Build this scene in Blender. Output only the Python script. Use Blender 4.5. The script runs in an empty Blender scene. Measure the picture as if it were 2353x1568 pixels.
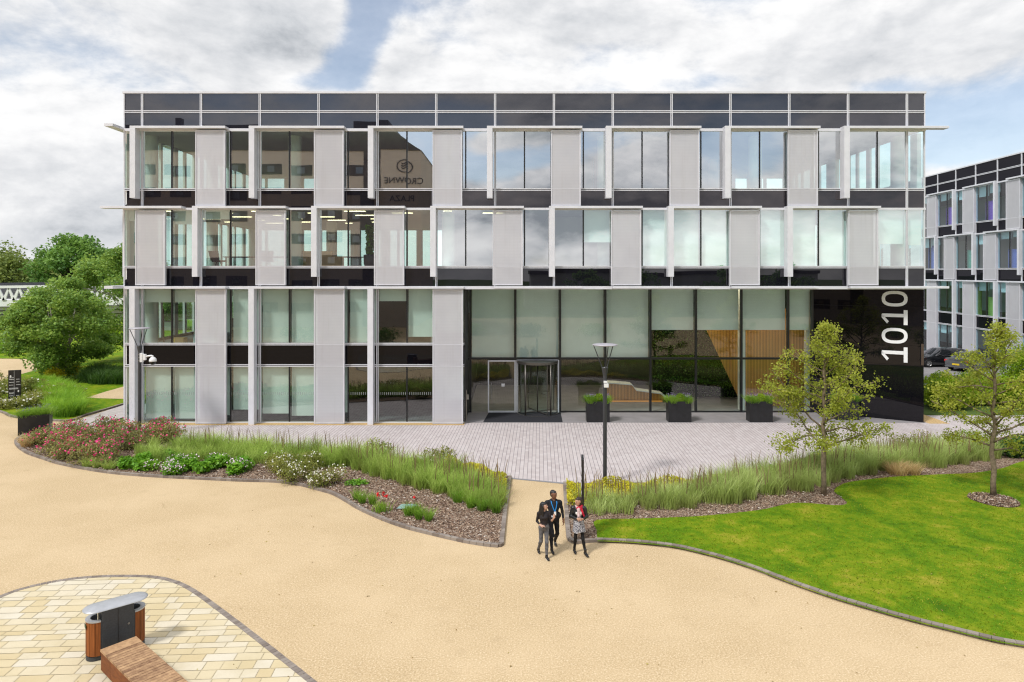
import bpy, bmesh, math, random
import numpy as np
from mathutils import Vector, Matrix
from mathutils.geometry import tessellate_polygon

random.seed(7)
RNG = np.random.default_rng(11)
SC = bpy.context.scene
COL = SC.collection

# ------------------------------------------------------------------ survey: camera station and ground points
CAMH = 7.7          # height of the camera station above the plaza (m)
FL, CX, HY = 1569.0, 1176.5, 625.0   # focal length, centre and horizon of the survey picture (px)
Y0 = 34.8           # facade line of the office block

def G(x, y, z=0.0):
    """surveyed point on the ground (height z)"""
    Y = FL * (CAMH - z) / (y - HY)
    return ((x - CX) / FL * Y, Y)

def GL(pts, z=0.0):
    return [G(x, y, z) for x, y in pts]

def catmull(pts, n=6, closed=False):
    P = [np.array(p, float) for p in pts]
    out = []
    N = len(P)
    rng = range(N if closed else N - 1)
    for i in rng:
        p1, p2 = P[i], P[(i + 1) % N]
        p0 = P[(i - 1) % N] if (closed or i > 0) else p1
        p3 = P[(i + 2) % N] if (closed or i < N - 2) else p2
        for k in range(n):
            t = k / n
            out.append(tuple(0.5 * ((2 * p1) + (-p0 + p2) * t + (2 * p0 - 5 * p1 + 4 * p2 - p3) * t * t + (-p0 + 3 * p1 - 3 * p2 + p3) * t ** 3)))
    if not closed:
        out.append(tuple(P[-1]))
    return out

def inpoly(pts, poly):
    x, y = pts[:, 0], pts[:, 1]
    c = np.zeros(len(pts), bool)
    n = len(poly)
    for i in range(n):
        x1, y1 = poly[i]; x2, y2 = poly[(i + 1) % n]
        if y1 == y2:
            continue
        m = ((y1 > y) != (y2 > y)) & (x < (x2 - x1) * (y - y1) / (y2 - y1) + x1)
        c ^= m
    return c

def sample_poly(poly, n, rng=RNG):
    a = np.array(poly)
    lo, hi = a.min(0), a.max(0)
    out = np.zeros((0, 2))
    while len(out) < n:
        p = lo + rng.random((max(n * 2, 64), 2)) * (hi - lo)
        out = np.vstack([out, p[inpoly(p, poly)]])
    return out[:n]

# ------------------------------------------------------------------ objects
def link(o, parent=None):
    COL.objects.link(o)
    if parent is not None:
        o.parent = parent
    return o

def tag(o, label=None, cat=None, group=None, kind=None):
    if label: o['label'] = label
    if cat: o['category'] = cat
    if group: o['group'] = group
    if kind: o['kind'] = kind
    return o

def thing(name, label, cat, loc=(0, 0, 0), rz=0.0, group=None):
    o = bpy.data.objects.new(name, None)
    o.empty_display_size = 0.2
    o.location = loc
    o.rotation_euler = (0, 0, rz)
    link(o)
    return tag(o, label, cat, group)

def copy_tree(o, parent=None):
    c = o.copy()
    COL.objects.link(c)
    c.parent = parent
    for ch in list(o.children):
        copy_tree(ch, c)
    return c

class MB:
    """collects shapes, links them as ONE mesh object"""
    def __init__(s, origin=(0, 0, 0)):
        s.v, s.f, s.m, s.t = [], [], [], []
        s.o = np.array(origin, float)
        s.mi = 0
        s.tone = 0.5
    def add(s, verts, faces):
        b = len(s.v)
        for p in verts:
            s.v.append((p[0] - s.o[0], p[1] - s.o[1], p[2] - s.o[2])); s.t.append(s.tone)
        for f in faces:
            s.f.append([b + i for i in f]); s.m.append(s.mi)
    def box(s, x0, x1, y0, y1, z0, z1, M=None):
        vs = [(x0, y0, z0), (x1, y0, z0), (x1, y1, z0), (x0, y1, z0), (x0, y0, z1), (x1, y0, z1), (x1, y1, z1), (x0, y1, z1)]
        if M is not None:
            vs = [M(*p) for p in vs]
        s.add(vs, [(0, 3, 2, 1), (4, 5, 6, 7), (0, 1, 5, 4), (1, 2, 6, 5), (2, 3, 7, 6), (3, 0, 4, 7)])
    def rbox(s, c, u, w, hx, hy, z0, z1):
        """box about c=(x,y) with half sizes along unit u and w"""
        def M(a, b, z): return (c[0] + u[0] * a + w[0] * b, c[1] + u[1] * a + w[1] * b, z)
        s.box(-hx, hx, -hy, hy, z0, z1, M)
    def quad(s, a, b, c, d):
        s.add([a, b, c, d], [(0, 1, 2, 3)])
    def poly(s, pts, z):
        vs = [Vector((p[0], p[1], z)) for p in pts]
        tris = tessellate_polygon([vs])
        fs = []
        for t in tris:
            a, b, c = (vs[i] for i in t)
            fs.append(tuple(t) if (b - a).cross(c - a).z > 0 else (t[0], t[2], t[1]))
        s.add(vs, fs)
    def prism(s, pts, z0, z1):
        n = len(pts)
        ar = sum(pts[i][0] * pts[(i + 1) % n][1] - pts[(i + 1) % n][0] * pts[i][1] for i in range(n))
        if ar < 0: pts = list(reversed(pts))
        s.poly(pts, z1)
        vs = [(p[0], p[1], z0) for p in pts] + [(p[0], p[1], z1) for p in pts]
        s.add(vs, [(i, (i + 1) % n, n + (i + 1) % n, n + i) for i in range(n)])
    def tube(s, pts, radii, n=8, cap=True):
        pts = [Vector(p) for p in pts]
        if not hasattr(radii, '__len__'): radii = [radii] * len(pts)
        vs, fs = [], []
        up = Vector((0, 0, 1))
        prev = None
        for i, p in enumerate(pts):
            d = (pts[min(i + 1, len(pts) - 1)] - pts[max(i - 1, 0)])
            if d.length < 1e-9: d = Vector((0, 0, 1))
            d.normalize()
            if prev is None:
                a = d.cross(up)
                if a.length < 1e-3: a = d.cross(Vector((1, 0, 0)))
            else:
                a = prev - d * prev.dot(d)
                if a.length < 1e-6: a = d.cross(up)
            a.normalize(); prev = a
            b = d.cross(a)
            for k in range(n):
                th = 2 * math.pi * k / n
                vs.append(p + (a * math.cos(th) + b * math.sin(th)) * radii[i])
        for i in range(len(pts) - 1):
            for k in range(n):
                fs.append((i * n + k, i * n + (k + 1) % n, (i + 1) * n + (k + 1) % n, (i + 1) * n + k))
        if cap:
            fs.append(tuple(reversed(range(n)))); fs.append(tuple((len(pts) - 1) * n + k for k in range(n)))
        s.add(vs, fs)
    def lathe(s, c, prof, n=24, a0=0.0, a1=2 * math.pi):
        full = abs(a1 - a0 - 2 * math.pi) < 1e-6
        m = n if full else n + 1
        vs, fs = [], []
        for r, z in prof:
            for k in range(m):
                th = a0 + (a1 - a0) * k / n
                vs.append((c[0] + r * math.cos(th), c[1] + r * math.sin(th), z))
        for i in range(len(prof) - 1):
            for k in range(n):
                k2 = (k + 1) % m
                fs.append((i * m + k, i * m + k2, (i + 1) * m + k2, (i + 1) * m + k))
        s.add(vs, fs)
    def build(s, name, mats, parent=None, smooth=False, bevel=0.0):
        if not isinstance(mats, (list, tuple)): mats = [mats]
        me = bpy.data.meshes.new(name)
        me.from_pydata(s.v, [], s.f)
        for m in mats: me.materials.append(m)
        me.polygons.foreach_set('material_index', np.array(s.m, np.int32))
        at = me.attributes.new('tone', 'FLOAT', 'POINT')
        at.data.foreach_set('value', np.array(s.t, np.float32))
        if smooth: me.polygons.foreach_set('use_smooth', np.ones(len(s.f), bool))
        me.update()
        o = bpy.data.objects.new(name, me)
        link(o, parent)
        if bevel > 0:
            b = o.modifiers.new('soft_edges', 'BEVEL'); b.width = bevel; b.segments = 2; b.limit_method = 'ANGLE'
        return o

def arr_mesh(name, V, Q, mats, parent=None, tone=None, mi=None, smooth=False):
    """V (N,3), Q (M,4) quads"""
    me = bpy.data.meshes.new(name)
    V = np.asarray(V, np.float32); Q = np.asarray(Q, np.int32)
    k = Q.shape[1]
    me.vertices.add(len(V)); me.vertices.foreach_set('co', V.ravel())
    me.loops.add(Q.size); me.loops.foreach_set('vertex_index', Q.ravel())
    me.polygons.add(len(Q))
    me.polygons.foreach_set('loop_start', np.arange(0, Q.size, k, dtype=np.int32))
    me.polygons.foreach_set('loop_total', np.full(len(Q), k, np.int32))
    if not isinstance(mats, (list, tuple)): mats = [mats]
    for m in mats: me.materials.append(m)
    if mi is not None: me.polygons.foreach_set('material_index', np.asarray(mi, np.int32))
    if smooth: me.polygons.foreach_set('use_smooth', np.ones(len(Q), bool))
    me.update(calc_edges=True)
    at = me.attributes.new('tone', 'FLOAT', 'POINT')
    at.data.foreach_set('value', (np.full(len(V), .5) if tone is None else np.asarray(tone)).astype(np.float32))
    o = bpy.data.objects.new(name, me)
    return link(o, parent)

def leaf_arrays(P, size, rng, flat=0.0, aspect=0.62):
    """rhombic leaves at points P; flat>0 turns faces upward"""
    n = len(P)
    size = np.broadcast_to(np.asarray(size, float), (n,))[:, None]
    nr = rng.normal(size=(n, 3)); nr[:, 2] = np.abs(nr[:, 2]) + flat
    nr /= np.linalg.norm(nr, axis=1)[:, None]
    a = np.cross(nr, rng.normal(size=(n, 3))); a /= np.linalg.norm(a, axis=1)[:, None]
    b = np.cross(nr, a)
    l, w = size * .5, size * .5 * aspect
    V = np.stack([P - a * l, P + b * w - a * l * .1 + nr * l * .12, P + a * l, P - b * w - a * l * .1 + nr * l * .12], 1).reshape(-1, 3)
    Q = np.arange(4 * n).reshape(n, 4)
    return V, Q

def leaves(name, P, size, mats, parent=None, rng=RNG, flat=0.2, tone=None, aspect=.62, mi=None, origin=(0, 0, 0)):
    P = np.asarray(P, float) - np.array(origin)
    V, Q = leaf_arrays(P, size, rng, flat, aspect)
    if tone is None: tone = rng.random(len(P))
    return arr_mesh(name, V, Q, mats, parent, np.repeat(tone, 4), mi)

def blades(P, h, w, lean, rng, wind=(0, 0)):
    """three-segment bending blades rooted at P (N,3)"""
    n = len(P)
    h = np.broadcast_to(np.asarray(h, float), (n,)); w = np.broadcast_to(np.asarray(w, float), (n,))
    th = rng.random(n) * 2 * np.pi
    ln = lean * (0.25 + rng.random(n)) * h
    dx = np.cos(th) * ln + wind[0] * h; dy = np.sin(th) * ln + wind[1] * h
    ph = rng.random(n) * np.pi
    sx, sy = np.cos(ph) * w * .5, np.sin(ph) * w * .5
    rows = []
    tones = []
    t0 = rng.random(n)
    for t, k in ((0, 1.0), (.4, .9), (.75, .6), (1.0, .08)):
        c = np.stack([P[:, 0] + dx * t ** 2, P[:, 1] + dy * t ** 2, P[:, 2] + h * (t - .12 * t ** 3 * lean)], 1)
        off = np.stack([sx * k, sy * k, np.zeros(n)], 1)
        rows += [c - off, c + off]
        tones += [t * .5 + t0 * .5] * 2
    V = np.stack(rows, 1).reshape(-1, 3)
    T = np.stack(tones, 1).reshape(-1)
    base = (np.arange(n) * 8)[:, None]
    Q = np.concatenate([base + np.array([[0, 1, 3, 2]]), base + np.array([[2, 3, 5, 4]]), base + np.array([[4, 5, 7, 6]])])
    return V, Q, T

# ------------------------------------------------------------------ materials
MATS = {}
class N:
    """tiny node helper"""
    def __init__(s, nt):
        s.nt = nt
    def new(s, t, **kw):
        n = s.nt.nodes.new(t)
        for k, v in kw.items():
            if k.startswith('i_'):
                n.inputs[k[2:].replace('_', ' ')].default_value = v
            else:
                setattr(n, k, v)
        return n
    def val(s, sock, v):
        if isinstance(v, bpy.types.NodeSocket): s.nt.links.new(v, sock)
        else: sock.default_value = v
    def math(s, op, a, b=0.0, c=None, clamp=False):
        n = s.nt.nodes.new('ShaderNodeMath'); n.operation = op; n.use_clamp = clamp
        s.val(n.inputs[0], a); s.val(n.inputs[1], b)
        if c is not None: s.val(n.inputs[2], c)
        return n.outputs[0]
    def vmath(s, op, a, b=None, scale=None):
        n = s.nt.nodes.new('ShaderNodeVectorMath'); n.operation = op
        s.val(n.inputs[0], a)
        if b is not None: s.val(n.inputs[1], b)
        if scale is not None: s.val(n.inputs['Scale'], scale)
        return n.outputs['Value'] if op in ('LENGTH', 'DISTANCE', 'DOT_PRODUCT') else n.outputs[0]
    def mix(s, fac, a, b, mode='MIX'):
        n = s.nt.nodes.new('ShaderNodeMix'); n.data_type = 'RGBA'; n.blend_type = mode
        s.val(n.inputs[0], fac); s.val(n.inputs[6], a); s.val(n.inputs[7], b)
        return n.outputs[2]
    def noise(s, vec, scale, detail=3, rough=.55, dist=0.0, dim='3D'):
        n = s.nt.nodes.new('ShaderNodeTexNoise'); n.noise_dimensions = dim
        if vec is not None: s.nt.links.new(vec, n.inputs['Vector'])
        n.inputs['Scale'].default_value = scale; n.inputs['Detail'].default_value = detail
        n.inputs['Roughness'].default_value = rough; n.inputs['Distortion'].default_value = dist
        return n.outputs['Fac']
    def ramp(s, fac, stops, interp='LINEAR'):
        n = s.nt.nodes.new('ShaderNodeValToRGB'); n.color_ramp.interpolation = interp
        e = n.color_ramp.elements
        while len(e) < len(stops): e.new(0.5)
        for i, (p, c) in enumerate(stops):
            e[i].position = p; e[i].color = (c[0], c[1], c[2], 1) if hasattr(c, '__len__') else (c, c, c, 1)
        s.nt.links.new(fac, n.inputs[0])
        return n.outputs[0]
    def mapr(s, v, a, b, c=0.0, d=1.0, smooth=True):
        n = s.nt.nodes.new('ShaderNodeMapRange'); n.interpolation_type = 'SMOOTHSTEP' if smooth else 'LINEAR'
        s.val(n.inputs[0], v); n.inputs[1].default_value = a; n.inputs[2].default_value = b
        n.inputs[3].default_value = c; n.inputs[4].default_value = d
        return n.outputs[0]
    def bump(s, h, strength, dist=0.02):
        n = s.nt.nodes.new('ShaderNodeBump'); n.inputs['Strength'].default_value = strength; n.inputs['Distance'].default_value = dist
        s.nt.links.new(h, n.inputs['Height'])
        return n.outputs[0]
    def pos(s):
        g = s.nt.nodes.new('ShaderNodeNewGeometry'); return g.outputs['Position']
    def obj(s):
        g = s.nt.nodes.new('ShaderNodeTexCoord'); return g.outputs['Object']
    def tone(s):
        a = s.nt.nodes.new('ShaderNodeAttribute'); a.attribute_name = 'tone'; return a.outputs['Fac']

def newmat(name):
    m = bpy.data.materials.new(name); m.use_nodes = True
    m.node_tree.nodes.clear()
    n = N(m.node_tree)
    out = n.new('ShaderNodeOutputMaterial')
    MATS[name] = m
    return m, n, out

def rgba(c): return (c[0], c[1], c[2], 1.0)

def principled(n, out, color, rough=.6, metal=0.0, spec=.5, normal=None, coat=0.0):
    p = n.new('ShaderNodeBsdfPrincipled')
    n.val(p.inputs['Base Color'], color if isinstance(color, bpy.types.NodeSocket) else rgba(color))
    n.val(p.inputs['Roughness'], rough); n.val(p.inputs['Metallic'], metal)
    p.inputs['Specular IOR Level'].default_value = spec
    p.inputs['Coat Weight'].default_value = coat
    if normal is not None: n.nt.links.new(normal, p.inputs['Normal'])
    if out is not None: n.nt.links.new(p.outputs[0], out.inputs[0])
    return p

def simple(name, color, rough=.6, metal=0.0, spec=.5, var=.12, vscale=6.0, bump=0.0, bscale=60.0, coat=0.0):
    m, n, out = newmat(name)
    v = n.noise(n.obj(), vscale, 4)
    d = tuple(max(0, c * (1 - var)) for c in color); l = tuple(min(1, c * (1 + var)) for c in color)
    c = n.mix(n.mapr(v, .3, .7), rgba(d), rgba(l))
    nm = n.bump(n.noise(n.obj(), bscale, 2), bump, .01) if bump else None
    r = n.math('ADD', n.math('MULTIPLY', n.noise(n.obj(), vscale * 2.3, 3), .12), rough - .06)
    principled(n, out, c, r, metal, spec, nm, coat)
    return m

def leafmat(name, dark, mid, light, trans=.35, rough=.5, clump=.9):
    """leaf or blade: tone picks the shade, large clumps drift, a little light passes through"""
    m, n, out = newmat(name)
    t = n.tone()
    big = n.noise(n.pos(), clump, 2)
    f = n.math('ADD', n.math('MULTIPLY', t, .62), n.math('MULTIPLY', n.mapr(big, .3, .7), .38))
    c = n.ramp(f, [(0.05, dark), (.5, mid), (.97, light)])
    p = principled(n, None, c, rough, 0, .35)
    tr = n.new('ShaderNodeBsdfTranslucent'); n.nt.links.new(n.mix(.5, c, rgba(light)), tr.inputs[0])
    mx = n.new('ShaderNodeMixShader'); mx.inputs[0].default_value = trans
    n.nt.links.new(p.outputs[0], mx.inputs[1]); n.nt.links.new(tr.outputs[0], mx.inputs[2])
    n.nt.links.new(mx.outputs[0], out.inputs[0])
    return m

def schlick(n, r0):
    """mirror share of a thin sheet, the same from both sides"""
    g = n.new('ShaderNodeNewGeometry')
    c = n.math('ABSOLUTE', n.vmath('DOT_PRODUCT', g.outputs['Normal'], g.outputs['Incoming']))
    k = n.math('POWER', n.math('SUBTRACT', 1.0, c), 5.0)
    return n.math('ADD', n.math('MULTIPLY', k, 1 - r0), r0, clamp=True)

def glassmat(name, tint, ior=2.7, wav=0.0, wscale=.5, rough=0.0, refl=(1, 1, 1), coat=0.0):
    """coated window glass: part mirror, part tinted see-through"""
    m, n, out = newmat(name)
    tr = n.new('ShaderNodeBsdfTransparent'); tr.inputs[0].default_value = rgba(tint)
    gl = n.new('ShaderNodeBsdfGlossy'); gl.inputs['Roughness'].default_value = rough; gl.inputs[0].default_value = rgba(refl)
    fr = schlick(n, ((ior - 1) / (ior + 1)) ** 2)
    if wav:
        nm = n.bump(n.noise(n.pos(), wscale, 1), wav, .05)
        n.nt.links.new(nm, gl.inputs['Normal'])
    if coat:
        # solar coated pane: strong outside mirror over a clear, lightly tinted sheet
        gl.inputs[0].default_value = (coat, coat, coat * 1.02, 1)
        ad = n.new('ShaderNodeAddShader'); n.nt.links.new(tr.outputs[0], ad.inputs[0]); n.nt.links.new(gl.outputs[0], ad.inputs[1])
        n.nt.links.new(ad.outputs[0], out.inputs[0])
        return m
    mx = n.new('ShaderNodeMixShader')
    n.nt.links.new(fr, mx.inputs[0]); n.nt.links.new(tr.outputs[0], mx.inputs[1]); n.nt.links.new(gl.outputs[0], mx.inputs[2])
    n.nt.links.new(mx.outputs[0], out.inputs[0])
    return m

def mirror_black(name, color, ior, wav=.1, wscale=.5, tint=(.95, .93, .97), flat=None):
    m, n, out = newmat(name)
    df = n.new('ShaderNodeBsdfDiffuse'); df.inputs[0].default_value = rgba(color)
    gl = n.new('ShaderNodeBsdfGlossy'); gl.inputs['Roughness'].default_value = .01; gl.inputs[0].default_value = rgba(tint)
    fr = schlick(n, ((ior - 1) / (ior + 1)) ** 2)
    if wav:
        n.nt.links.new(n.bump(n.noise(n.pos(), wscale, 1), wav, .05), gl.inputs['Normal'])
    mx = n.new('ShaderNodeMixShader')
    n.val(mx.inputs[0], fr if flat is None else flat); n.nt.links.new(df.outputs[0], mx.inputs[1]); n.nt.links.new(gl.outputs[0], mx.inputs[2])
    n.nt.links.new(mx.outputs[0], out.inputs[0])
    return m

def emis(name, color, strength):
    m, n, out = newmat(name)
    e = n.new('ShaderNodeEmission'); e.inputs[0].default_value = rgba(color); e.inputs[1].default_value = strength
    n.nt.links.new(e.outputs[0], out.inputs[0])
    return m
# ------------------------------------------------------------------ the materials of this place
ALU = simple('light_aluminium', (.70, .70, .745), .38, .15, .5, .05, 1.5)
ALU_WHITE = simple('white_frame_paint', (.74, .745, .79), .35, .05, .5, .04, 2)
DARKFRAME = simple('black_frame_paint', (.012, .013, .015), .35, 0, .5, .2, 3)
GLASS = glassmat('office_glass', (.56, .68, .645), 3.9, .03, .5, coat=.62)
GLASS_LOW = glassmat('lower_office_glass', (.74, .86, .81), 2.2, .03, .5)
GLASS_TWIN = glassmat('twin_office_glass', (.66, .88, .94), 1.9, .02, .5)
SPANDREL_MID = mirror_black('black_spandrel_glass', (.008, .008, .012), 1.75, .03, .5)
SPANDREL_LOW = mirror_black('jet_black_spandrel_glass', (.004, .004, .006), 1.3, .02, .5)
SPANDREL_TWIN = mirror_black('twin_black_spandrel_glass', (.007, .007, .012), 1.3, .01, .5, flat=.03)
GLASS_CLEAR = glassmat('lobby_glass', (.83, .93, .89), 1.75, .02, .5)
GLASS_FAR = glassmat('side_glass', (.72, .90, .86), 1.6)
SPANDREL = mirror_black('dark_spandrel_glass', (.010, .010, .014), 1.95, .03, .5, (1, .90, .90))
SPANDREL_TOP = mirror_black('dark_parapet_glass', (.016, .017, .024), 2.0, .03, .5)
BLACKWALL = mirror_black('polished_black_panel', (.005, .005, .007), 1.42, .02, .4)
BLIND = simple('roller_blind', (.86, .88, .86), .85, 0, .2, .03, 1.2, .1, 400)
CEIL = simple('office_ceiling', (.44, .44, .43), .9, 0, .2, .03, 1)
CARPET = simple('office_carpet', (.16, .16, .17), .95, 0, .1, .2, 3)
PLASTER = simple('interior_white_paint', (.80, .80, .77), .8, 0, .3, .03, 1)
DARKWALL = simple('interior_dark_wall', (.045, .043, .042), .7, 0, .3, .2, 1)
LIGHTS = emis('ceiling_lamp_glow', (1.0, .82, .50), 3.5)
LED = emis('amber_led_glow', (1.0, .42, .08), 1.3)
LOBBYLAMP = emis('lobby_lamp_glow', (1.0, .82, .56), 6.0)
STEEL = simple('brushed_steel', (.34, .34, .34), .32, .8, .5, .1, 8)
DARKSTEEL = simple('bronze_grey_steel', (.13, .12, .11), .35, .6, .5, .1, 8)
LAMPDARK = simple('lamp_dark_grey_paint', (.045, .047, .055), .42, .1, .5, .12, 4)
LAMPDISC = simple('lamp_disc_grey', (.44, .42, .46), .4, .2, .5, .06, 4)
WHITEPLASTIC = simple('white_plastic', (.82, .82, .82), .35, 0, .5, .03, 4)
BLACKPLANTER = simple('black_planter', (.012, .012, .014), .4, 0, .5, .3, 5)
SOIL = simple('soil', (.045, .033, .024), .95, 0, .1, .3, 14, .5, 40)
GLASS_MARK = simple('glass_marking_film', (.36, .38, .37), .6, 0, .3, .03, 3)
WHITE_LETTER = simple('white_lettering', (.86, .86, .86), .5, 0, .4, .02, 3)
CARBLACK = simple('black_car_paint', (.010, .011, .014), .16, .1, .6, .1, 2, 0, 60, .8)
CARGREY = simple('dark_grey_car_paint', (.14, .145, .155), .22, .5, .6, .08, 2, 0, 60, .7)
CARGLASS = mirror_black('car_glass', (.012, .014, .016), 1.7, 0)
TYRE = simple('tyre_rubber', (.018, .018, .018), .85, 0, .3, .2, 6)
REDLAMP = simple('red_lamp_lens', (.55, .02, .02), .2, 0, .6, .1, 8)
YELLOWPLATE = simple('yellow_plate', (.75, .52, .03), .5, 0, .4, .03, 5)
CARDBOARD = simple('cardboard', (.42, .27, .12), .85, 0, .2, .08, 6)
OAKTABLE = simple('pale_oak_veneer', (.60, .34, .15), .5, 0, .4, .08, 3)
CHAIRBROWN = simple('brown_upholstery', (.10, .055, .045), .8, 0, .3, .15, 6)
BRIDGEWHITE = simple('white_bridge_paint', (.78, .78, .77), .6, 0, .3, .05, .4)
CONCRETE = simple('pale_concrete', (.46, .44, .41), .9, 0, .2, .1, .8)
HOTELWALL = simple('beige_render', (.42, .36, .31), .9, 0, .2, .05, .25)
HOTELDARK = simple('dark_cladding', (.05, .036, .042), .5, 0, .4, .15, .6)
SHED = simple('warehouse_cladding', (.42, .40, .40), .8, 0, .3, .06, .3)
PEBBLE = simple('pebble_margin', (.52, .36, .17), .95, 0, .2, .45, 30, .8, 50)
MATTING = simple('entrance_matting', (.035, .036, .042), .95, 0, .1, .2, 40, .4, 300)

def gravel():
    m, n, out = newmat('resin_bound_gravel')
    p = n.pos()
    a = n.noise(p, 26, 3, .8); b = n.noise(p, .35, 4, .6); c = n.noise(p, 2.2, 3)
    base = n.ramp(a, [(.30, (.31, .215, .115)), (.42, (.47, .345, .195)), (.55, (.57, .43, .255)), (.70, (.78, .66, .47))])
    col = n.mix(n.mapr(b, .32, .70), base, n.mix(.35, base, (.70, .545, .35, 1)))
    col = n.mix(n.math('MULTIPLY', n.mapr(c, .54, .78), .28), col, (.42, .31, .18, 1))
    stain = n.math('MULTIPLY', n.mapr(n.noise(p, .9, 5, .7, .6), .63, .74), .45)
    col = n.mix(stain, col, (.36, .25, .13, 1))
    principled(n, out, col, .92, 0, .2, n.bump(a, .5, .015))
    return m
GRAVEL = gravel()

def plaza_mat():
    m, n, out = newmat('grey_block_paving')
    p = n.pos()
    mp = n.new('ShaderNodeMapping'); n.nt.links.new(p, mp.inputs[0])
    mp.inputs['Rotation'].default_value = (0, 0, math.radians(2.3))
    sp = n.new('ShaderNodeSeparateXYZ'); n.nt.links.new(mp.outputs[0], sp.inputs[0])
    W = .156
    cx = n.math('DIVIDE', sp.outputs[0], W)
    fx = n.math('FRACT', cx); ix = n.math('FLOOR', cx)
    wn = n.new('ShaderNodeTexWhiteNoise', noise_dimensions='1D'); n.nt.links.new(ix, wn.inputs['W'])
    cy = n.math('ADD', n.math('DIVIDE', sp.outputs[1], .30), wn.outputs[0])
    fy = n.math('FRACT', cy); iy = n.math('FLOOR', cy)
    cb = n.new('ShaderNodeCombineXYZ'); n.nt.links.new(ix, cb.inputs[0]); n.nt.links.new(iy, cb.inputs[1])
    w2 = n.new('ShaderNodeTexWhiteNoise', noise_dimensions='2D'); n.nt.links.new(cb.outputs[0], w2.inputs['Vector'])
    brick = n.ramp(w2.outputs[0], [(0, (.48, .42, .41)), (.5, (.54, .48, .47)), (1, (.59, .535, .525))])
    fine = n.noise(p, 60, 2); big = n.noise(p, .4, 3)
    brick = n.mix(n.math('MULTIPLY', fine, .25), brick, (.38, .35, .36, 1))
    brick = n.mix(n.math('MULTIPLY', n.mapr(big, .35, .7), .35), brick, (.60, .54, .53, 1))
    jx = n.math('LESS_THAN', fx, .10); jy = n.math('LESS_THAN', fy, .03)
    col = n.mix(n.math('MULTIPLY', jy, .30), brick, (.22, .19, .18, 1))
    col = n.mix(n.math('MULTIPLY', jx, .86), col, (.09, .08, .09, 1))
    principled(n, out, col, .85, 0, .25, n.bump(fine, .2, .01))
    return m
PLAZA = plaza_mat()
SMOOTHPAVE = simple('smooth_grey_slab', (.27, .255, .26), .7, 0, .3, .08, 1.5, .1, 90)
PAVESTRIP = simple('pale_side_paving', (.46, .42, .40), .85, 0, .2, .10, 3, .2, 80)
CARPARK = simple('car_park_tarmac', (.26, .25, .25), .9, 0, .2, .1, .6, .2, 60)
GROUND = simple('far_ground_grass', (.075, .115, .030), .95, 0, .1, .35, .15)

def lawn_mat():
    m, n, out = newmat('mown_lawn')
    p = n.pos()
    a = n.noise(p, .75, 5, .62, .4); b = n.noise(p, 3.2, 4, .7); f = n.noise(p, 70, 2, .6)
    k = n.math('ADD', n.math('MULTIPLY', a, .62), n.math('MULTIPLY', b, .38))
    col = n.ramp(k, [(.36, (.080, .190, .003)), (.46, (.150, .290, .004)), (.56, (.28, .365, .010)), (.66, (.50, .44, .05))])
    col = n.mix(n.mapr(f, .3, .75), n.mix(.45, col, (.03, .07, .004, 1)), col)
    principled(n, out, col, .9, 0, .15, n.bump(f, .9, .03))
    return m
LAWN = lawn_mat()

def mulch_mat():
    m, n, out = newmat('bark_mulch_base')
    p = n.pos()
    v = n.new('ShaderNodeTexVoronoi'); v.inputs['Scale'].default_value = 26; n.nt.links.new(p, v.inputs['Vector'])
    sep = n.new('ShaderNodeSeparateColor'); n.nt.links.new(v.outputs['Color'], sep.inputs[0])
    col = n.ramp(sep.outputs[0], [(0, (.06, .036, .026)), (.4, (.20, .13, .09)), (.75, (.31, .22, .16)), (1, (.46, .38, .30))])
    principled(n, out, col, .95, 0, .1, n.bump(v.outputs['Distance'], .7, .03))
    return m
MULCH = mulch_mat()

def chip_mat():
    m, n, out = newmat('bark_chips')
    c = n.ramp(n.tone(), [(0, (.06, .035, .028)), (.35, (.22, .14, .10)), (.7, (.40, .28, .19)), (.9, (.52, .44, .36)), (1, (.64, .58, .52))])
    principled(n, out, c, .9, 0, .1)
    return m
CHIP = chip_mat()

def kerb_mat():
    m, n, out = newmat('kerb_brick')
    f = n.noise(n.pos(), 45, 3)
    c = n.ramp(n.tone(), [(0, (.20, .165, .14)), (.5, (.27, .23, .20)), (1, (.34, .295, .255))])
    c = n.mix(n.math('MULTIPLY', f, .35), c, (.16, .13, .115, 1))
    principled(n, out, c, .9, 0, .2, n.bump(f, .3, .01))
    return m
KERB = kerb_mat()

def flag_mat():
    m, n, out = newmat('sandstone_flag')
    p = n.pos(); f = n.noise(p, 30, 4, .65); b = n.noise(p, 1.3, 4)
    c = n.ramp(n.tone(), [(0, (.60, .49, .295)), (.35, (.64, .545, .355)), (.7, (.66, .58, .415)), (1, (.68, .63, .52))])
    c = n.mix(n.math('MULTIPLY', n.mapr(b, .38, .72), .28), c, (.46, .37, .185, 1))
    c = n.mix(n.math('MULTIPLY', f, .22), c, (.42, .32, .17, 1))
    principled(n, out, c, .85, 0, .25, n.bump(f, .25, .01))
    return m
FLAG = flag_mat()
GROUT = simple('flag_joint', (.52, .44, .29), .95, 0, .1, .15, 10)

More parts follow.
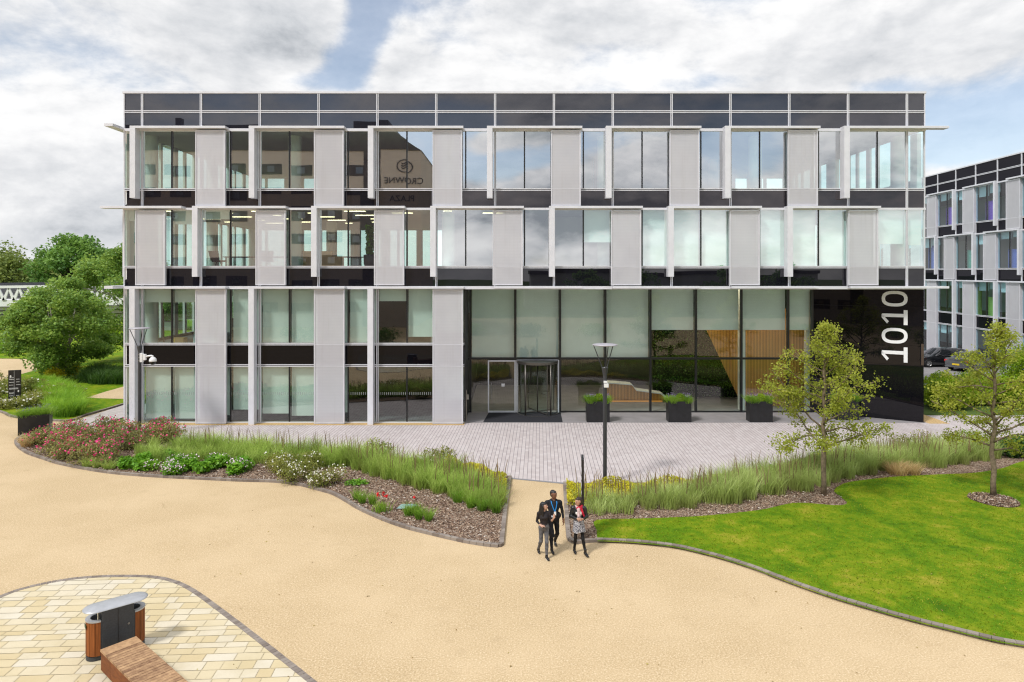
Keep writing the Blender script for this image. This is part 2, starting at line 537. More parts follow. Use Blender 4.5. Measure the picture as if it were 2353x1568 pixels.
def perforated():
    m, n, out = newmat('perforated_screen_sheet')
    p = n.pos()
    sp = n.new('ShaderNodeSeparateXYZ'); n.nt.links.new(p, sp.inputs[0])
    w = n.math('SINE', n.math('MULTIPLY', sp.outputs[2], 2 * math.pi / .075))
    band = n.mapr(w, -.2, .9, 0, 1)
    b = n.noise(p, .8, 3)
    oi = n.new('ShaderNodeObjectInfo')
    mp = n.new('ShaderNodeMapping'); mp.inputs['Scale'].default_value = (9, 9, .35); n.nt.links.new(p, mp.inputs[0])
    streak = n.mapr(n.noise(mp.outputs[0], 1.0, 4, .6), .52, .75)
    pc_ = n.mix(n.mapr(b, .3, .7), (.70, .695, .745, 1), (.75, .745, .79, 1))
    pc_ = n.mix(n.math('MULTIPLY', streak, .20), pc_, (.50, .47, .46, 1))
    pc_ = n.mix(n.math('MULTIPLY', oi.outputs['Random'], .22), pc_, (.60, .575, .585, 1))
    pr = principled(n, None, pc_, .45, .1, .4)
    tr = n.new('ShaderNodeBsdfTransparent')
    mx = n.new('ShaderNodeMixShader')
    n.nt.links.new(n.math('ADD', n.math('MULTIPLY', band, .03), .25), mx.inputs[0])
    n.nt.links.new(pr.outputs[0], mx.inputs[1]); n.nt.links.new(tr.outputs[0], mx.inputs[2]); n.nt.links.new(mx.outputs[0], out.inputs[0])
    return m
PERF = perforated()

def woodslat(name, c1, c2, pitch, axis=0, gap=.22, gapcol=(.05, .025, .01)):
    m, n, out = newmat(name)
    p = n.pos()
    sp = n.new('ShaderNodeSeparateXYZ'); n.nt.links.new(p, sp.inputs[0])
    t = n.math('DIVIDE', sp.outputs[axis], pitch)
    fr = n.math('FRACT', t)
    wn = n.new('ShaderNodeTexWhiteNoise', noise_dimensions='1D'); n.nt.links.new(n.math('FLOOR', t), wn.inputs['W'])
    c = n.mix(wn.outputs[0], rgba(c1), rgba(c2))
    c = n.mix(n.math('LESS_THAN', fr, gap), c, rgba(gapcol))
    principled(n, out, c, .55, 0, .35)
    return m
LOBBYWOOD = woodslat('lobby_oak_slats', (.62, .27, .055), (.72, .34, .085), .085)

def grainwood(name, dark, light, scale=(2, 30, 30), rough=.6):
    m, n, out = newmat(name)
    mp = n.new('ShaderNodeMapping'); mp.inputs['Scale'].default_value = scale
    n.nt.links.new(n.obj(), mp.inputs[0])
    g = n.noise(mp.outputs[0], 1.0, 4, .6)
    f = n.math('ADD', n.math('MULTIPLY', n.mapr(g, .3, .7), .5), n.math('MULTIPLY', n.tone(), .5))
    c = n.ramp(f, [(0.1, dark), (.9, light)])
    principled(n, out, c, rough, 0, .3, n.bump(g, .25, .006))
    return m
BENCHTOP = grainwood('weathered_bench_wood', (.20, .105, .055), (.50, .31, .165), (9, 9, 9))
BENCHSIDE = grainwood('bench_side_wood', (.15, .042, .010), (.28, .088, .022), (6, 6, 20))
BINWOOD = grainwood('bin_slat_wood', (.17, .050, .012), (.34, .105, .024), (30, 30, 2))
BINGREY = simple('bin_dark_grey_steel', (.052, .058, .068), .5, .2, .5, .12, 30, .1, 200)
BINLID = simple('bin_silver_lid', (.46, .47, .49), .36, .45, .5, .06, 5)
BARK = simple('young_tree_bark', (.20, .155, .105), .9, 0, .2, .3, 9, .6, 40)
BIRCHBARK = simple('pale_birch_bark', (.42, .38, .32), .85, 0, .2, .4, 7, .5, 20)
DARKBARK = simple('dark_tree_bark', (.07, .055, .04), .95, 0, .1, .3, 5)

L_PEAR = leafmat('yellow_green_tree_leaf', (.11, .16, .015), (.35, .41, .042), (.60, .60, .11), .5)
L_BIRCH = leafmat('birch_leaf', (0.073, 0.165, 0.029), (0.192, 0.344, 0.057), (0.486, 0.623, 0.127), .35)
L_FAR = leafmat('far_tree_leaf', (0.059, 0.140, 0.037), (0.134, 0.281, 0.054), (0.281, 0.441, 0.079), .3, .6, .12)
L_FAR2 = leafmat('far_olive_tree_leaf', (0.107, 0.168, 0.044), (0.227, 0.300, 0.068), (0.396, 0.444, 0.100), .3, .6, .12)
L_ROSE = leafmat('rose_leaf', (0.096, 0.132, 0.043), (0.276, 0.276, 0.086), (0.479, 0.406, 0.132), .3)
L_HOSTA = leafmat('bright_green_leaf', (0.070, 0.209, 0.013), (0.163, 0.381, 0.022), (0.310, 0.543, 0.047), .35)
L_SHRUB = leafmat('olive_shrub_leaf', (0.085, 0.124, 0.025), (0.225, 0.256, 0.047), (0.451, 0.435, 0.109), .35)
L_HEDGE = leafmat('bright_hedge_leaf', (.09, .20, .006), (.24, .40, .010), (.46, .58, .03), .42)
L_YELLOW = leafmat('golden_groundcover_leaf', (0.264, 0.286, 0.013), (0.605, 0.550, 0.024), (0.850, 0.748, 0.066), .35)
L_DGREEN = leafmat('dark_green_leaf', (0.021, 0.068, 0.012), (0.053, 0.128, 0.021), (0.120, 0.225, 0.030), .3)
G_BED = leafmat('ornamental_grass_blade', (0.219, 0.200, 0.059), (0.314, 0.458, 0.079), (0.703, 0.844, 0.239), .35, .5, .8)
G_BED2 = leafmat('silvery_ornamental_grass_blade', (0.237, 0.214, 0.079), (0.374, 0.484, 0.118), (0.765, 0.850, 0.374), .35, .5, .9)
G_TUFT = leafmat('fresh_green_blade', (0.077, 0.173, 0.019), (0.182, 0.355, 0.031), (0.384, 0.557, 0.077), .35)
G_LONG = leafmat('lush_long_grass_blade', (0.082, 0.198, 0.014), (0.216, 0.432, 0.025), (0.468, 0.684, 0.072), .38)
G_STRAW = leafmat('straw_grass_blade', (0.360, 0.228, 0.090), (0.624, 0.444, 0.216), (0.850, 0.696, 0.396), .35)
G_LAWN = leafmat('lawn_blade', (.085, .185, .004), (.21, .32, .006), (.54, .47, .045), .35, .6, .55)
PETAL_PINK = simple('pink_petal', (.84, .085, .27), .7, 0, .2, .25, 9)
PETAL_PALE = simple('pale_pink_petal', (.86, .70, .77), .7, 0, .2, .1, 9)
PETAL_WHITE = simple('white_petal', (.84, .82, .72), .7, 0, .2, .08, 9)
PETAL_RED = simple('red_petal', (.70, .018, .022), .6, 0, .2, .15, 9)
PETAL_LAV = simple('lavender_flower', (.24, .19, .33), .8, 0, .2, .2, 9)
PLASTICBLUE = simple('pale_teal_plastic', (.24, .38, .37), .5, 0, .4, .05, 6)
# ------------------------------------------------------------------ camera, sky, sun
cam_d = bpy.data.cameras.new('camera'); cam = bpy.data.objects.new('camera', cam_d); COL.objects.link(cam)
cam.location = (0, 0, CAMH); cam.rotation_euler = (math.radians(90), 0, 0)
cam_d.sensor_width = 36.0; cam_d.lens = 36.0 * FL / 2353.0
cam_d.shift_y = -(784.0 - HY) / 2353.0
cam_d.clip_start = .1; cam_d.clip_end = 3000
SC.camera = cam

SUN_EL, SUN_AZ = math.radians(52), math.radians(226)     # azimuth clockwise from +Y: left of the camera, a little behind it

def make_world():
    w = bpy.data.worlds.new('World'); SC.world = w; w.use_nodes = True
    nt = w.node_tree; nt.nodes.clear(); n = N(nt)
    out = n.new('ShaderNodeOutputWorld')
    sky = n.new('ShaderNodeTexSky'); sky.sky_type = 'NISHITA'; sky.sun_disc = False
    sky.sun_elevation = SUN_EL; sky.sun_rotation = SUN_AZ
    sky.air_density = 1.0; sky.dust_density = .8; sky.ozone_density = 1.0
    d = n.new('ShaderNodeTexCoord').outputs['Generated']
    sp = n.new('ShaderNodeSeparateXYZ'); nt.links.new(d, sp.inputs[0])
    # cumulus layer: fractal noise over the dome, flattened towards the horizon
    mp = n.new('ShaderNodeMapping'); nt.links.new(d, mp.inputs[0]); mp.inputs['Scale'].default_value = (1, 1, 1.9)
    mp.inputs['Location'].default_value = (3.1, 1.7, .35)
    v = mp.outputs[0]
    warp = n.new('ShaderNodeTexNoise'); warp.inputs['Scale'].default_value = 2.2; warp.inputs['Detail'].default_value = 3
    nt.links.new(v, warp.inputs['Vector'])
    v = n.vmath('ADD', v, n.vmath('SCALE', warp.outputs['Color'], scale=.15))
    up = n.new('ShaderNodeCombineXYZ'); up.inputs[2].default_value = .075
    vu = n.vmath('ADD', v, up.outputs[0])
    up2 = n.new('ShaderNodeCombineXYZ'); up2.inputs[0].default_value = -.012; up2.inputs[2].default_value = .022
    vf = n.vmath('ADD', v, up2.outputs[0])
    a = n.noise(v, 3.3, 10, .60)
    au = n.noise(vu, 3.3, 5, .56)
    af = n.noise(vf, 3.3, 9, .60)
    # openings (negative) and banks (positive) of the cloud cover, as directions on the dome
    def blob(x, y, rx, ry, amp, back=False):
        D = Vector(((x - CX) / FL, -1 if back else 1, (HY - y) / FL)).normalized()
        dd = n.vmath('SUBTRACT', d, tuple(D))
        s = n.new('ShaderNodeVectorMath', operation='MULTIPLY'); nt.links.new(dd, s.inputs[0]); s.inputs[1].default_value = (FL / rx, FL / rx, FL / ry)
        l = n.vmath('LENGTH', s.outputs[0])
        return n.math('MULTIPLY', n.mapr(l, 0.0, 1.6, 1, 0), amp)
    cov = n.math('ADD', a, .10)
    for b in [(840, 25, 55, 90, -.30), (800, 130, 62, 62, -.27), (720, 185, 95, 30, -.12), (700, 188, 90, 28, -.15), (1640, 188, 150, 24, -.15), (2250, 300, 150, 70, -.26), (2200, 360, 90, 40, -.14), (930, 15, 50, 22, -.12), (2030, 205, 90, 25, -.10),
              (420, 60, 330, 110, .13), (1300, 60, 300, 80, .16), (1900, 60, 420, 90, .14), (1010, 165, 130, 50, .16), (150, 320, 300, 170, .22), (1180, 190, 240, 30, .12), (560, 120, 130, 60, .12), (2000, 150, 300, 40, .08),
              (2220, 410, 200, 40, .2), (150, 520, 300, 120, .25),
              (1010, 350, 150, 90, -.30, True), (1180, 400, 130, 60, -.28, True), (1330, 340, 110, 60, -.22, True), (1720, 340, 120, 70, -.24, True), (1050, 270, 160, 40, -.2, True), (1500, 420, 120, 40, -.16, True),
              (1120, 330, 60, 30, .22, True), (1250, 310, 60, 26, .2, True), (1240, 420, 90, 22, .22, True), (1080, 430, 60, 24, .2, True), (1500, 370, 160, 40, .15, True), (1200, 500, 600, 50, .25, True)]:
        cov = n.math('ADD', cov, blob(*b))
    mask = n.mapr(cov, .43, .64, .33, 1)
    # sunlit tops, grey bases: compare the cover with the cover a little higher and sunward
    lit = n.math('MULTIPLY', n.math('SUBTRACT', a, au), 1.3)
    lit2 = n.math('MULTIPLY', n.math('SUBTRACT', a, af), 2.0)
    thick = n.mapr(cov, .58, .95, 0, 1)
    sh = n.math('ADD', n.math('ADD', n.math('ADD', lit, lit2), .74), n.math('MULTIPLY', thick, -.22))
    grey = n.mapr(n.noise(d, 2.3, 3, .5), .42, .64)
    sh = n.math('SUBTRACT', sh, n.math('MULTIPLY', grey, .20))
    lowhaze = n.mapr(sp.outputs[2], 0.0, .16, 1, 0)
    sh = n.math('ADD', sh, n.math('MULTIPLY', lowhaze, .14))
    front = n.math('ADD', n.math('MULTIPLY', n.math('GREATER_THAN', sp.outputs[1], 0.0), .06), -.03)
    sh = n.math('ADD', sh, front)
    # the sky over the court behind the camera is more broken: darker bases, brighter heads
    bk = n.math('LESS_THAN', sp.outputs[1], 0.0)
    shb = n.math('ADD', n.math('MULTIPLY', sh, 1.7), -.52)
    sh = n.math('ADD', n.math('MULTIPLY', sh, n.math('SUBTRACT', 1.0, bk)), n.math('MULTIPLY', shb, bk))
    ccol = n.ramp(sh, [(0.0, (.33, .36, .40)), (.32, (.63, .65, .68)), (.55, (.77, .78, .80)), (.80, (.93, .93, .935)), (1, (1.0, 1.0, 1.0))])
    bgs = n.new('ShaderNodeBackground'); bgs.inputs[1].default_value = .15
    nt.links.new(sky.outputs[0], bgs.inputs[0])
    bgc = n.new('ShaderNodeBackground'); nt.links.new(ccol, bgc.inputs[0]); bgc.inputs[1].default_value = 1.0
    # the cloud deck is brighter high overhead than near the skyline
    nt.links.new(n.mapr(sp.outputs[2],   .32, .95, 1.05, 1.6), bgc.inputs[1])
    mx = n.new('ShaderNodeMixShader')
    hz = n.math('MAXIMUM', mask, n.math('MULTIPLY', n.mapr(sp.outputs[2], 0.02, .14, 1, 0), .75))
    nt.links.new(hz, mx.inputs[0]); nt.links.new(bgs.outputs[0], mx.inputs[1]); nt.links.new(bgc.outputs[0], mx.inputs[2])
    nt.links.new(mx.outputs[0], out.inputs[0])
    w.cycles.sampling_method = 'MANUAL'; w.cycles.sample_map_resolution = 512
make_world()
sl = bpy.data.lights.new('sun', 'SUN'); so = bpy.data.objects.new('sun', sl); COL.objects.link(so)
sl.energy = 2.7; sl.angle = math.radians(8); sl.color = (1.0, .975, .945)
sd = Vector((math.sin(SUN_AZ) * math.cos(SUN_EL), math.cos(SUN_AZ) * math.cos(SUN_EL), math.sin(SUN_EL)))
so.rotation_euler = sd.to_track_quat('Z', 'Y').to_euler()

SC.render.engine = 'CYCLES'
SC.view_settings.view_transform = 'Standard'; SC.view_settings.look = 'None'; SC.view_settings.exposure = 0
cy = SC.cycles
cy.use_denoising = True
try:
    cy.denoiser = 'OPENIMAGEDENOISE'; cy.denoising_input_passes = 'RGB_ALBEDO_NORMAL'; cy.denoising_prefilter = 'NONE'
except Exception: pass
cy.max_bounces = 8; cy.diffuse_bounces = 3; cy.glossy_bounces = 4; cy.transparent_max_bounces = 14; cy.transmission_bounces = 4
cy.caustics_reflective = False; cy.caustics_refractive = False
cy.sample_clamp_indirect = 6
cy.filter_width = 1.2
cy.use_adaptive_sampling = False

# ------------------------------------------------------------------ the ground, its paths and beds
def sheet(name, polys, z, m, kind='structure'):
    mb = MB()
    for p in polys: mb.poly(p, z)
    return tag(mb.build(name, m), kind=kind)

mb = MB(); mb.quad((-900, -500, -.03), (900, -500, -.03), (900, 1500, -.03), (-900, 1500, -.03))
tag(mb.build('ground', GROUND), kind='structure')

# gravel court with the lane at its far left
court = [(-70, -40), (70, -40), (70, 22), (44, 24.5), (30, 26.5), (20, 28), (10, 28.5), (0, 28.5), (-10, 30.5), (-18, 33), (-21.5, 34.0)] + \
        GL([(283, 932), (198, 957), (160, 970), (100, 968)]) + GL([(52, 962), (0, 948), (-80, 932), (-220, 905)]) + \
        GL([(-100, 890), (0, 879), (46, 862), (90, 850), (120, 842), (90, 836), (60, 822), (26, 819), (0, 822), (-200, 818), (-900, 818)]) + [(-110, 20)]
sheet('gravel_court', [court], 0.0, GRAVEL)

plaza_poly = GL([(1172, 1100), (1298, 1112)]) + [(8, 24.3), (20, 26.2), (32, 27.5), (60, 29.5), (60, 36.6), (21.1, 36.6), (21.1, Y0 + .02)] + \
    [(-2.4, Y0 + .02), (-2.4, Y0 - .55), (-20.6, Y0 - .55), (-20.6, 36.5), (-21.2, 38.6)] + GL([(283, 932), (150, 975), (105, 985), (180, 1000)]) + \
    [(-16, 30.5), (-10, 27), (-5, 26)]
sheet('paved_plaza', [plaza_poly], .004, PLAZA)
# grey edging course where plaza meets the gravel walk
a, b = G(1172, 1101), G(1299, 1113)
mb = MB()
dv = Vector((b[0] - a[0], b[1] - a[1])).normalized(); nv = Vector((-dv.y, dv.x))
mb.quad((a[0], a[1], .008), (b[0], b[1], .008), (b[0] + nv.x * .14, b[1] + nv.y * .14, .008), (a[0] + nv.x * .14, a[1] + nv.y * .14, .008))
tag(mb.build('plaza_edging', simple('grey_edging_stone', (.25, .245, .255), .85, 0, .2, .1, 8)), kind='structure')
# pebble margin along the facade, smooth slabs in the recess, side path
sheet('pebble_margin', [[(-20.6, Y0 - .55), (-2.4, Y0 - .55), (-2.4, Y0 + .1), (-20.6, Y0 + .1)], [(21.15, Y0 - .2), (22.2, Y0 - .2), (22.2, Y0 + 18), (21.15, Y0 + 18)]], .006, PEBBLE)
sheet('recess_paving', [[(-2.4, Y0 + .02), (21.0, Y0 + .02), (21.0, Y0 + .1), (16.6, 37.5), (-2.4, 37.5)]], .007, SMOOTHPAVE)
mb = MB()
mb.poly([G(1110, 971), G(1293, 971), G(1288, 947), G(1124, 947)], .012)
tag(mb.build('entrance_mat', MATTING), label='dark grey matting in front of the revolving door', cat='mat')
sheet('side_path', [[(-21.3, 36.4), (-19.9, 36.4), (-19.9, 60), (-21.9, 60)] , GL([(285, 931), (283, 945), (180, 985), (120, 985), (150, 975)])], .009, PAVESTRIP)
sheet('car_park', [[(22.2, 43.5), (110, 43.5), (110, 140), (22.2, 140)]], .002, CARPARK)
mb = MB(); mb.box(22.2, 60, 41.9, 42.05, -.02, .10)
tag(mb.build('car_park_kerb', KERB), kind='structure')

# ---- planting beds and lawn
LB_front = catmull(GL([(56, 1001), (38, 1013), (41, 1026), (63, 1042), (93, 1053), (137, 1067), (202, 1080), (273, 1090), (383, 1098), (465, 1102), (551, 1106), (633, 1108.6), (688, 1115.5),
                       (729, 1126), (765, 1136), (798, 1153.7), (825, 1170), (880, 1195), (934, 1214), (989, 1228), (1057, 1244), (1112, 1253.6), (1151.8, 1257.5)]), 5)
LB_right = GL([(1151.8, 1257.5), (1161, 1172), (1172, 1098)])
LB_back = catmull(GL([(1172, 1098), (1120, 1083), (1060, 1073), (980, 1060), (860, 1048), (700, 1036), (560, 1026), (430, 1014), (300, 1002), (200, 994), (120, 990), (75, 993), (56, 1001)]), 4)
LB = LB_front + LB_right[1:] + LB_back[1:-1]
sheet('left_planting_bed', [LB], .05, MULCH)

RB_front = catmull(GL([(1314, 1250), (1373, 1244.5), (1420, 1246), (1468, 1249), (1540.6, 1256.7), (1604, 1270), (1672, 1288.5), (1740, 1311), (1785, 1329), (1853, 1354), (1921, 1377), (2012, 1404),
                       (2102, 1429), (2193, 1451.5), (2283.7, 1474), (2353, 1486), (2600, 1527), (2900, 1572), (3300, 1620)]), 5)
RB_left = GL([(1298, 1112), (1303, 1200), (1307, 1242)])
RB_back = catmull(GL([(1298, 1112), (1400, 1113), (1520, 1110), (1620, 1103), (1700, 1090), (1790, 1069), (1880, 1047), (1960, 1034), (2060, 1026), (2150, 1018), (2230, 1012), (2353, 1004), (2600, 990)]), 4)
RB = RB_left[:] + RB_front + [(40, 18), (44, 24.0)] + list(reversed(RB_back))[:-1]
sheet('right_planting_bed', [RB], .045, MULCH)
LAWN_edge = catmull(GL([(1373, 1246), (1371, 1220), (1370.6, 1195.6), (1468, 1192), (1604, 1186.5), (1740, 1173), (1821.5, 1156.5), (1876, 1158), (1921, 1161.6), (1946, 1157), (1930, 1141), (1916.7, 1129.8), (1925.7, 1118.5),
                        (1957.5, 1107), (2057, 1095.8), (2148, 1091), (2238.5, 1086.8), (2306, 1075.5), (2353, 1059.6), (2480, 1035), (2600, 1020)], .05), 4)
lawn_front = catmull(GL([(1373, 1244.5), (1420, 1246), (1468, 1249), (1540.6, 1256.7), (1604, 1270), (1672, 1288.5), (1740, 1311), (1785, 1329), (1853, 1354), (1921, 1377), (2012, 1404),
                         (2102, 1429), (2193, 1451.5), (2283.7, 1474), (2353, 1486), (2600, 1527), (2900, 1572), (3300, 1620)], .05), 4)
LAWN_P = LAWN_edge + [(44, 23.5), (40, 18)] + list(reversed(lawn_front))
sheet('lawn', [LAWN_P], .055, LAWN)
ringc = G(2283.7, 1149, .06)
ring = [(ringc[0] + .72 * math.cos(t) * (1 + .04 * math.sin(3 * t)), ringc[1] + .74 * math.sin(t)) for t in np.linspace(0, 2 * math.pi, 40)[:-1]]
sheet('tree_mulch_ring', [ring], .062, MULCH)

# groundcover lawn beyond the grasses (right) and the far-left island bed
FB = catmull(GL([(-220, 905), (-80, 931), (0, 947.5), (23, 957), (52, 962), (106.7, 966.5), (160, 968), (198, 955), (240, 943), (283.5, 930)]), 4)
FBpoly = FB + [(-21.9, 41), (-21.9, 58), (-40, 60)] + GL([(90, 850), (46, 862), (0, 879), (-100, 890)])
sheet('left_island_bed', [FBpoly], .045, LAWN)
sheet('sand_path', [GL([(198, 914.6), (240, 901), (283.5, 889), (310, 885), (310, 917), (283.5, 917)], .05)], .052, GRAVEL)
sheet('far_lawn', [[(-21.9, 47), (-21.9, 110), (-90, 110), (-60, 62), (-40, 60), (-33, 56)]], .02, LAWN)

def kerb(name, line, label, w=.13, z0=-.03, z1=.085, seg=.21):
    """row of kerb bricks laid along a line"""
    mb = MB()
    P = [Vector(p) for p in line]
    L = [0.0]
    for i in range(1, len(P)): L.append(L[-1] + (P[i] - P[i - 1]).length)
    def at(s):
        s = max(0, min(L[-1], s))
        j = max(1, next((i for i in range(len(L)) if L[i] >= s), len(L) - 1))
        t = (s - L[j - 1]) / max(1e-9, L[j] - L[j - 1])
        return P[j - 1].lerp(P[j], t)
    n = max(1, int(L[-1] / seg))
    rnd = random.Random(len(line))
    for i in range(n):
        a, b = at(i * L[-1] / n + .004), at((i + 1) * L[-1] / n - .004)
        d = (b - a)
        if d.length < 1e-4: continue
        d.normalize(); w2 = Vector((-d.y, d.x)) * w * .5
        mb.tone = rnd.random()
        zz = z1 + rnd.uniform(-.003, .003)
        vs = [(a - w2).to_tuple() + (z0,), (b - w2).to_tuple() + (z0,), (b + w2).to_tuple() + (z0,), (a + w2).to_tuple() + (z0,)]
        vs += [(p[0], p[1], zz) for p in vs]
        mb.add(vs, [(4, 5, 6, 7), (0, 1, 5, 4), (1, 2, 6, 5), (2, 3, 7, 6), (3, 0, 4, 7)])
    return tag(mb.build(name, KERB), kind='structure')
kerb('left_bed_kerb', LB_front + LB_right[1:], '')
kerb('lawn_kerb', RB_left[::1] + RB_front[1:], '')
kerb('island_bed_kerb', FB, '')

# ---- sandstone flags inside their brick edging
arc = catmull(GL([(-330, 1530), (-150, 1442), (0, 1373), (60, 1352), (140, 1335), (220, 1326.5), (300, 1325), (360, 1328), (410, 1341), (452, 1364), (500, 1399), (560, 1444.5), (640, 1507), (740, 1587), (900, 1718)]), 5)
FLAGP = arc + [(-3, 6), (-14, 6)]
sheet('flag_bedding', [FLAGP], .004, GROUT)
kerb('flag_brick_edging', arc, '', .13, -.03, .016, .11)
def clip(poly, a, b):
    out = []
    def side(p): return (b[0] - a[0]) * (p[1] - a[1]) - (b[1] - a[1]) * (p[0] - a[0])
    for i in range(len(poly)):
        p, q = poly[i], poly[(i + 1) % len(poly)]
        sp_, sq = side(p), side(q)
        if sp_ <= 0: out.append(p)
        if (sp_ < 0 < sq) or (sq < 0 < sp_):
            t = sp_ / (sp_ - sq); out.append((p[0] + (q[0] - p[0]) * t, p[1] + (q[1] - p[1]) * t))
    return out
def flags():
    mb = MB(); rnd = random.Random(5)
    th = math.radians(3); u = Vector((math.cos(th), math.sin(th))); sk = math.radians(37)
    w = Vector((math.sin(sk), math.cos(sk))); w = Vector((-u.y, u.x))
    y = 8.6
    k = 0
    while y < 18:
        h = rnd.choice([.17, .20, .23, .27, .30]); x = -17 + rnd.random() * .5
        while x < 0:
            l = rnd.uniform(.24, .66)
            g = .008
            c = [(x + g, y + g), (x + l - g, y + g), (x + l - g, y + h - g), (x + g, y + h - g)]
            pts = [tuple(u * a + w * b) for a, b in c]
            inside = pts
            for i in range(len(arc) - 1):
                inside = clip(inside, arc[i], arc[i + 1])
                if len(inside) < 3: break
            if len(inside) >= 3:
                mb.tone = rnd.random()
                z = .010 + rnd.uniform(0, .003)
                mb.add([(p[0], p[1], z) for p in inside], [tuple(range(len(inside)))])
            x += l
        y += h
    o = mb.build('sandstone_paving', FLAG)
    # keep faces upward
    bm = bmesh.new(); bm.from_mesh(o.data)
    for f in bm.faces:
        if f.normal.z < 0: f.normal_flip()
    bm.to_mesh(o.data); bm.free()
    return tag(o, kind='structure')
flags()
# ------------------------------------------------------------------ the office block and its twin
BAY = 2.995
ZP1, ZP0 = 16.88, 15.86
Z3T, Z3S = 14.90, 11.89
Z2T, Z2S = 10.90, 7.94
Z1T, Z1S = 6.92, 4.02
ZGT = 2.93

class Facade:
    """curtain wall along a line: s along it, d outwards, z up"""
    def __init__(f, root, org, u, n):
        f.root, f.o, f.u, f.n = root, np.array(org, float), np.array(u, float), np.array(n, float)
        f.base = np.array(root.location)
        f.rnd = random.Random(3)
    def P(f, s, d, z):
        q = f.o + f.u * s + f.n * d
        return (q[0] - f.base[0], q[1] - f.base[1], z - f.base[2])
    def box(f, mb, s0, s1, d0, d1, z0, z1):
        mb.box(s0, s1, d0, d1, z0, z1, f.P)
        # the local frame may be mirrored: keep faces outward
    def pane(f, name, s0, s1, z0, z1, m, d=0.0, parent=None, tilt=.0022):
        mb = MB()
        a, b = f.rnd.uniform(-tilt, tilt) * (s1 - s0), f.rnd.uniform(-tilt, tilt) * (z1 - z0)
        mb.quad(f.P(s0, d - a - b, z0), f.P(s1, d + a - b, z0), f.P(s1, d + a + b, z1), f.P(s0, d - a + b, z1))
        return mb.build(name, m, parent or f.root)

def fix_normals(o):
    bm = bmesh.new(); bm.from_mesh(o.data); bmesh.ops.recalc_face_normals(bm, faces=bm.faces); bm.to_mesh(o.data); bm.free(); return o

def window(f, s0, s1, z0, z1, mid=True, blinds=(), gm=None, blind_d=-.22):
    """glass of one bay with its dark middle mullion and the roller blinds behind it"""
    mb = MB()
    segs = [(s0, (s0 + s1) / 2), ((s0 + s1) / 2, s1)] if mid else [(s0, s1)]
    for a, b in segs:
        t1, t2 = f.rnd.uniform(-.0035, .0035), f.rnd.uniform(-.0035, .0035)
        mb.quad(f.P(a, -t1 - t2, z0), f.P(b, t1 - t2, z0), f.P(b, t1 + t2, z1), f.P(a, -t1 + t2, z1))
    w = mb.build('window', gm or GLASS, f.root)
    if mid:
        mb = MB(); c = (s0 + s1) / 2
        f.box(mb, c - .035, c + .035, -.12, .02, z0, z1)
        fix_normals(mb.build('mullion', DARKFRAME, w))
    for k, fr in enumerate(blinds):
        if fr > 0 and k < len(segs):
            a, b = segs[k]
            mb = MB()
            zb = z1 - (z1 - z0) * fr
            f.box(mb, a + .05, b - .05, blind_d - .012, blind_d, zb, z1 - .02)
            fix_normals(mb.build('blind', BLIND, w))
    return w

def screen(f, s0, s1, z0, z1, d0=.16, d1=.30):
    mb = MB()
    mb.quad(f.P(s0, d1, z0), f.P(s1, d1, z0), f.P(s1, d1, z1), f.P(s0, d1, z1))
    sc = mb.build('sun_screen', PERF, f.root)
    mb = MB(); t = .055
    f.box(mb, s0, s0 + t, d0, d1 + .02, z0, z1); f.box(mb, s1 - t * 1.3, s1, d0, d1 + .022, z0, z1)
    for zr in (Z3S, Z2S, Z1S, ZGT):
        if z0 + .2 < zr < z1 - .2: f.box(mb, s0 + t, s1 - t * 1.3, d0 + .05, d1 + .006, zr - .012, zr + .012)
    f.box(mb, s0 + t, s1 - t * 1.3, d0, d1 + .018, z0, z0 + t); f.box(mb, s0 + t, s1 - t * 1.3, d0, d1 + .018, z1 - t, z1)
    fix_normals(mb.build('screen_frame', ALU, sc))
    return sc

def shade(f, s0, s1, zt, zb, fin_w=.28, dep=.47, fin_at_end=False, fin=True, thick=.115):
    """L-shaped sunshade: shelf above, fin at one end"""
    mb = MB()
    f.box(mb, s0, s1, .0, dep, zt - .02, zt - .02 + thick)
    if fin:
        a, b = (s1 - fin_w, s1) if fin_at_end else (s0, s0 + fin_w)
        f.box(mb, a, b, .0, dep + .003, zb, zt - .022)
    return fix_normals(mb.build('sunshade', ALU_WHITE, f.root, bevel=.006))

def frames(f, ms, ends, zlines, z0, z1, skip=None):
    """visible white mullions and transoms of one stretch of curtain wall"""
    mb = MB()
    for s in ms:
        f.box(mb, s - .055, s - .015, -.10, .055, z0, z1); f.box(mb, s + .015, s + .055, -.10, .055, z0, z1)
        mb.mi = 1; f.box(mb, s - .015, s + .015, -.10, .03, z0, z1); mb.mi = 0
    for z in zlines:
        f.box(mb, ends[0], ends[1], -.10, .052, z - .06, z - .018); f.box(mb, ends[0], ends[1], -.10, .052, z + .018, z + .06)
        mb.mi = 1; f.box(mb, ends[0], ends[1], -.10, .025, z - .018, z + .018); mb.mi = 0
    return fix_normals(mb.build('curtain_wall_frame', [ALU_WHITE, DARKFRAME], f.root))

BX0 = (285 - CX) / FL * Y0                      # left end of the block
BX1 = (2125 - CX) / FL * Y0
BLEN = BX1 - BX0
M0 = (327.5 - CX) / FL * Y0 - BX0
MS = [M0 + BAY * k for k in range(14)]
DEPTH = 18.0

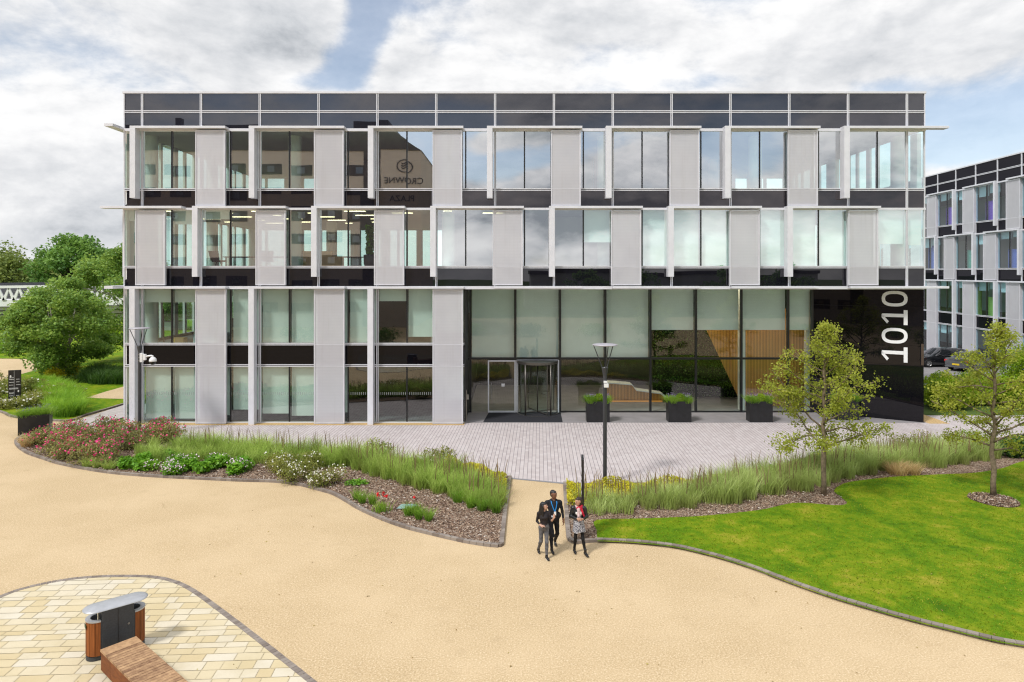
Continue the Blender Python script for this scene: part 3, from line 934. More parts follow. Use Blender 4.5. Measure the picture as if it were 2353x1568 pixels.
def office_block():
    root = thing('office_building', 'four storey glass office block with dark parapet band, pale sunshades and large 1010 number', 'building', ((BX0 + BX1) / 2, Y0 + DEPTH / 2, 0))
    f = Facade(root, (BX0, Y0, 0), (1, 0, 0), (0, -1, 0))
    E = [0.0] + MS + [BLEN]
    # dark parapet and spandrel glass
    for z0, z1, m in ((ZP0 + .06, ZP1 - .10, SPANDREL_TOP), (Z3T + .10, ZP0 - .06, SPANDREL_TOP)):
        for i in range(len(E) - 1):
            f.pane('parapet_panel', E[i], E[i + 1], z0, z1, m, 0)
    for z0, z1, m in ((Z2T, Z3S, SPANDREL), (Z1T, Z2S, SPANDREL_MID)):
        for i in range(len(E) - 1):
            f.pane('spandrel_panel', E[i], E[i + 1], z0, z1, m, 0)
    RS = MS[5] + 1.42                            # start of the entrance recess
    for i in range(6):
        f.pane('spandrel_panel', E[i], E[i + 1], ZGT, Z1S, SPANDREL_LOW, 0)
    f.pane('spandrel_panel', MS[5], RS, ZGT, Z1S, SPANDREL_LOW, 0)
    # windows
    b2 = {0: (.2, .2), 1: (0, .26), 2: (.17, 0), 8: (0, .57), 9: (0, 1), 10: (1, 1), 11: (1, 1), 12: (1, 1), 13: (1, .6), 14: (.62,)}
    b2[9] = (.4, 1)
    for i in range(len(E) - 1):
        mid = 0 < i < len(E) - 2
        window(f, E[i], E[i + 1], Z3S, Z3T, mid)
        window(f, E[i], E[i + 1], Z2S, Z2T, mid, b2.get(i, ()))
    b1 = {0: (.3,), 1: (.27, .27), 2: (.8, .98), 3: (.98, .98), 4: (.98, .98), 5: (.25, .88)}
    bg = {0: (.5,), 1: (.96, .96), 2: (.9, .80), 3: (.87, .91), 4: (.85, 0), 5: (0, 0)}
    for i in range(6):
        mid = i > 0
        window(f, E[i], E[i + 1], Z1S, Z1T, mid, b1.get(i, ()), GLASS_LOW)
        w = window(f, E[i], E[i + 1], .06, ZGT, mid, bg.get(i, ()), GLASS_LOW)
        if mid:
            mb = MB()
            for k in range(26):
                s = E[i] + .12 + k * (E[i + 1] - E[i] - .2) / 26
                f.box(mb, s, s + .022, .004, .008, 1.43, 1.57)
            fix_normals(mb.build('glass_marking', GLASS_MARK, w))
    window(f, MS[5], RS, Z1S, Z1T, False, (.8,), GLASS_LOW); window(f, MS[5], RS, .06, ZGT, False, (.62,), GLASS_LOW)
    frames(f, MS, (0, BLEN), [ZP0], Z3T, ZP1 - .05)
    frames(f, MS, (0, BLEN), [Z3S], Z2T, Z3T)
    frames(f, MS, (0, BLEN), [Z2S], Z1T, Z2T)
    frames(f, MS[:6], (0, RS), [Z1S, ZGT], .03, Z1T)
    mb = MB()
    f.box(mb, -.05, BLEN + .05, -.45, .07, ZP1 - .10, ZP1)
    f.box(mb, -.02, BLEN + .02, -.10, .06, Z3T - .04, Z3T + .10); f.box(mb, -.02, BLEN + .02, -.10, .06, Z2T - .05, Z2T + .06)
    f.box(mb, -.02, BLEN + .05, -.10, .08, Z1T - .10, Z1T + .05)
    f.box(mb, 0, .06, -.1, .05, 0.0, Z1T - .1); f.box(mb, -.0, .05, -.1, .05, Z1T + .05, ZP1 - .1); f.box(mb, BLEN - .05, BLEN, -.1, .05, Z1T + .05, ZP1 - .1)
    f.box(mb, 0, RS, -.06, .05, .0, .06)
    fix_normals(mb.build('edge_trim', ALU_WHITE, root))
    # sunshades and screens
    for k in (0, 2, 4, 6, 8, 10, 12):
        shade(f, MS[k] - .40, MS[k] + 4.40 if k < 12 else BLEN + .95, Z3T + .05, 11.42)
        if k == 0:
            screen(f, MS[k] - .20, MS[k] + 1.30, Z1T + .10, Z2T - .10)
        else:
            screen(f, MS[k] - .12, MS[k] + 1.40, Z1T + .10, Z2T - .10)
    for k in (1, 3, 5, 7, 9, 11):
        shade(f, MS[k] - .26, MS[k] + 4.45, Z2T + .02, 7.45)
        screen(f, MS[k] - .16, MS[k] + 1.34, Z2T + .14, Z3T - .05)
    shade(f, -.95, MS[0] + 2.2, Z2T + .02, 0, fin=False)
    for k in (0, 2, 4):
        shade(f, MS[k] - .42, MS[k] + 4.42, Z1T - .05, 0.0)
    for k in (1, 3, 5):
        screen(f, MS[k] - .16, MS[k] + 1.38, .03, Z1T - .10)
    for k in (6, 8, 10, 12):
        shade(f, MS[k] - .05, (MS[k] + 4.40) if k < 12 else BLEN + .95, Z1T - .04, 0, fin=False)
    # shelves and fins of the flank walls that show past the corners
    for a in ((-.45, -.02, -6, .95, Z3T + .03, Z3T + .16), (-.45, -.02, -6, .95, Z1T - .06, Z1T + .08), (-.22, -.06, -1.1, -.25, 7.45, Z2T),
              (BLEN + .02, BLEN + .24, -1.3, -.7, 11.42, Z3T), (BLEN + .03, BLEN + .24, -1.1, -.5, 0.0, Z1T - .06)):
        mb = MB(); f.box(mb, *a); fix_normals(mb.build('side_sunshade', ALU_WHITE, root))

    # structure: slabs, ceilings, carpets, roof
    def slab(name, x0, x1, y0, y1, z0, z1, m):
        mb = MB(root.location); mb.box(x0, x1, y0, y1, z0, z1); return mb.build(name, m, root)
    ya, yb = Y0 + .16, Y0 + DEPTH - .16
    XL, XR = BX0 + .12, BX1 - .12
    XRS = BX0 + RS
    for z0, z1, x1 in ((ZGT + .02, 3.85, XRS), (Z1T + .02, 7.80, XR), (Z2T + .02, 11.78, XR)):
        slab('floor_slab', XL, x1, ya, yb, z0 + .05, z1, CARPET)
        slab('ceiling', XL, x1, ya, yb, z0 + .02, z0 + .048, CEIL)
    slab('ceiling', XL, XR, ya, yb, Z3T, Z3T + .04, CEIL)
    slab('roof', XL, XR, ya, yb, Z3T + .10, 15.9, DARKWALL)
    slab('ground_floor', XL, XRS - .1, ya, yb, -.02, .03, CARPET)
    slab('soffit', XRS + .05, XR, Y0 + .10, ya + 3.5, Z1T - .12, Z1T - .02, ALU)
    # flank and rear walls: tall windows between pale piers
    FW = []
    fl = Facade(root, (BX0, Y0 + DEPTH, 0), (0, -1, 0), (-1, 0, 0))
    fr_ = Facade(root, (BX1, Y0, 0), (0, 1, 0), (1, 0, 0))
    fb = Facade(root, (BX1, Y0 + DEPTH, 0), (-1, 0, 0), (0, 1, 0))
    for ff, L, nm in ((fl, DEPTH, 'left'), (fr_, DEPTH, 'right'), (fb, BLEN, 'rear')):
        mb = MB(); gb = MB()
        # piers
        s = 0.0; k = 0
        lo = 0.0
        while s < L - .2:
            wdt = (1.05, .62, 1.25, .50)[k % 4]; gap = (1.0, .8, 1.3, .7)[k % 4]
            if s > 0.1:
                ff.box(mb, s, min(L, s + wdt * .38), -.14, -.02, lo, Z3T)
            gs0, gs1 = min(L, s + wdt * .38) if s > 0.1 else 0.05, min(L, s + wdt * .38 + gap)
            for z0, z1 in ((.05, ZGT), (Z1S, Z1T), (Z2S, Z2T), (Z3S, Z3T)):
                if nm == 'right' and z1 < 7 : continue
                gb.quad(ff.P(gs0, -.05, z0), ff.P(gs1, -.05, z0), ff.P(gs1, -.05, z1), ff.P(gs0, -.05, z1))
            s = gs1; k += 1
        for z0, z1 in ((ZGT, Z1S), (Z1T, Z2S), (Z2T, Z3S), (Z3T, ZP1 - .1)):
            mb.mi = 1; ff.box(mb, 0.06, L - .06, -.15, -.01, z0, z1); mb.mi = 0
        if nm == 'right':
            ff.box(mb, 3.0, L, -.15, -.012, 0, Z1T)
        fix_normals(mb.build('side_wall', [PLASTER, SPANDREL], root))
        gb.build('side_glazing', GLASS_FAR, root)
    # round columns behind the glass
    for x in (348, 678, 1030, 1387, 1735, 2065):
        X = (x - CX) / FL * (Y0 + 1.6)
        for z0, z1 in ((Z1S - .1, Z1T), (7.82, Z2T), (11.8, Z3T)):
            if z0 < 5 and X > XRS - .5: continue
            mb = MB(root.location); mb.lathe((X, Y0 + 1.6), [(.34, z0), (.34, z1)], 20); mb.build('column', PLASTER, root, smooth=True)
        for yy in (Y0 + 9, Y0 + 16):
            for z0, z1 in ((7.82, Z2T), (11.8, Z3T)):
                mb = MB(root.location); mb.lathe((X, yy), [(.34, z0), (.34, z1)], 14); mb.build('column', PLASTER, root, smooth=True)
    # lit ceiling lamps of the second floor
    lr = random.Random(4)
    for ix in range(11):
        for iy in range(4):
            X = -18.2 + ix * 2.45 + lr.uniform(-.1, .1); Yv = Y0 + 1.4 + iy * 2.6 + (ix % 2) * 1.1
            if ix > 4 and (iy > 0 or ix > 7): continue
            mb = MB(root.location); w = .55 if (ix + iy) % 3 else .22
            mb.box(X - w, X + w, Yv - .09, Yv + .09, Z2T - .01, Z2T + .018); mb.build('ceiling_light', LIGHTS, root)
    # partitions seen through the glass
    slab('partition', -17.8, -8.2, Y0 + 12.5, Y0 + 12.6, Z1S - .15, Z1T, PLASTER); slab('partition', XL + .1, XRS - .3, Y0 + 7, Y0 + 7.1, .03, ZGT, DARKWALL)
    slab('partition', -4.2, -4.1, Y0 + .5, Y0 + 9, 3.86, Z1T, PLASTER); slab('partition', XL + 6, XRS - .1, Y0 + 8.4, Y0 + 8.5, 3.86, Z1T, DARKWALL)
    slab('partition', 2.1, 2.2, Y0 + 2.2, Y0 + 9, 7.82, Z2T, PLASTER); slab('partition', 2.2, 6.5, Y0 + 5.0, Y0 + 5.1, 7.82, Z2T, PLASTER); slab('partition', -6.9, -6.8, Y0 + .9, Y0 + 3.4, 7.82, Z2T, PLASTER)
    slab('core_wall', -12.5, 14.5, Y0 + 9.5, Y0 + 9.6, 11.79, Z3T, simple('grey_core_wall', (.22, .22, .22), .8, 0, .3, .1, .4))
    slab('partition', -3.5, 13.0, Y0 + 9, Y0 + 9.1, 7.82, Z2T, PLASTER)

    # ---- entrance recess
    YR = 37.4
    fe = Facade(root, (XRS, YR, 0), (1, 0, 0), (0, -1, 0))
    def sx(x): return (x - CX) / FL * YR - XRS
    cuts = [sx(v) for v in (1069, 1081, 1184, 1287, 1391, 1494.5, 1599, 1703.5, 1811, 1866)]
    cov = [.38, 1, 1, 1, 1, .62, .62, .62, .62]
    ZT = 2.96
    for i in range(len(cuts) - 1):
        a, b = cuts[i], cuts[i + 1]
        mb = MB(); t1, t2 = fe.rnd.uniform(-.002, .002), fe.rnd.uniform(-.002, .002)
        mb.quad(fe.P(a, -t1 - t2, ZT), fe.P(b, t1 - t2, ZT), fe.P(b, t1 + t2, Z1T), fe.P(a, -t1 + t2, Z1T))
        w = mb.build('window', GLASS_CLEAR, root)
        zb = Z1T - (Z1T - ZT) * cov[i] + .03
        mb = MB(); fe.box(mb, a + .07, b - .07, -.262, -.25, zb, Z1T); fix_normals(mb.build('blind', BLIND, w))
        if i not in (1, 2):
            fe.pane('window', a, b, .05, ZT, GLASS_CLEAR)
    mb = MB()
    for i, s in enumerate(cuts):
        fe.box(mb, s - .055, s + .055, -.14, .06, 0.01 if i != 2 else ZT, Z1T)
    fe.box(mb, cuts[0] + .056, cuts[-1] - .056, -.14, .057, ZT - .06, ZT + .05)
    fe.box(mb, cuts[0] + .056, cuts[1], -.14, .05, .01, .07); fe.box(mb, cuts[3] + .056, cuts[-1], -.14, .05, .01, .07)
    fix_normals(mb.build('lobby_frame', DARKFRAME, root))
    # single glass door
    d0, d1 = sx(1124), sx(1182); dz = 2.86
    pn = fe.pane('window', cuts[1], d0 - .06, .05, ZT, GLASS_CLEAR)
    mb = MB(); fe.box(mb, d0 - .07, d0, -.06, .075, .01, dz); fe.box(mb, d1, d1 + .07, -.06, .075, .01, dz); fe.box(mb, d0, d1, -.06, .072, dz - .07, dz); fe.box(mb, d0, d1, -.06, .072, .01, .09)
    dr = fix_normals(mb.build('door', ALU_WHITE, root))
    dr['label'] = 'single glass entrance door in a bright steel frame'
    mb = MB(); mb.quad(fe.P(d0, .02, .09), fe.P(d1, .02, .09), fe.P(d1, .02, dz - .07), fe.P(d0, .02, dz - .07)); mb.build('pane', GLASS_CLEAR, dr)
    mb = MB(); mb.tube([fe.P(d0 + .13, .11, .75), fe.P(d0 + .13, .11, 1.65)], .018, 8); mb.build('handle', STEEL, dr)
    mb = MB(); fe.box(mb, (d0 + d1) / 2 - .02, (d0 + d1) / 2 + .16, .025, .03, 1.42, 1.58); fix_normals(mb.build('notice', WHITE_LETTER, dr))
    # revolving door
    c = sx(1235); R = 1.10
    cw = fe.P(c, 0, 0)
    mb = MB()
    mb.lathe(cw[:2], [(R - .05, 2.72), (R + .03, 2.72), (R + .03, 2.86), (0.01, 2.88)], 40)
    rd = fix_normals(mb.build('revolving_door', DARKSTEEL, root)); rd['label'] = 'round revolving door with steel posts and four glass leaves'
    mb = MB(); mb.lathe(cw[:2], [(R + .05, .008), (R + .05, .018), (R - .04, .018), (R - .04, .008)], 40)
    fix_normals(mb.build('floor_ring', DARKSTEEL, rd))
    for a0, a1 in ((180, 232), (308, 360)):
        mb = MB(); mb.lathe(cw[:2], [(R, .06), (R, 2.72)], 16, math.radians(a0), math.radians(a1)); mb.build('curved_pane', GLASS_CLEAR, rd, smooth=True)
    mb = MB()
    for th in (180, 232, 308, 360):
        t = math.radians(th); mb.tube([(cw[0] + R * math.cos(t), cw[1] + R * math.sin(t), .02), (cw[0] + R * math.cos(t), cw[1] + R * math.sin(t), 2.72)], .045, 8)
    mb.tube([(cw[0], cw[1], .02), (cw[0], cw[1], 2.72)], .035, 10)
    mb.build('post', DARKSTEEL, rd, smooth=True)
    for th in (28, 118, 208, 298):
        t = math.radians(th); ca, sa = math.cos(t), math.sin(t); r = R - .06
        mb = MB(); mb.quad((cw[0], cw[1], .1), (cw[0] + r * ca, cw[1] + r * sa, .1), (cw[0] + r * ca, cw[1] + r * sa, 2.66), (cw[0], cw[1], 2.66))
        lf = mb.build('door_leaf', GLASS_CLEAR, rd)
        mb = MB()
        for p, q in (((0, .08), (r, .08)), ((r, .08), (r, 2.68)), ((0, 2.68), (r, 2.68))):
            mb.tube([(cw[0] + p[0] * ca, cw[1] + p[0] * sa, p[1]), (cw[0] + q[0] * ca, cw[1] + q[0] * sa, q[1])], .028, 6)
        mb.build('leaf_frame', DARKSTEEL, lf)
        mb = MB(); ox, oy = -sa * .07, ca * .07
        mb.tube([(cw[0] + .25 * ca + ox, cw[1] + .25 * sa + oy, 1.08), (cw[0] + .85 * ca + ox, cw[1] + .85 * sa + oy, 1.08)], .02, 6); mb.build('push_bar', DARKSTEEL, lf)
    mb = MB(); fe.box(mb, cuts[2] + .06, cuts[2] + .12, -.05, .07, .01, dz + .02); fe.box(mb, cuts[3] - .12, cuts[3] - .06, -.05, .07, .01, dz + .02); fe.box(mb, cuts[2] + .12, cuts[3] - .12, -.05, .07, dz - .03, dz + .04)
    fix_normals(mb.build('door_surround', ALU_WHITE, root))
    # polished black wall running out to the corner, with the big number
    ax, ay = (1866 - CX) / FL * YR + .05, YR
    bx, by = BX1 - .02, Y0 + .06
    L = math.hypot(bx - ax, by - ay); u = ((bx - ax) / L, (by - ay) / L, 0); nrm = (u[1], -u[0], 0)
    fw = Facade(root, (ax, ay, 0), u, nrm)
    hz = [0.0, .98, 1.94, 2.9, 3.9, 4.9, 5.9, Z1T - .12]
    mb = MB()
    for i in range(len(hz) - 1):
        fw.box(mb, 0, L, -.12, 0, hz[i] + .006, hz[i + 1] - .006)
    fix_normals(mb.build('black_wall', BLACKWALL, root))
    mb = MB(); fw.box(mb, .02, L - .02, -.11, -.02, 0, Z1T - .13); fix_normals(mb.build('wall_backing', DARKWALL, root))
    # number 1010 read from bottom to top: strokes drawn in (along the wall, height)
    def dpx(x, y):
        # the wall point seen at survey position x,y
        k = (x - CX) / FL
        # ax+u0*s = k*(ay+u1*s)
        s = (k * ay - ax) / (u[0] - k * u[1]); Yd = ay + u[1] * s
        return s, CAMH - (y - HY) / FL * Yd
    sA, _ = dpx(2026, 700); sB, _ = dpx(2085.5, 700)
    def zat(y): return dpx(2056, y)[1]
    def plate(mb, poly):   # poly in (s,z)
        fr = [fw.P(s, .05, z) for s, z in poly]; bk = [fw.P(s, .004, z) for s, z in poly]; n = len(poly)
        mb.add(fr + bk, [tuple(range(n))] + [(i, (i + 1) % n, n + (i + 1) % n, n + i) for i in range(n)])
    def zero(mb, y0, y1):
        z1, z0 = zat(y0), zat(y1); cz, cs = (z0 + z1) / 2, (sA + sB) / 2
        hs, hz_ = (sB - sA) / 2, (z1 - z0) / 2; t = .155
        def ring(k, e):
            a = 2 * math.pi * k / 48; ca, sa = math.cos(a), math.sin(a)
            return (cs + (hs - e) * math.copysign(abs(ca) ** .72, ca), cz + (hz_ - e) * math.copysign(abs(sa) ** .85, sa))
        for k in range(48):
            plate(mb, [ring(k, 0), ring(k + 1, 0), ring(k + 1, t), ring(k, t)])
    def one(mb, y0, y1):
        z1, z0 = zat(y0), zat(y1); cz = (z0 + z1) / 2; t = .175
        plate(mb, [(sB - t, z0), (sB, z0), (sB, z1), (sB - t, z1)])                       # foot bar
        plate(mb, [(sA + .02, cz - t * .5 + .10), (sB - t - .002, cz - t * .5 + .10), (sB - t - .002, cz + t * .5 + .10), (sA + .02, cz + t * .5 + .10)])  # stem
        plate(mb, [(sA, cz + t * .5 + .09), (sA, cz - .02), (sA + .24, z0 + .06), (sA + .33, z0 + .17)])       # flag
    mb = MB(); zero(mb, 669, 704.5); one(mb, 712.5, 746.5); zero(mb, 754, 789.5); one(mb, 797.5, 832)
    nb = fix_normals(mb.build('building_number', WHITE_LETTER, root)); nb['label'] = 'large white number 1010 turned on its side'
    # lobby interior
    slab('lobby_floor', XRS + .05, ax - .05, YR + .05, YR + 9, -.02, .02, SMOOTHPAVE)
    slab('lobby_wall', XRS + .05, XR - .3, YR + 9, YR + 9.1, 0, Z1T, DARKWALL)
    slab('lobby_wall', XRS - .05, XRS + .04, Y0 + .2, YR + 9, 0, Z1T, DARKWALL)
    for k in range(7):
        for j in range(2):
            X, Yv = XRS + 2 + k * 2.5, YR + 1.0 + j * 3.0
            mb = MB(root.location); mb.box(X - .75, X + .75, Yv - .45, Yv + .45, Z1T - .14, Z1T - .105); mb.build('lobby_light', LOBBYLAMP, root)
    slab('lobby_ceiling', XRS + .05, ax + .1, YR + .1, YR + 9, Z1T - .10, Z1T - .03, DARKWALL)
    yw = YR + 1.6
    def lw(x, y): return ((x - CX) / FL * yw, CAMH - (y - HY) / FL * yw)
    p = [lw(1618, 758), lw(1860, 758), lw(1860, 944), lw(1706, 944)]
    mb = MB(root.location); mb.quad((p[3][0], yw, max(.03, p[3][1])), (p[2][0], yw, max(.03, p[2][1])), (p[1][0], yw, p[1][1] + 1.2), (p[0][0] - .45, yw, p[0][1] + 1.2)); mb.build('slatted_wall', LOBBYWOOD, root)
    for x in (1704, 1857):
        X = (x - CX) / FL * (YR + .7); mb = MB(root.location); mb.box(X - .16, X + .16, YR + .55, YR + .87, .02, Z1T - .1); mb.build('lobby_column', PLASTER, root)
    # planted wall behind the desk
    gx0, gx1, gy = (1500 - CX) / FL * (YR + 4), (1720 - CX) / FL * (YR + 4), YR + 4
    mb = MB(root.location); mb.box(gx0, gx1, gy, gy + .1, .1, 5.5)
    gw = mb.build('planted_wall', simple('planted_wall_felt', (.008, .016, .006), .9, 0, .1, .3, 4), root)
    P = np.stack([RNG.uniform(gx0, gx1, 2600), gy - RNG.random(2600) * .25, RNG.uniform(.1, 5.4, 2600)], 1)
    leaves('foliage', P, .13, L_DGREEN, gw, flat=.1, origin=root.location)
    return root
OFFICE = office_block()

def reception():
    yd = 40.3
    def q(x, y): return ((x - CX) / FL * yd, max(0.0, CAMH - (y - HY) / FL * yd))
    t = thing('reception_desk', 'stepped reception desk with oak slats and pale top behind the lobby glass', 'desk', (q(1470, 900)[0], yd, .02))
    top = [q(1393, 878.5), q(1452, 883), q(1462, 896), q(1522, 904), q(1546, 936)]
    mb = MB(t.location); n = len(top)
    def ext(mb, pts, y0, y1):
        fr = [(a, y0, b) for a, b in pts]; bk = [(a, y1, b) for a, b in pts]; m = len(pts)
        mb.add(fr + bk, [tuple(range(m)), tuple(reversed(range(m, 2 * m)))] + [(i, m + i, m + (i + 1) % m, (i + 1) % m) for i in range(m)])
    body = [(a, b - .06) for a, b in top[:-1]] + [(top[-1][0] - .12, .15), (top[0][0], .15)]
    ext(mb, body, yd, yd + .7); fix_normals(mb.build('desk_front', LOBBYWOOD, t))
    mb = MB(t.location)
    for i in range(n - 1):
        a, b = top[i], top[i + 1]; z2 = b[1] if i < n - 2 else .02
        ext(mb, [(a[0], a[1]), (b[0], z2), (b[0] - (.1 if i == n - 2 else 0), z2 - (.06 if i < n - 2 else 0)), (a[0] - (.1 if i == n - 2 else 0), a[1] - .06)], yd - .08, yd + .8)
    fix_normals(mb.build('desk_top', PLASTER, t))
    mb = MB(t.location); mb.box(top[0][0], top[-2][0], yd - .02, yd - .005, .06, .09); mb.build('led_strip', LED, t)
reception()
# ------------------------------------------------------------------ trees
def branch_path(rnd, p, d, L, n, wob, droop=0.0):
    pts = [Vector(p)]; d = Vector(d).normalized()
    for i in range(n):
        d = (d + Vector((rnd.gauss(0, wob), rnd.gauss(0, wob), rnd.gauss(0, wob) - droop))).normalized()
        pts.append(pts[-1] + d * (L / n))
    return pts

def young_tree(name, loc, H, label, seed, bare=1.5, spread=2.75, fill=1.0):
    rnd = random.Random(seed); rng = np.random.default_rng(seed)
    t = thing(name, label, 'tree', loc)
    mb = MB()
    pts = [Vector((0, 0, -.05))]
    for i in range(1, 13):
        z = H * .97 * i / 12
        pts.append(Vector((rnd.gauss(0, .018) * i * .5, rnd.gauss(0, .018) * i * .5, z)))
    rad = [.082 * (1 - .9 * i / 12) ** .8 + .008 for i in range(13)]; rad[0] = .10
    mb.tube(pts, rad, 9)
    clusters = []
    def trunk_at(z):
        k = min(11.99, max(0, z / (H * .97) * 12)); i = int(k)
        return pts[i].lerp(pts[i + 1], k - i)
    nb = 34
    for i in range(nb):
        q = (i + .5) / nb
        z = bare + (H - bare - .25) * q ** 1.0
        prof = spread * (1 - q) ** .85 + .18
        if q < .12: prof *= .75
        az = i * 2.399 + rnd.gauss(0, .35)
        L = prof * rnd.uniform(.62, 1.18)
        el = math.radians(rnd.uniform(8, 34) + 28 * q)
        d = Vector((math.cos(az) * math.cos(el), math.sin(az) * math.cos(el), math.sin(el)))
        n = 5
        bp = branch_path(rnd, trunk_at(z), d, L, n, .16, .05 * (1 - q))
        r0 = .036 * (1 - .55 * q)
        mb.tube(bp, [r0 * (1 - .8 * k / n) + .004 for k in range(n + 1)], 5)
        dens = rnd.choice([.35, .7, 1.0, 1.1, 1.25])
        ns = max(2, int(L * 4.2))
        for k in range(ns):
            u = .28 + .72 * (k + rnd.random()) / ns
            j = min(n - 1, int(u * n)); b0 = bp[j].lerp(bp[j + 1], u * n - j)
            sd = (Vector((rnd.gauss(0, 1), rnd.gauss(0, 1), rnd.gauss(.05, .7))) + d * .6).normalized()
            sl_ = rnd.uniform(.18, .58) * (.55 + .5 * (1 - q))
            sp_ = branch_path(rnd, b0, sd, sl_, 3, .22, .08)
            mb.tube(sp_, [.009, .007, .005, .003], 4, cap=False)
            for m in range(3):
                clusters.append((sp_[m + 1], .085 + .05 * rnd.random(), dens))
        clusters.append((bp[-1], .10, 1))
    for k in range(10):
        clusters.append((trunk_at(H * (.86 + .012 * k)) + Vector((rnd.gauss(0, .08), rnd.gauss(0, .08), 0)), .09, 1))
    mb.build('trunk', BARK, t, smooth=True)
    P = []; S = []; T = []
    for c, r, dn in clusters:
        m = int(rnd.uniform(11, 22) * dn * fill)
        if m < 1: continue
        P.append(np.array(c) + rng.normal(size=(m, 3)) * np.array([r, r, r * .8])); S.append(rng.uniform(.06, .105, m)); T.append(np.clip(rng.normal(rnd.uniform(.35, .7), .2, m), 0, 1))
    leaves('crown', np.vstack(P), np.concatenate(S), L_PEAR, t, rng, .15, np.concatenate(T), .72)
    return t
g1 = G(1893, 1141); g2 = G(2283, 1143.5)
young_tree('young_tree', (g1[0], g1[1], .05), 5.85, 'slim young tree with sparse yellow green leaves between the grass bed and the lawn', 21)
young_tree('young_tree', (g2[0], g2[1], .05), 5.95, 'young yellow green tree standing in its own round mulch ring on the lawn', 35, 1.5, 2.6, 1.1)

def crown_tree(name, loc, H, rx, zc, rz, label, seed, lm, bark, nleaf, lsize, lobes=34, stems=1, group=None, trunk_r=.16, lobe_r=(.20, .34), parts=True):
    """broad crown: lobes of leaves spread through an uneven ellipsoid, on a forked trunk"""
    rnd = random.Random(seed); rng = np.random.default_rng(seed)
    t = thing(name, label, 'tree', loc, 0, group)
    mb = MB(); lob = []
    for i in range(lobes):
        u = rng.normal(size=3); u /= np.linalg.norm(u)
        r = rng.uniform(.45, 1.0) ** .6
        c = np.array([u[0] * rx * r, u[1] * rx * r, zc + u[2] * rz * r])
        tp = 1 - .38 * max(0, (c[2] - zc) / rz); c[0] *= tp; c[1] *= tp
        c[0] *= 1 + .12 * math.sin(2.3 * i); c[2] += .06 * rz * math.cos(1.7 * i)
        lob.append((c, rng.uniform(*lobe_r) * rx))
    lob.append((np.array([0, 0, zc + rz * .82]), lobe_r[1] * rx * .8))
    base = [Vector((rnd.gauss(0, .12) * (stems > 1), rnd.gauss(0, .12) * (stems > 1), -.05)) for _ in range(stems)]
    for b in base:
        top = Vector((b.x * 6 + rnd.gauss(0, rx * .12), b.y * 6 + rnd.gauss(0, rx * .12), zc + rz * .4))
        pts = [b, b.lerp(top, .3) + Vector((rnd.gauss(0, .05), rnd.gauss(0, .05), 0)), b.lerp(top, .65), top]
        mb.tube(pts, [trunk_r * 1.15, trunk_r, trunk_r * .65, trunk_r * .2], 8)
        for k, (c, r) in enumerate(lob):
            if k % (2 * stems) == 0:
                s = b.lerp(top, rnd.uniform(.25, .8)); e = Vector(c)
                mid = s.lerp(e, .5) + Vector((0, 0, -.06 * (e - s).length))
                mb.tube([s, mid, e], [trunk_r * .38, trunk_r * .24, trunk_r * .08], 5, cap=False)
    mb.build('trunk', bark, t, smooth=True)
    per = nleaf // len(lob)
    P = []; T = []
    for c, r in lob:
        v = rng.normal(size=(per, 3)); v /= np.linalg.norm(v, axis=1)[:, None]
        rad = r * rng.random(per) ** .38
        p = c + v * rad[:, None] * np.array([1.1, 1.1, .72])
        p += rng.normal(size=p.shape) * r * .10
        P.append(p); T.append(np.clip(rng.normal(.5 + .12 * math.sin(c[0] * 3 + c[2] * 2), .22, per), 0, 1))
    P = np.vstack(P); T = np.concatenate(T)
    keep = P[:, 2] > .15
    leaves('crown', P[keep], rng.uniform(.7, 1.3, keep.sum()) * lsize, lm, t, rng, .35, T[keep], .7)
    return t
gb = G(140, 872)
crown_tree('birch_tree', (gb[0], gb[1], 0), 7.4, 3.55, 4.0, 3.3, 'multi stemmed pale barked tree with a wide low crown on the island bed', 5, L_BIRCH, BIRCHBARK, 34000, .20, 60, 4, None, .10, (.18, .30))
crown_tree('birch_tree', (-33.2, 59.0, 0), 10.3, 4.7, 5.6, 4.7, 'taller leafy tree close to the corner of the office block', 8, L_BIRCH, BIRCHBARK, 30000, .23, 60, 2, None, .14, (.18, .30))
# wood beyond the bridge
def far(x, top, Y, r, lm, seed, name='broadleaf_tree', label='', lobes=46, n=9000):
    Xw = (x - CX) / FL * Y; H = CAMH - (top - HY) / FL * Y
    rz = H * .44
    crown_tree(name, (Xw, Y, 0), H, r, H - rz * 1.02, rz, label, seed, lm, DARKBARK, n, .042 * r + .28, lobes, 1, 'trees in the wood beyond the white bridge', .4, (.22, .36))
far(25, 578, 150, 9.0, L_FAR2, 1, label='rounded olive green tree at the far end of the white bridge')
far(-70, 580, 152, 9.5, L_FAR, 2, label='green tree half out of view beyond the bridge rail')
far(100, 600, 165, 7.5, L_FAR2, 3, label='lower yellowish tree between the olive tree and the tall dark tree')
far(178, 548, 135, 7.6, L_FAR, 4, label='tallest dark green tree above the bridge', lobes=60, n=14000)
far(238, 575, 140, 6.5, L_FAR, 6, label='dark green tree beside the tallest one near the block corner')
far(300, 590, 150, 8, L_FAR, 7, label='dark green tree mostly hidden by the office block')
far(62, 606, 185, 8.0, L_FAR, 9, label='small dark tree low behind the bridge wood')
far(130, 608, 170, 8.0, L_FAR, 10, label='low dark tree filling the gap under the tallest crown')
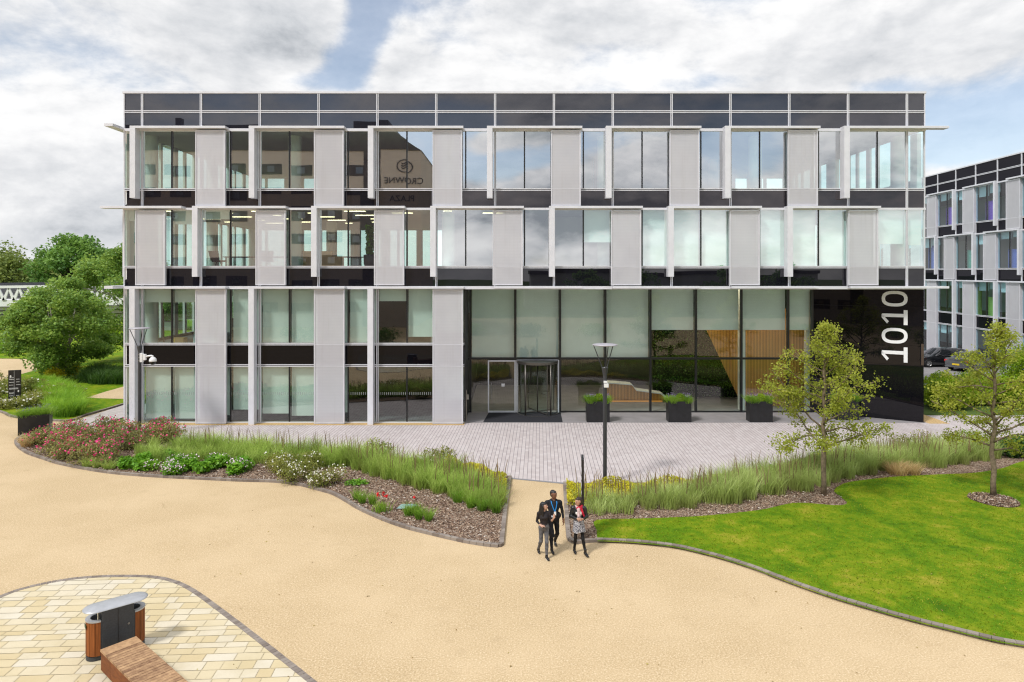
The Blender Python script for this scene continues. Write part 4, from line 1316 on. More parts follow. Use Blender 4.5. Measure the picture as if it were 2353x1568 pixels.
# trees the glass mirrors, standing across the court
for i, (X, Y, H, r) in enumerate([(14, -52, 7.6, 4), (24, -58, 8.2, 5), (40, -58, 7.8, 4.5), (52, -60, 8.6, 5)]):
    crown_tree('court_tree', (X, Y, 0), H, r, H * .58, H * .42, 'dark green tree across the court, seen only mirrored in the glass', 40 + i, L_FAR, DARKBARK, 3500, .5, 26, 1, 'trees mirrored in the glass front', .25, (.24, .38))

# ------------------------------------------------------------------ grasses
def grass_mass(name, P, h, w, lean, m, label, seed, wind=(0, 0), cat='ornamental grass'):
    rng = np.random.default_rng(seed)
    V, Q, T = blades(P, h, w, lean, rng, wind)
    o = arr_mesh(name, V, Q, m, None, T)
    return tag(o, label, cat, None, 'stuff')

def tussocks(poly, step, per, r, hmin, hmax, seed, jitter=.5, keep=None):
    """roots of grass clumps set out over a polygon"""
    rng = np.random.default_rng(seed)
    a = np.array(poly); lo, hi = a.min(0), a.max(0)
    xs = np.arange(lo[0], hi[0], step); ys = np.arange(lo[1], hi[1], step)
    C = np.array([(x + (j % 2) * step / 2, y) for j, y in enumerate(ys) for x in xs]) + rng.normal(size=(len(xs) * len(ys), 2)) * step * .22 * jitter
    C = C[inpoly(C, poly)]
    if keep is not None: C = C[keep(C)]
    P = []; Hh = []
    for c in C:
        m = int(per * rng.uniform(.7, 1.3)); hh = rng.uniform(hmin, hmax)
        th = rng.random(m) * 2 * np.pi; rr = r * rng.random(m) ** .6
        P.append(np.stack([c[0] + np.cos(th) * rr, c[1] + np.sin(th) * rr, np.full(m, .05)], 1)); Hh.append(hh * rng.uniform(.55, 1.12, m))
    return np.vstack(P), np.concatenate(Hh)

GA = GL([(395, 1040), (560, 1052), (700, 1062), (800, 1075), (880, 1098), (960, 1122), (1060, 1150), (1130, 1178), (1160, 1166), (1165, 1128), (1100, 1110), (1000, 1090), (900, 1070), (760, 1053), (600, 1041), (440, 1030)], .05)
P, Hh = tussocks(GA, .40, 170, .26, .55, 1.05, 3)
Hh *= np.clip(1.0 - (P[:, 0] + 2.2) * .16, .62, 1.0)
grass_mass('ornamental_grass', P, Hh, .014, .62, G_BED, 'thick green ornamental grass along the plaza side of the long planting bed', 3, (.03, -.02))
GA2 = GL([(300, 1048), (340, 1062), (400, 1066), (470, 1062), (540, 1066), (700, 1078), (780, 1082), (740, 1060), (600, 1052), (420, 1040), (330, 1034)], .05)
P, Hh = tussocks(GA2, .5, 110, .26, .42, .8, 4)
grass_mass('ornamental_grass', P, Hh, .014, .55, G_BED, 'lower arching grass between the roses and the bright green plants', 4, (.04, -.03))
GC = GL([(1330, 1190), (1420, 1180), (1540, 1172), (1660, 1160), (1780, 1143), (1860, 1128), (1900, 1112), (2000, 1090), (2120, 1078), (2260, 1064), (2290, 1050), (2200, 1042), (2060, 1050), (1960, 1062), (1860, 1080), (1760, 1100), (1640, 1126), (1500, 1144), (1400, 1150), (1322, 1152)], .05)
P, Hh = tussocks(GC, .46, 180, .27, .62, 1.12, 5)
Hh *= np.clip(.60 + (P[:, 0] - 2.5) * .075, .60, 1.0)
kp = np.random.default_rng(6).random(len(P)) < np.clip(.5 + (P[:, 0] - 2.0) * .1, .5, 1); P, Hh = P[kp], Hh[kp]
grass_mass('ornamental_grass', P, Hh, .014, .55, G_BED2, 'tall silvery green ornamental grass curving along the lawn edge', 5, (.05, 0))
# seed heads standing above the grasses
rng = np.random.default_rng(9)
S = np.vstack([sample_poly(GA, 260, rng), sample_poly(GC, 420, rng)]); S = np.column_stack([S, np.full(len(S), .5)])
V, Q, T = blades(S, rng.uniform(.55, .82, len(S)), .030, .2, rng)
tag(arr_mesh('grass_plumes', V, Q, leafmat('brown_seed_head', (.14, .09, .05), (.26, .18, .09), (.42, .32, .19), .3), None, T), 'thin brown seed heads standing above the bed grasses', 'seed heads', None, 'stuff')

def tuft(c, h, r, n, m, label, seed, group=None, name='grass_tuft', lean=.6, w=.014, cat='grass tuft'):
    rng = np.random.default_rng(seed)
    th = rng.random(n) * 2 * np.pi; rr = r * rng.random(n) ** .6
    P = np.stack([np.cos(th) * rr, np.sin(th) * rr, np.zeros(n)], 1)
    V, Q, T = blades(P, rng.uniform(.6, 1.1, n) * h, w, lean, rng)
    out = np.clip(rr / r, 0, 1); V = V.reshape(n, 8, 3)
    k = np.array([0, 0, .4, .4, .75, .75, 1, 1])[None, :, None] ** 1.5
    V[:, :, :2] += (P[:, None, :2] * k * h * .9 / max(r, .05) * .35)
    o = arr_mesh(name, V.reshape(-1, 3), Q, m, None, T)
    o.location = (c[0], c[1], .05)
    return tag(o, label, cat, group)
for i, (x, y) in enumerate([(1052, 1158), (1082, 1170), (1108, 1177), (1140, 1182)]):
    tuft(G(x, y), .46, .13, 150, G_TUFT, 'small fresh green tuft in front of the tall grasses near the bed corner', 60 + i, 'four green tufts before the tall grass')
for i, (x, y, lab) in enumerate([(820, 1152, 'pair of thin green tufts at the kerb beside the white daisies'), (832, 1160, 'slim green tuft just right of the first by the kerb'), (856, 1163, 'yellowish sparse tuft between the thin tufts and the red flowers'),
                                 (938, 1189, 'short green tuft next to the teal plastic sheet'), (962, 1197, 'middle green tuft in front of the single red flower'), (985, 1201, 'green tuft last in the row along the kerb')]):
    tuft(G(x, y), .42, .10, 110, G_TUFT, lab, 70 + i)
for i, (x, y) in enumerate([(958, 1110), (985, 1118), (1015, 1126), (1040, 1136), (1068, 1138)]):
    tuft(G(x, y), .55, .2, 170, G_TUFT, 'darker green grass clump at the foot of the pale tall grasses', 80 + i, 'dark grass clumps under the tall grass')
tuft(G(905, 1095), .45, .32, 260, L_HOSTA, 'vivid green strappy plant behind the bark mulch', 86, name='strappy_plant', cat='plant')
for i, (x, y) in enumerate([(205, 1075), (228, 1077), (252, 1080)]):
    tuft(G(x, y), .42, .22, 170, G_BED, 'thin yellowish grass clump at the kerb under the roses', 90 + i, 'grass clumps at the rose bed kerb', lean=.9)
tuft(G(62, 1030), .62, .2, 260, G_STRAW, 'tawny dry grass clump at the tip of the rose bed', 95, lean=.7, name='dry_grass_clump')
tuft(G(72, 1022), .55, .2, 200, G_BED, 'dull green grass clump behind the tawny one by the black planter', 96, lean=.7)
tuft(G(2062, 1092), .55, .34, 420, G_STRAW, 'blond feathery grass clump in front of the silvery grasses', 97, lean=.9, name='feather_grass_clump')
tuft(G(2095, 1092), .50, .28, 300, G_STRAW, 'smaller straw coloured clump beside the blond feathery one', 98, lean=.9, name='feather_grass_clump')

# lawn blades: short grass over the mown surface
LV = LAWN_P
P = sample_poly([p for p in LV], 70000, np.random.default_rng(2)); P = P[(P[:, 1] < 27) & (P[:, 0] < 24)]
ringd = np.hypot(P[:, 0] - ringc[0], P[:, 1] - ringc[1]); P = P[ringd > .76]
rng = np.random.default_rng(12)
P3 = np.column_stack([P, np.full(len(P), .05)])
grass_mass('lawn_grass', P3, rng.uniform(.025, .055, len(P3)), .022, .8, G_LAWN, 'short mown grass of the front lawn', 12, cat='grass')
# bark chips on the beds
def chips(name, poly, n, seed, z, label, avoid=None):
    rng = np.random.default_rng(seed)
    P = sample_poly(poly, n, rng)
    if avoid is not None: P = P[~inpoly(P, avoid)]
    P3 = np.column_stack([P, z + rng.random(len(P)) * .035])
    V, Q = leaf_arrays(P3, rng.uniform(.035, .105, len(P3)), rng, 1.2, .42)
    return tag(arr_mesh(name, V, Q, CHIP, None, np.repeat(rng.random(len(P3)), 4)), label, 'bark mulch', None, 'stuff')
chips('bark_mulch', LB, 34000, 1, .055, 'brown bark chips over the long planting bed')
chips('bark_mulch', [p for p in RB if p[1] < 30 and p[0] < 22], 26000, 2, .05, 'brown bark chips between the grasses and the lawn', LAWN_P)
chips('bark_mulch', ring, 1800, 3, .066, 'round patch of bark chips about the lawn tree')

# ------------------------------------------------------------------ shrubs and flowers
def bush(name, c, blobs, n, lsize, lm, label, seed, flower=None, nfl=0, fsize=.07, group=None, cat='shrub', flat=.25, stemcol=None, ftop=.35, aspect=.62):
    """blobs: (dx,dy,z,rx,ry,rz) mounds of leaves; flowers sit on the outside"""
    rng = np.random.default_rng(seed)
    t = thing(name, label, cat, (c[0], c[1], .04), 0, group)
    P = []; T = []; F = []
    tot = sum(b[3] * b[4] * b[5] for b in blobs) ** 1.0
    for b in blobs:
        m = max(20, int(n * (b[3] * b[4] * b[5]) / tot))
        v = rng.normal(size=(m, 3)); v /= np.linalg.norm(v, axis=1)[:, None]
        r = rng.random(m) ** .30
        p = np.array(b[:3]) + v * r[:, None] * np.array(b[3:6]) * (1 + .16 * np.sin(5 * v[:, :1] + 3 * v[:, 1:2] + seed)) + rng.normal(size=(m, 3)) * .03
        P.append(p); T.append(np.clip(rng.normal(.5, .25, m), 0, 1))
        if flower is not None:
            k = max(2, int(nfl * (b[3] * b[4]) / sum(q[3] * q[4] for q in blobs)))
            v = rng.normal(size=(k, 3)); v[:, 2] = np.abs(v[:, 2]) * .9 + ftop * rng.random(k) - .1; v[:, 1] -= .25; v /= np.linalg.norm(v, axis=1)[:, None]
            F.append(np.array(b[:3]) + v * np.array(b[3:6]) * rng.uniform(.95, 1.12, (k, 1)))
    P = np.vstack(P); T = np.concatenate(T); kp = P[:, 2] > 0
    leaves('foliage', P[kp], rng.uniform(.7, 1.3, kp.sum()) * lsize, lm, t, rng, flat, T[kp], aspect)
    mb = MB(); rnd = random.Random(seed)
    for b in blobs:
        for k in range(4):
            e = Vector((b[0] + rnd.gauss(0, b[3] * .5), b[1] + rnd.gauss(0, b[4] * .5), b[2] + b[5] * .3))
            mb.tube([(b[0] * .8, b[1] * .8, -.03), Vector((b[0] * .9, b[1] * .9, 0)).lerp(e, .55), e], [.014, .010, .005], 4, cap=False)
    mb.build('stems', DARKBARK, t)
    if flower is not None:
        F = np.vstack(F); F = F[F[:, 2] > .04]
        Vs, Qs = [], []; off = 0
        for k in range(3):     # three crossed petals make one bloom
            V, Q = leaf_arrays(F + rng.normal(size=F.shape) * fsize * .12, rng.uniform(.75, 1.25, len(F)) * fsize, rng, .4, .85)
            Vs.append(V); Qs.append(Q + off); off += len(V)
        o = arr_mesh('blooms', np.vstack(Vs), np.vstack(Qs), flower, t)
        o['kind'] = 'stuff'
    return t
# roses, a drift of bushes at the end of the long bed
rr = random.Random(3)
roses = [(120, 1040), (165, 1052), (110, 1018), (150, 1026), (205, 1046), (200, 1015), (250, 1055), (255, 1022), (300, 1030), (245, 1000), (310, 1003), (355, 1016), (392, 1014), (360, 998), (165, 1004), (222, 1066)]
for i, (x, y) in enumerate(roses):
    c = G(x, y + 3)
    bl = [(rr.gauss(0, .32), rr.gauss(0, .25), .42 + rr.gauss(0, .05), .48, .45, .40) for _ in range(4)] + [(0, -.1, .22, .55, .5, .24)]
    bush('rose_bush', c, bl, 1900, .075, L_ROSE, 'rose bush with bright pink blooms in the drift at the rounded bed end', 100 + i, PETAL_PINK, 46, .085, 'pink rose bushes at the bed end', 'rose bush')
# bright green leafy plants and pale pink flowers along the kerb
for i, (x, y) in enumerate([(297, 1076), (330, 1068), (322, 1083), (392, 1062), (428, 1087), (465, 1090), (505, 1078), (480, 1080), (538, 1090), (565, 1075), (400, 1078)]):
    c = G(x, y)
    bl = [(rr.gauss(0, .13), rr.gauss(0, .12), .2 + rr.gauss(0, .03), .26, .25, .2) for _ in range(3)]
    bush('leafy_plant', c, bl, 620, .15, L_HOSTA, 'bright green leafy plant in the group behind the curved kerb', 130 + i, None, 0, 0, 'bright green leafy plants by the kerb', 'plant', .6)
for i, (x, y, lab) in enumerate([(375, 1085, 'widest mound of pale pink flowers among the leafy plants'), (425, 1070, 'mound of pale pink flowers behind the widest one'), (398, 1095, 'low pale pink flower mound touching the kerb'), (545, 1083, 'pale pink flower mound nearest the bare mulch'), (515, 1070, 'small pale pink flower mound behind the leafy plants')]):
    c = G(x, y)
    bl = [(rr.gauss(0, .25), rr.gauss(0, .12), .2, .34, .26, .2) for _ in range(3)]
    bush('pink_flower_mound', c, bl, 900, .085, L_HOSTA, lab, 150 + i, PETAL_PALE, 80, .055, None, 'flowers', .4)
# white daisies
for i, (x, y, n, lab) in enumerate([(655, 1090, 60, 'straggly bush with scattered white flowers beside the bare mulch'), (700, 1080, 40, 'tall olive bush with few white flowers in front of the grasses'), (745, 1118, 150, 'bush covered in white daisies spilling over the kerb'), (690, 1105, 60, 'low white flowered bush between the two taller ones'), (640, 1075, 24, 'thin olive bush behind the straggly white flowered one')]):
    c = G(x, y)
    bl = [(rr.gauss(0, .3), rr.gauss(0, .2), .32 + rr.gauss(0, .06), .40, .36, .32) for _ in range(4)]
    bush('daisy_bush', c, bl, 1500, .065, L_SHRUB, lab, 160 + i, PETAL_WHITE, int(n * .7), .06, None, 'flower bush', .2)
bush('low_herb', G(815, 1117), [(0, 0, .08, .34, .2, .1), (.3, .05, .06, .2, .16, .08)], 420, .09, L_HOSTA, 'flat vivid green herb on the open mulch', 170, None, 0, 0, None, 'plant', .8)
# red flowers on thin stems
def red_plant(x, y, blooms, label, seed):
    c = G(x, y); rng = np.random.default_rng(seed); rnd = random.Random(seed)
    t = thing('red_flower', label, 'flower', (c[0], c[1], .05))
    n = 170; P = np.stack([rng.normal(0, .13, n), rng.normal(0, .09, n), np.zeros(n)], 1)
    V, Q, T = blades(P, rng.uniform(.22, .42, n), .016, .6, rng); arr_mesh('foliage', V, Q, G_TUFT, t, T)
    for dx, dy, z in blooms:
        mb = MB(); mb.tube([(dx * .6, dy, 0), (dx, dy, z)], .006, 5); mb.build('stem', BARK, t)
        V, Q = leaf_arrays(np.array([(dx, dy, z)] * 12) + rng.normal(size=(12, 3)) * np.array([.02, .02, .035]), .075, rng, .3, .8); arr_mesh('bloom', V, Q, PETAL_RED, t)
red_plant(878, 1180, [(-.12, 0, .55), (.03, .02, .56), (.13, -.02, .52)], 'tall plant with a row of red blooms near the curved kerb', 1)
red_plant(952, 1186, [(.02, 0, .52)], 'plant with a single red spike behind the teal sheet', 2)
mb = MB(); c = G(935, 1171)
mb.add([(-.32, -.16, .01), (.12, -.22, .03), (.34, .06, .05), (.16, .22, .04), (-.2, .12, .06), (0, 0, .10)], [(0, 1, 5), (1, 2, 5), (2, 3, 5), (3, 4, 5), (4, 0, 5)])
o = mb.build('plastic_sheet', PLASTICBLUE); o.location = (c[0], c[1], .07); tag(o, 'crumpled pale teal plastic sheet lying on the bark mulch', 'litter')

# golden ground cover at both sides of the gravel walk
def cover(name, poly, n, h, size, lm, label, seed, extra=None):
    rng = np.random.default_rng(seed)
    P = sample_poly(poly, n, rng)
    bump_ = .6 + .4 * np.sin(P[:, 0] * 3.1) * np.cos(P[:, 1] * 2.7)
    P3 = np.column_stack([P, .04 + h * rng.random(n) ** .5 * bump_])
    o = leaves(name, P3, rng.uniform(.7, 1.3, n) * size, lm, None, rng, .9)
    return tag(o, label, 'ground cover', None, 'stuff')
YC1 = GL([(1030, 1072), (1100, 1082), (1160, 1099), (1165, 1128), (1158, 1140), (1090, 1108), (1010, 1086)], .05)
cover('golden_groundcover', YC1, 6500, .50, .075, L_YELLOW, 'golden yellow ground cover in the corner behind the tall grass', 1)
YC2 = GL([(1302, 1116), (1400, 1117), (1520, 1114), (1620, 1107), (1690, 1096), (1690, 1108), (1600, 1128), (1500, 1145), (1400, 1152), (1304, 1165)], .05)
cover('golden_groundcover', YC2, 14000, .40, .075, L_YELLOW, 'golden yellow ground cover around the foot of the nearer lamp post', 2)
cover('green_groundcover', GL([(1640, 1104), (1720, 1090), (1800, 1072), (1890, 1046), (1960, 1036), (1960, 1050), (1860, 1076), (1740, 1108), (1650, 1125)], .05), 4500, .3, .08, L_HOSTA, 'fresh green ground cover behind the young tree', 3)
cover('green_groundcover', GL([(1880, 1048), (1980, 1032), (2100, 1024), (2110, 1040), (1980, 1056), (1880, 1075)], .05), 5200, .12, .07, L_HEDGE, 'flat bright green strip between the plaza and the tall grasses', 4)
for i, (x, y, h, lab) in enumerate([(2100, 1045, .8, 'wispy shrub with white flecks above the grasses by the black wall corner'), (2160, 1040, .75, 'feathery green shrub rising behind the silvery grass'), (2215, 1035, .8, 'green shrub behind the lawn tree'), (1010, 1070, .62, 'brownish shrub poking up behind the tall grasses'), (860, 1052, .6, 'dark green shrub among the tall grasses by the plaza')]):
    bl = [(rr.gauss(0, .3), rr.gauss(0, .2), h * .55 + rr.gauss(0, .06), .42, .36, h * .45) for _ in range(4)]
    bush('bed_shrub', G(x, y), bl, 1100, .075, L_SHRUB if i != 2 else L_HEDGE, lab, 180 + i, PETAL_WHITE if i == 0 else None, 26, .05)
bush('broad_leaf_shrub', G(2330, 1052), [(0, 0, .35, .7, .55, .35), (.7, .2, .4, .7, .5, .4)], 1500, .16, L_DGREEN, 'dark broad leaved shrub beside the lawn tree', 190)
bush('broad_leaf_shrub', G(2400, 1046), [(0, 0, .45, .9, .6, .45)], 1100, .16, L_DGREEN, 'dark broad leaved shrub at the very edge of the lawn', 191)

# hedges beyond the black wall
for i, (x0, x1, Y, h, lab, lm) in enumerate([(2136, 2205, 39.0, 1.72, 'bright green rounded hedge next to the black wall', L_HEDGE), (2205, 2290, 40.2, 1.6, 'bright green hedge in front of the parked cars', L_HEDGE), (2290, 2420, 39.6, 1.6, 'green hedge behind the lawn tree', L_HEDGE), (2318, 2430, 44.5, 2.9, 'taller bush behind the lawn tree by the car park', L_HEDGE)]):
    X0, X1 = (x0 - CX) / FL * Y, (x1 - CX) / FL * Y
    nb = max(3, int((X1 - X0) / .7)); bl = []
    for k in range(nb):
        for q in range(2):
            bl.append((X0 - (X0 + X1) / 2 + (k + .5) * (X1 - X0) / nb + rr.gauss(0, .1), (q - .5) * 1.1, h * .52 + rr.gauss(0, .12), .62, .75, h * .5))
    bush('hedge', ((X0 + X1) / 2, Y), bl, 9500, .14, lm, lab, 200 + i, None, 0, 0, None, 'hedge', .3)

# island bed: flowering shrubs, long grass
isl = [(14, 938, .55, L_SHRUB, 60), (66, 934, .6, L_SHRUB, 34), (0, 905, .95, L_SHRUB, 40), (55, 905, .9, L_SHRUB, 16), (95, 930, .75, L_SHRUB, 20), (-40, 925, .9, L_SHRUB, 40), (90, 905, .9, L_SHRUB, 8), (120, 915, .8, L_SHRUB, 4), (-20, 880, .9, L_SHRUB, 14)]
labs = ['white flowered shrub at the island kerb nearest the black planter', 'white flecked shrub beside the dark totem sign', 'shrub with white flowers on the far side of the totem sign', 'olive shrub right behind the totem sign', 'olive shrub behind the lavender planter', 'white flowered shrub running out of view at the island kerb', 'olive shrub under the wide low tree', 'olive shrub beside the lush long grass', 'shrub by the gravel lane']
for i, (x, y, h, lm, nf) in enumerate(isl):
    bl = [(rr.gauss(0, .5), rr.gauss(0, .4), h * .5 + rr.gauss(0, .07), .62, .55, h * .5) for _ in range(5)]
    bush('island_shrub', G(x, y), bl, 1900, .10, lm, labs[i], 220 + i, PETAL_WHITE if nf else None, nf, .11)
P, Hh = tussocks(GL([(120, 958), (165, 962), (188, 948), (180, 925), (160, 905), (120, 890), (95, 885), (90, 900), (120, 925), (110, 945)], .05), .45, 150, .34, .75, 1.05, 31)
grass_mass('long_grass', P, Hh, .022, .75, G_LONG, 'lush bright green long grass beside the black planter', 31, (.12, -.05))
P, Hh = tussocks(GL([(190, 882), (285, 886), (290, 862), (230, 858), (190, 866)], .05), .6, 130, .4, .8, 1.15, 32)
grass_mass('long_grass', P, Hh, .03, .8, L_DGREEN, 'dark green long grass at the shaded foot of the office corner', 32, (.1, 0))
P, Hh = tussocks(GL([(-60, 812), (60, 812), (60, 800), (-60, 800)], 0), .9, 120, .5, 1.2, 1.9, 33)
grass_mass('long_grass', P, Hh, .05, .6, G_LONG, 'tall green reeds beyond the gravel lane', 33)
for i, (x, y) in enumerate([(105, 868), (120, 878), (160, 868)]):
    bush('golden_shrub', G(x, y), [(0, 0, .55, .5, .5, .5), (.4, .1, .45, .4, .4, .4)], 700, .13, L_YELLOW, 'yellow leaved shrub at the foot of the wide low tree', 240 + i, None, 0, 0, 'yellow shrubs under the low tree')

# a few fallen leaves on the gravel and the lawn
rng = np.random.default_rng(77)
P = np.column_stack([rng.uniform(-9, 14, 150), rng.uniform(12.5, 22, 150), np.full(150, .075)])
onbed = inpoly(P[:, :2], LAWN_P); P[~onbed, 2] = .012; P = P[onbed | ~(inpoly(P[:, :2], LB) | inpoly(P[:, :2], RB))]
V, Q = leaf_arrays(P, rng.uniform(.03, .065, len(P)), rng, 3.0, .7)
tag(arr_mesh('fallen_leaves', V, Q, leafmat('dry_leaf', (.10, .06, .02), (.30, .20, .06), (.55, .48, .14), .2), None, np.repeat(rng.random(len(P)), 4)), 'small dry leaves scattered over the gravel and the lawn', 'leaves', None, 'stuff')
# ------------------------------------------------------------------ lamps, planters, signs, bin, bench
def lamp(loc, label, rz):
    t = thing('lamp_post', label, 'street lamp', (loc[0], loc[1], 0), rz, 'lamp posts with flat disc heads')
    mb = MB(); mb.lathe((0, 0), [(.11, 0), (.11, .02), (.072, .06), (.072, 4.05), (.0, 4.05)], 20); mb.build('pole', LAMPDARK, t, smooth=True).data.set_sharp_from_angle(angle=.6)
    mb = MB(); mb.lathe((0, 0), [(.074, 3.95), (.115, 4.22), (.105, 4.24), (0, 4.22)], 20); mb.build('collar', LAMPDARK, t)
    for k in range(3):
        a = 2 * math.pi * k / 3 + .35
        mb = MB(); mb.tube([(.09 * math.cos(a), .09 * math.sin(a), 4.2), (.43 * math.cos(a), .43 * math.sin(a), 5.03)], .017, 8); mb.build('arm', LAMPDARK, t)
    mb = MB(); mb.lathe((0, 0), [(0, 5.015), (.40, 5.03), (.455, 5.045), (.455, 5.065), (.40, 5.078), (0, 5.10)], 36); mb.build('lamp_disc', LAMPDISC, t, smooth=True)
    mb = MB(); mb.lathe((0, 0), [(0, 4.23), (.075, 4.225), (.075, 4.20)], 20); mb.build('lens', WHITEPLASTIC, t)
    return t
lc = (3.37, 24.76)
l1 = lamp(lc, 'dark lamp post with disc head rising from the golden ground cover', .3)
l2 = copy_tree(l1); l2.location = (-17.45, 32.0, 0); l2.rotation_euler = (0, 0, .9)
l2['label'] = 'dark lamp post with disc head standing among the pink roses'

def dome_camera():
    bx, by = -17.45 + .075, 31.93
    t = thing('security_camera', 'white dome security camera on a bracket fixed to the lamp post in the roses', 'camera', (bx, by, 3.7))
    mb = MB(); mb.box(0, .13, -.08, .08, -.22, .20); mb.box(.13, .26, -.06, .06, -.13, .15); mb.build('bracket', WHITEPLASTIC, t, bevel=.012)
    mb = MB(); mb.tube([(.24, 0, .03), (.36, 0, .06), (.50, 0, .08), (.57, 0, .06), (.58, 0, -.02)], [.05, .042, .04, .042, .05], 10); mb.build('arm', WHITEPLASTIC, t, smooth=True)
    mb = MB(); mb.lathe((.58, 0), [(.03, .03), (.09, .0), (.15, -.07), (.165, -.16), (.165, -.19), (0, -.19)], 24); mb.build('housing', WHITEPLASTIC, t, smooth=True)
    mb = MB(); mb.lathe((.58, 0), [(.145, -.19), (.14, -.25), (.10, -.32), (.05, -.345), (0, -.35)], 24); mb.build('dome', CARGLASS, t, smooth=True)
    mb = MB()
    for z in (-.17, -.02, .12): mb.lathe((-.075, .07), [(.078, z), (.082, z), (.082, z + .02), (.078, z + .02)], 20)
    mb.build('straps', STEEL, t)
dome_camera()
t = thing('sensor_box', 'small white boxes strapped to the nearer lamp post', 'sensor', (lc[0], lc[1] - .07, 3.62))
mb = MB(); mb.box(-.06, .07, -.09, -.002, .06, .14); mb.box(-.05, .11, -.12, -.002, -.09, .045); mb.build('sensor_housing', WHITEPLASTIC, t, bevel=.01)

def planter(c, rz, label, seed, w=1.17, d=.60, h=1.06, group=None):
    t = thing('planter', label, 'planter', (c[0], c[1], .005), rz, group)
    mb = MB(); k = .035
    mb.box(-w / 2, w / 2, -d / 2, -d / 2 + k, 0, h); mb.box(-w / 2, w / 2, d / 2 - k, d / 2, 0, h); mb.box(-w / 2, -w / 2 + k, -d / 2 + k, d / 2 - k, 0, h - .001); mb.box(w / 2 - k, w / 2, -d / 2 + k, d / 2 - k, 0, h - .001)
    mb.build('trough', BLACKPLANTER, t, bevel=.006)
    mb = MB(); mb.box(-w / 2 + k, w / 2 - k, -d / 2 + k, d / 2 - k, h - .3, h - .09); mb.build('soil', SOIL, t)
    return t
def lavender(c, z, label, seed, w=.62, group=None, tall=.42):
    rng = np.random.default_rng(seed)
    t = thing('lavender', label, 'plant', (c[0], c[1], z), 0, group)
    n = 900; P = np.stack([rng.normal(0, w * .22, n), rng.normal(0, .14, n), np.zeros(n)], 1)
    V, Q, T = blades(P, rng.uniform(.5, 1, n) * tall, .016, .55, rng)
    V = V.reshape(n, 8, 3); k = np.array([0, 0, .4, .4, .75, .75, 1, 1])[None, :, None]; V[:, :, :2] += P[:, None, :2] * k * .9
    arr_mesh('foliage', V.reshape(-1, 3), Q, G_TUFT, t, T)
    m = 80; a = rng.random(m) * 2 * np.pi; r = rng.random(m) ** .5
    F = np.stack([np.cos(a) * r * w * .62, np.sin(a) * r * .36, tall * (.75 + .4 * rng.random(m))], 1)
    V, Q = leaf_arrays(F, .06, rng, .2, .4); o = arr_mesh('blooms', V, Q, PETAL_LAV, t); o['kind'] = 'stuff'
    return t
def box_ball(c, z, label, seed, r=.27):
    rng = np.random.default_rng(seed)
    t = thing('round_bush', label, 'plant', (c[0], c[1], z))
    v = rng.normal(size=(1100, 3)); v /= np.linalg.norm(v, axis=1)[:, None]
    P = v * (r * rng.random((1100, 1)) ** .2) + np.array([0, 0, r * .75])
    leaves('foliage', P, .05, L_HEDGE, t, rng, .2)
    return t
pls = ['first', 'second', 'third', 'fourth']
desc = ['black planter beside the revolving door mat, behind the lamp post', 'black planter standing alone in front of the reception desk', 'black planter partly covered by the young tree leaves', 'black planter behind the young tree by the polished black wall']
for i, x in enumerate((1375, 1563, 1750, 1960)):
    X = (x - CX) / FL * (Y0 + .1); Yp = Y0 + .42 if i < 3 else Y0 + .9
    planter((X, Yp), 0, desc[i], i)
    who = ['next to the revolving door', 'in front of the reception desk', 'behind the leaves of the young tree', 'by the black wall'][i]
    lavender((X - .36, Yp), 0.96, 'lavender clump in the planter ' + who, 300 + i, .46)
    box_ball((X + .08, Yp), 0.96, 'small round green bush in the planter ' + who, 310 + i)
    lavender((X + .42, Yp), 0.96, 'green tuft at the end of the planter ' + who, 320 + i, .34)
pc = (-22.75, 32.6)
planter(pc, math.radians(24), 'black planter of lavender standing alone on the gravel lane', 9, 1.25, .75, .92)
lavender((pc[0] - .33, pc[1] - .18), .82, 'green lavender mound at the near end of the lone planter', 330, .62, None, .40)
lavender((pc[0] + .28, pc[1] + .12), .82, 'greyish flowering lavender at the far end of the lone planter', 331, .62, None, .48)

def totem(c, w, d, h, rz, label):
    t = thing('sign_totem', label, 'sign', (c[0], c[1], .05), rz)
    mb = MB(); mb.box(-w / 2, w / 2, -d / 2, d / 2, -.1, h); mb.build('blade', BLACKPLANTER, t, bevel=.008)
    return t
# direction totem on the island: two columns of small white lines and arrows
tc = G(34, 930)
tt = totem((tc[0], tc[1]), .62, .10, 1.95, math.radians(20), 'tall black direction totem with small white lines of text among the island shrubs')
mb = MB(); rnd = random.Random(8); y = -.054
mb.box(-.02, -.012, y, y + .002, .1, 1.93)
for z, l, r in ((1.50, .22, 0), (1.40, .24, .16), (1.24, .24, .16), (1.08, .20, .16), (.90, .44, 0), (.85, .44, 0), (.63, .24, 0), (.58, .2, 0), (.46, .2, .14)):
    x = -.26
    while x < -.26 + l:
        q = rnd.uniform(.03, .07); mb.box(x, min(-.26 + l, x + q), y, y + .003, z, z + .026); x += q + .012
    x = .08
    while x < .08 + r:
        q = rnd.uniform(.03, .06); mb.box(x, x + q, y, y + .003, z + .012, z + .036); x += q + .012
mb.add([(-.19, y, 1.68), (-.13, y, 1.60), (-.165, y, 1.60), (-.165, y, 1.54), (-.215, y, 1.54), (-.215, y, 1.60), (-.25, y, 1.60)], [(0, 1, 2, 3, 4, 5, 6)])
mb.add([(.19, y, .80), (.25, y, .72), (.215, y, .72), (.215, y, .67), (.165, y, .67), (.165, y, .72), (.13, y, .72)], [(0, 1, 2, 3, 4, 5, 6)])
fix_normals(mb.build('lettering', WHITE_LETTER, tt))
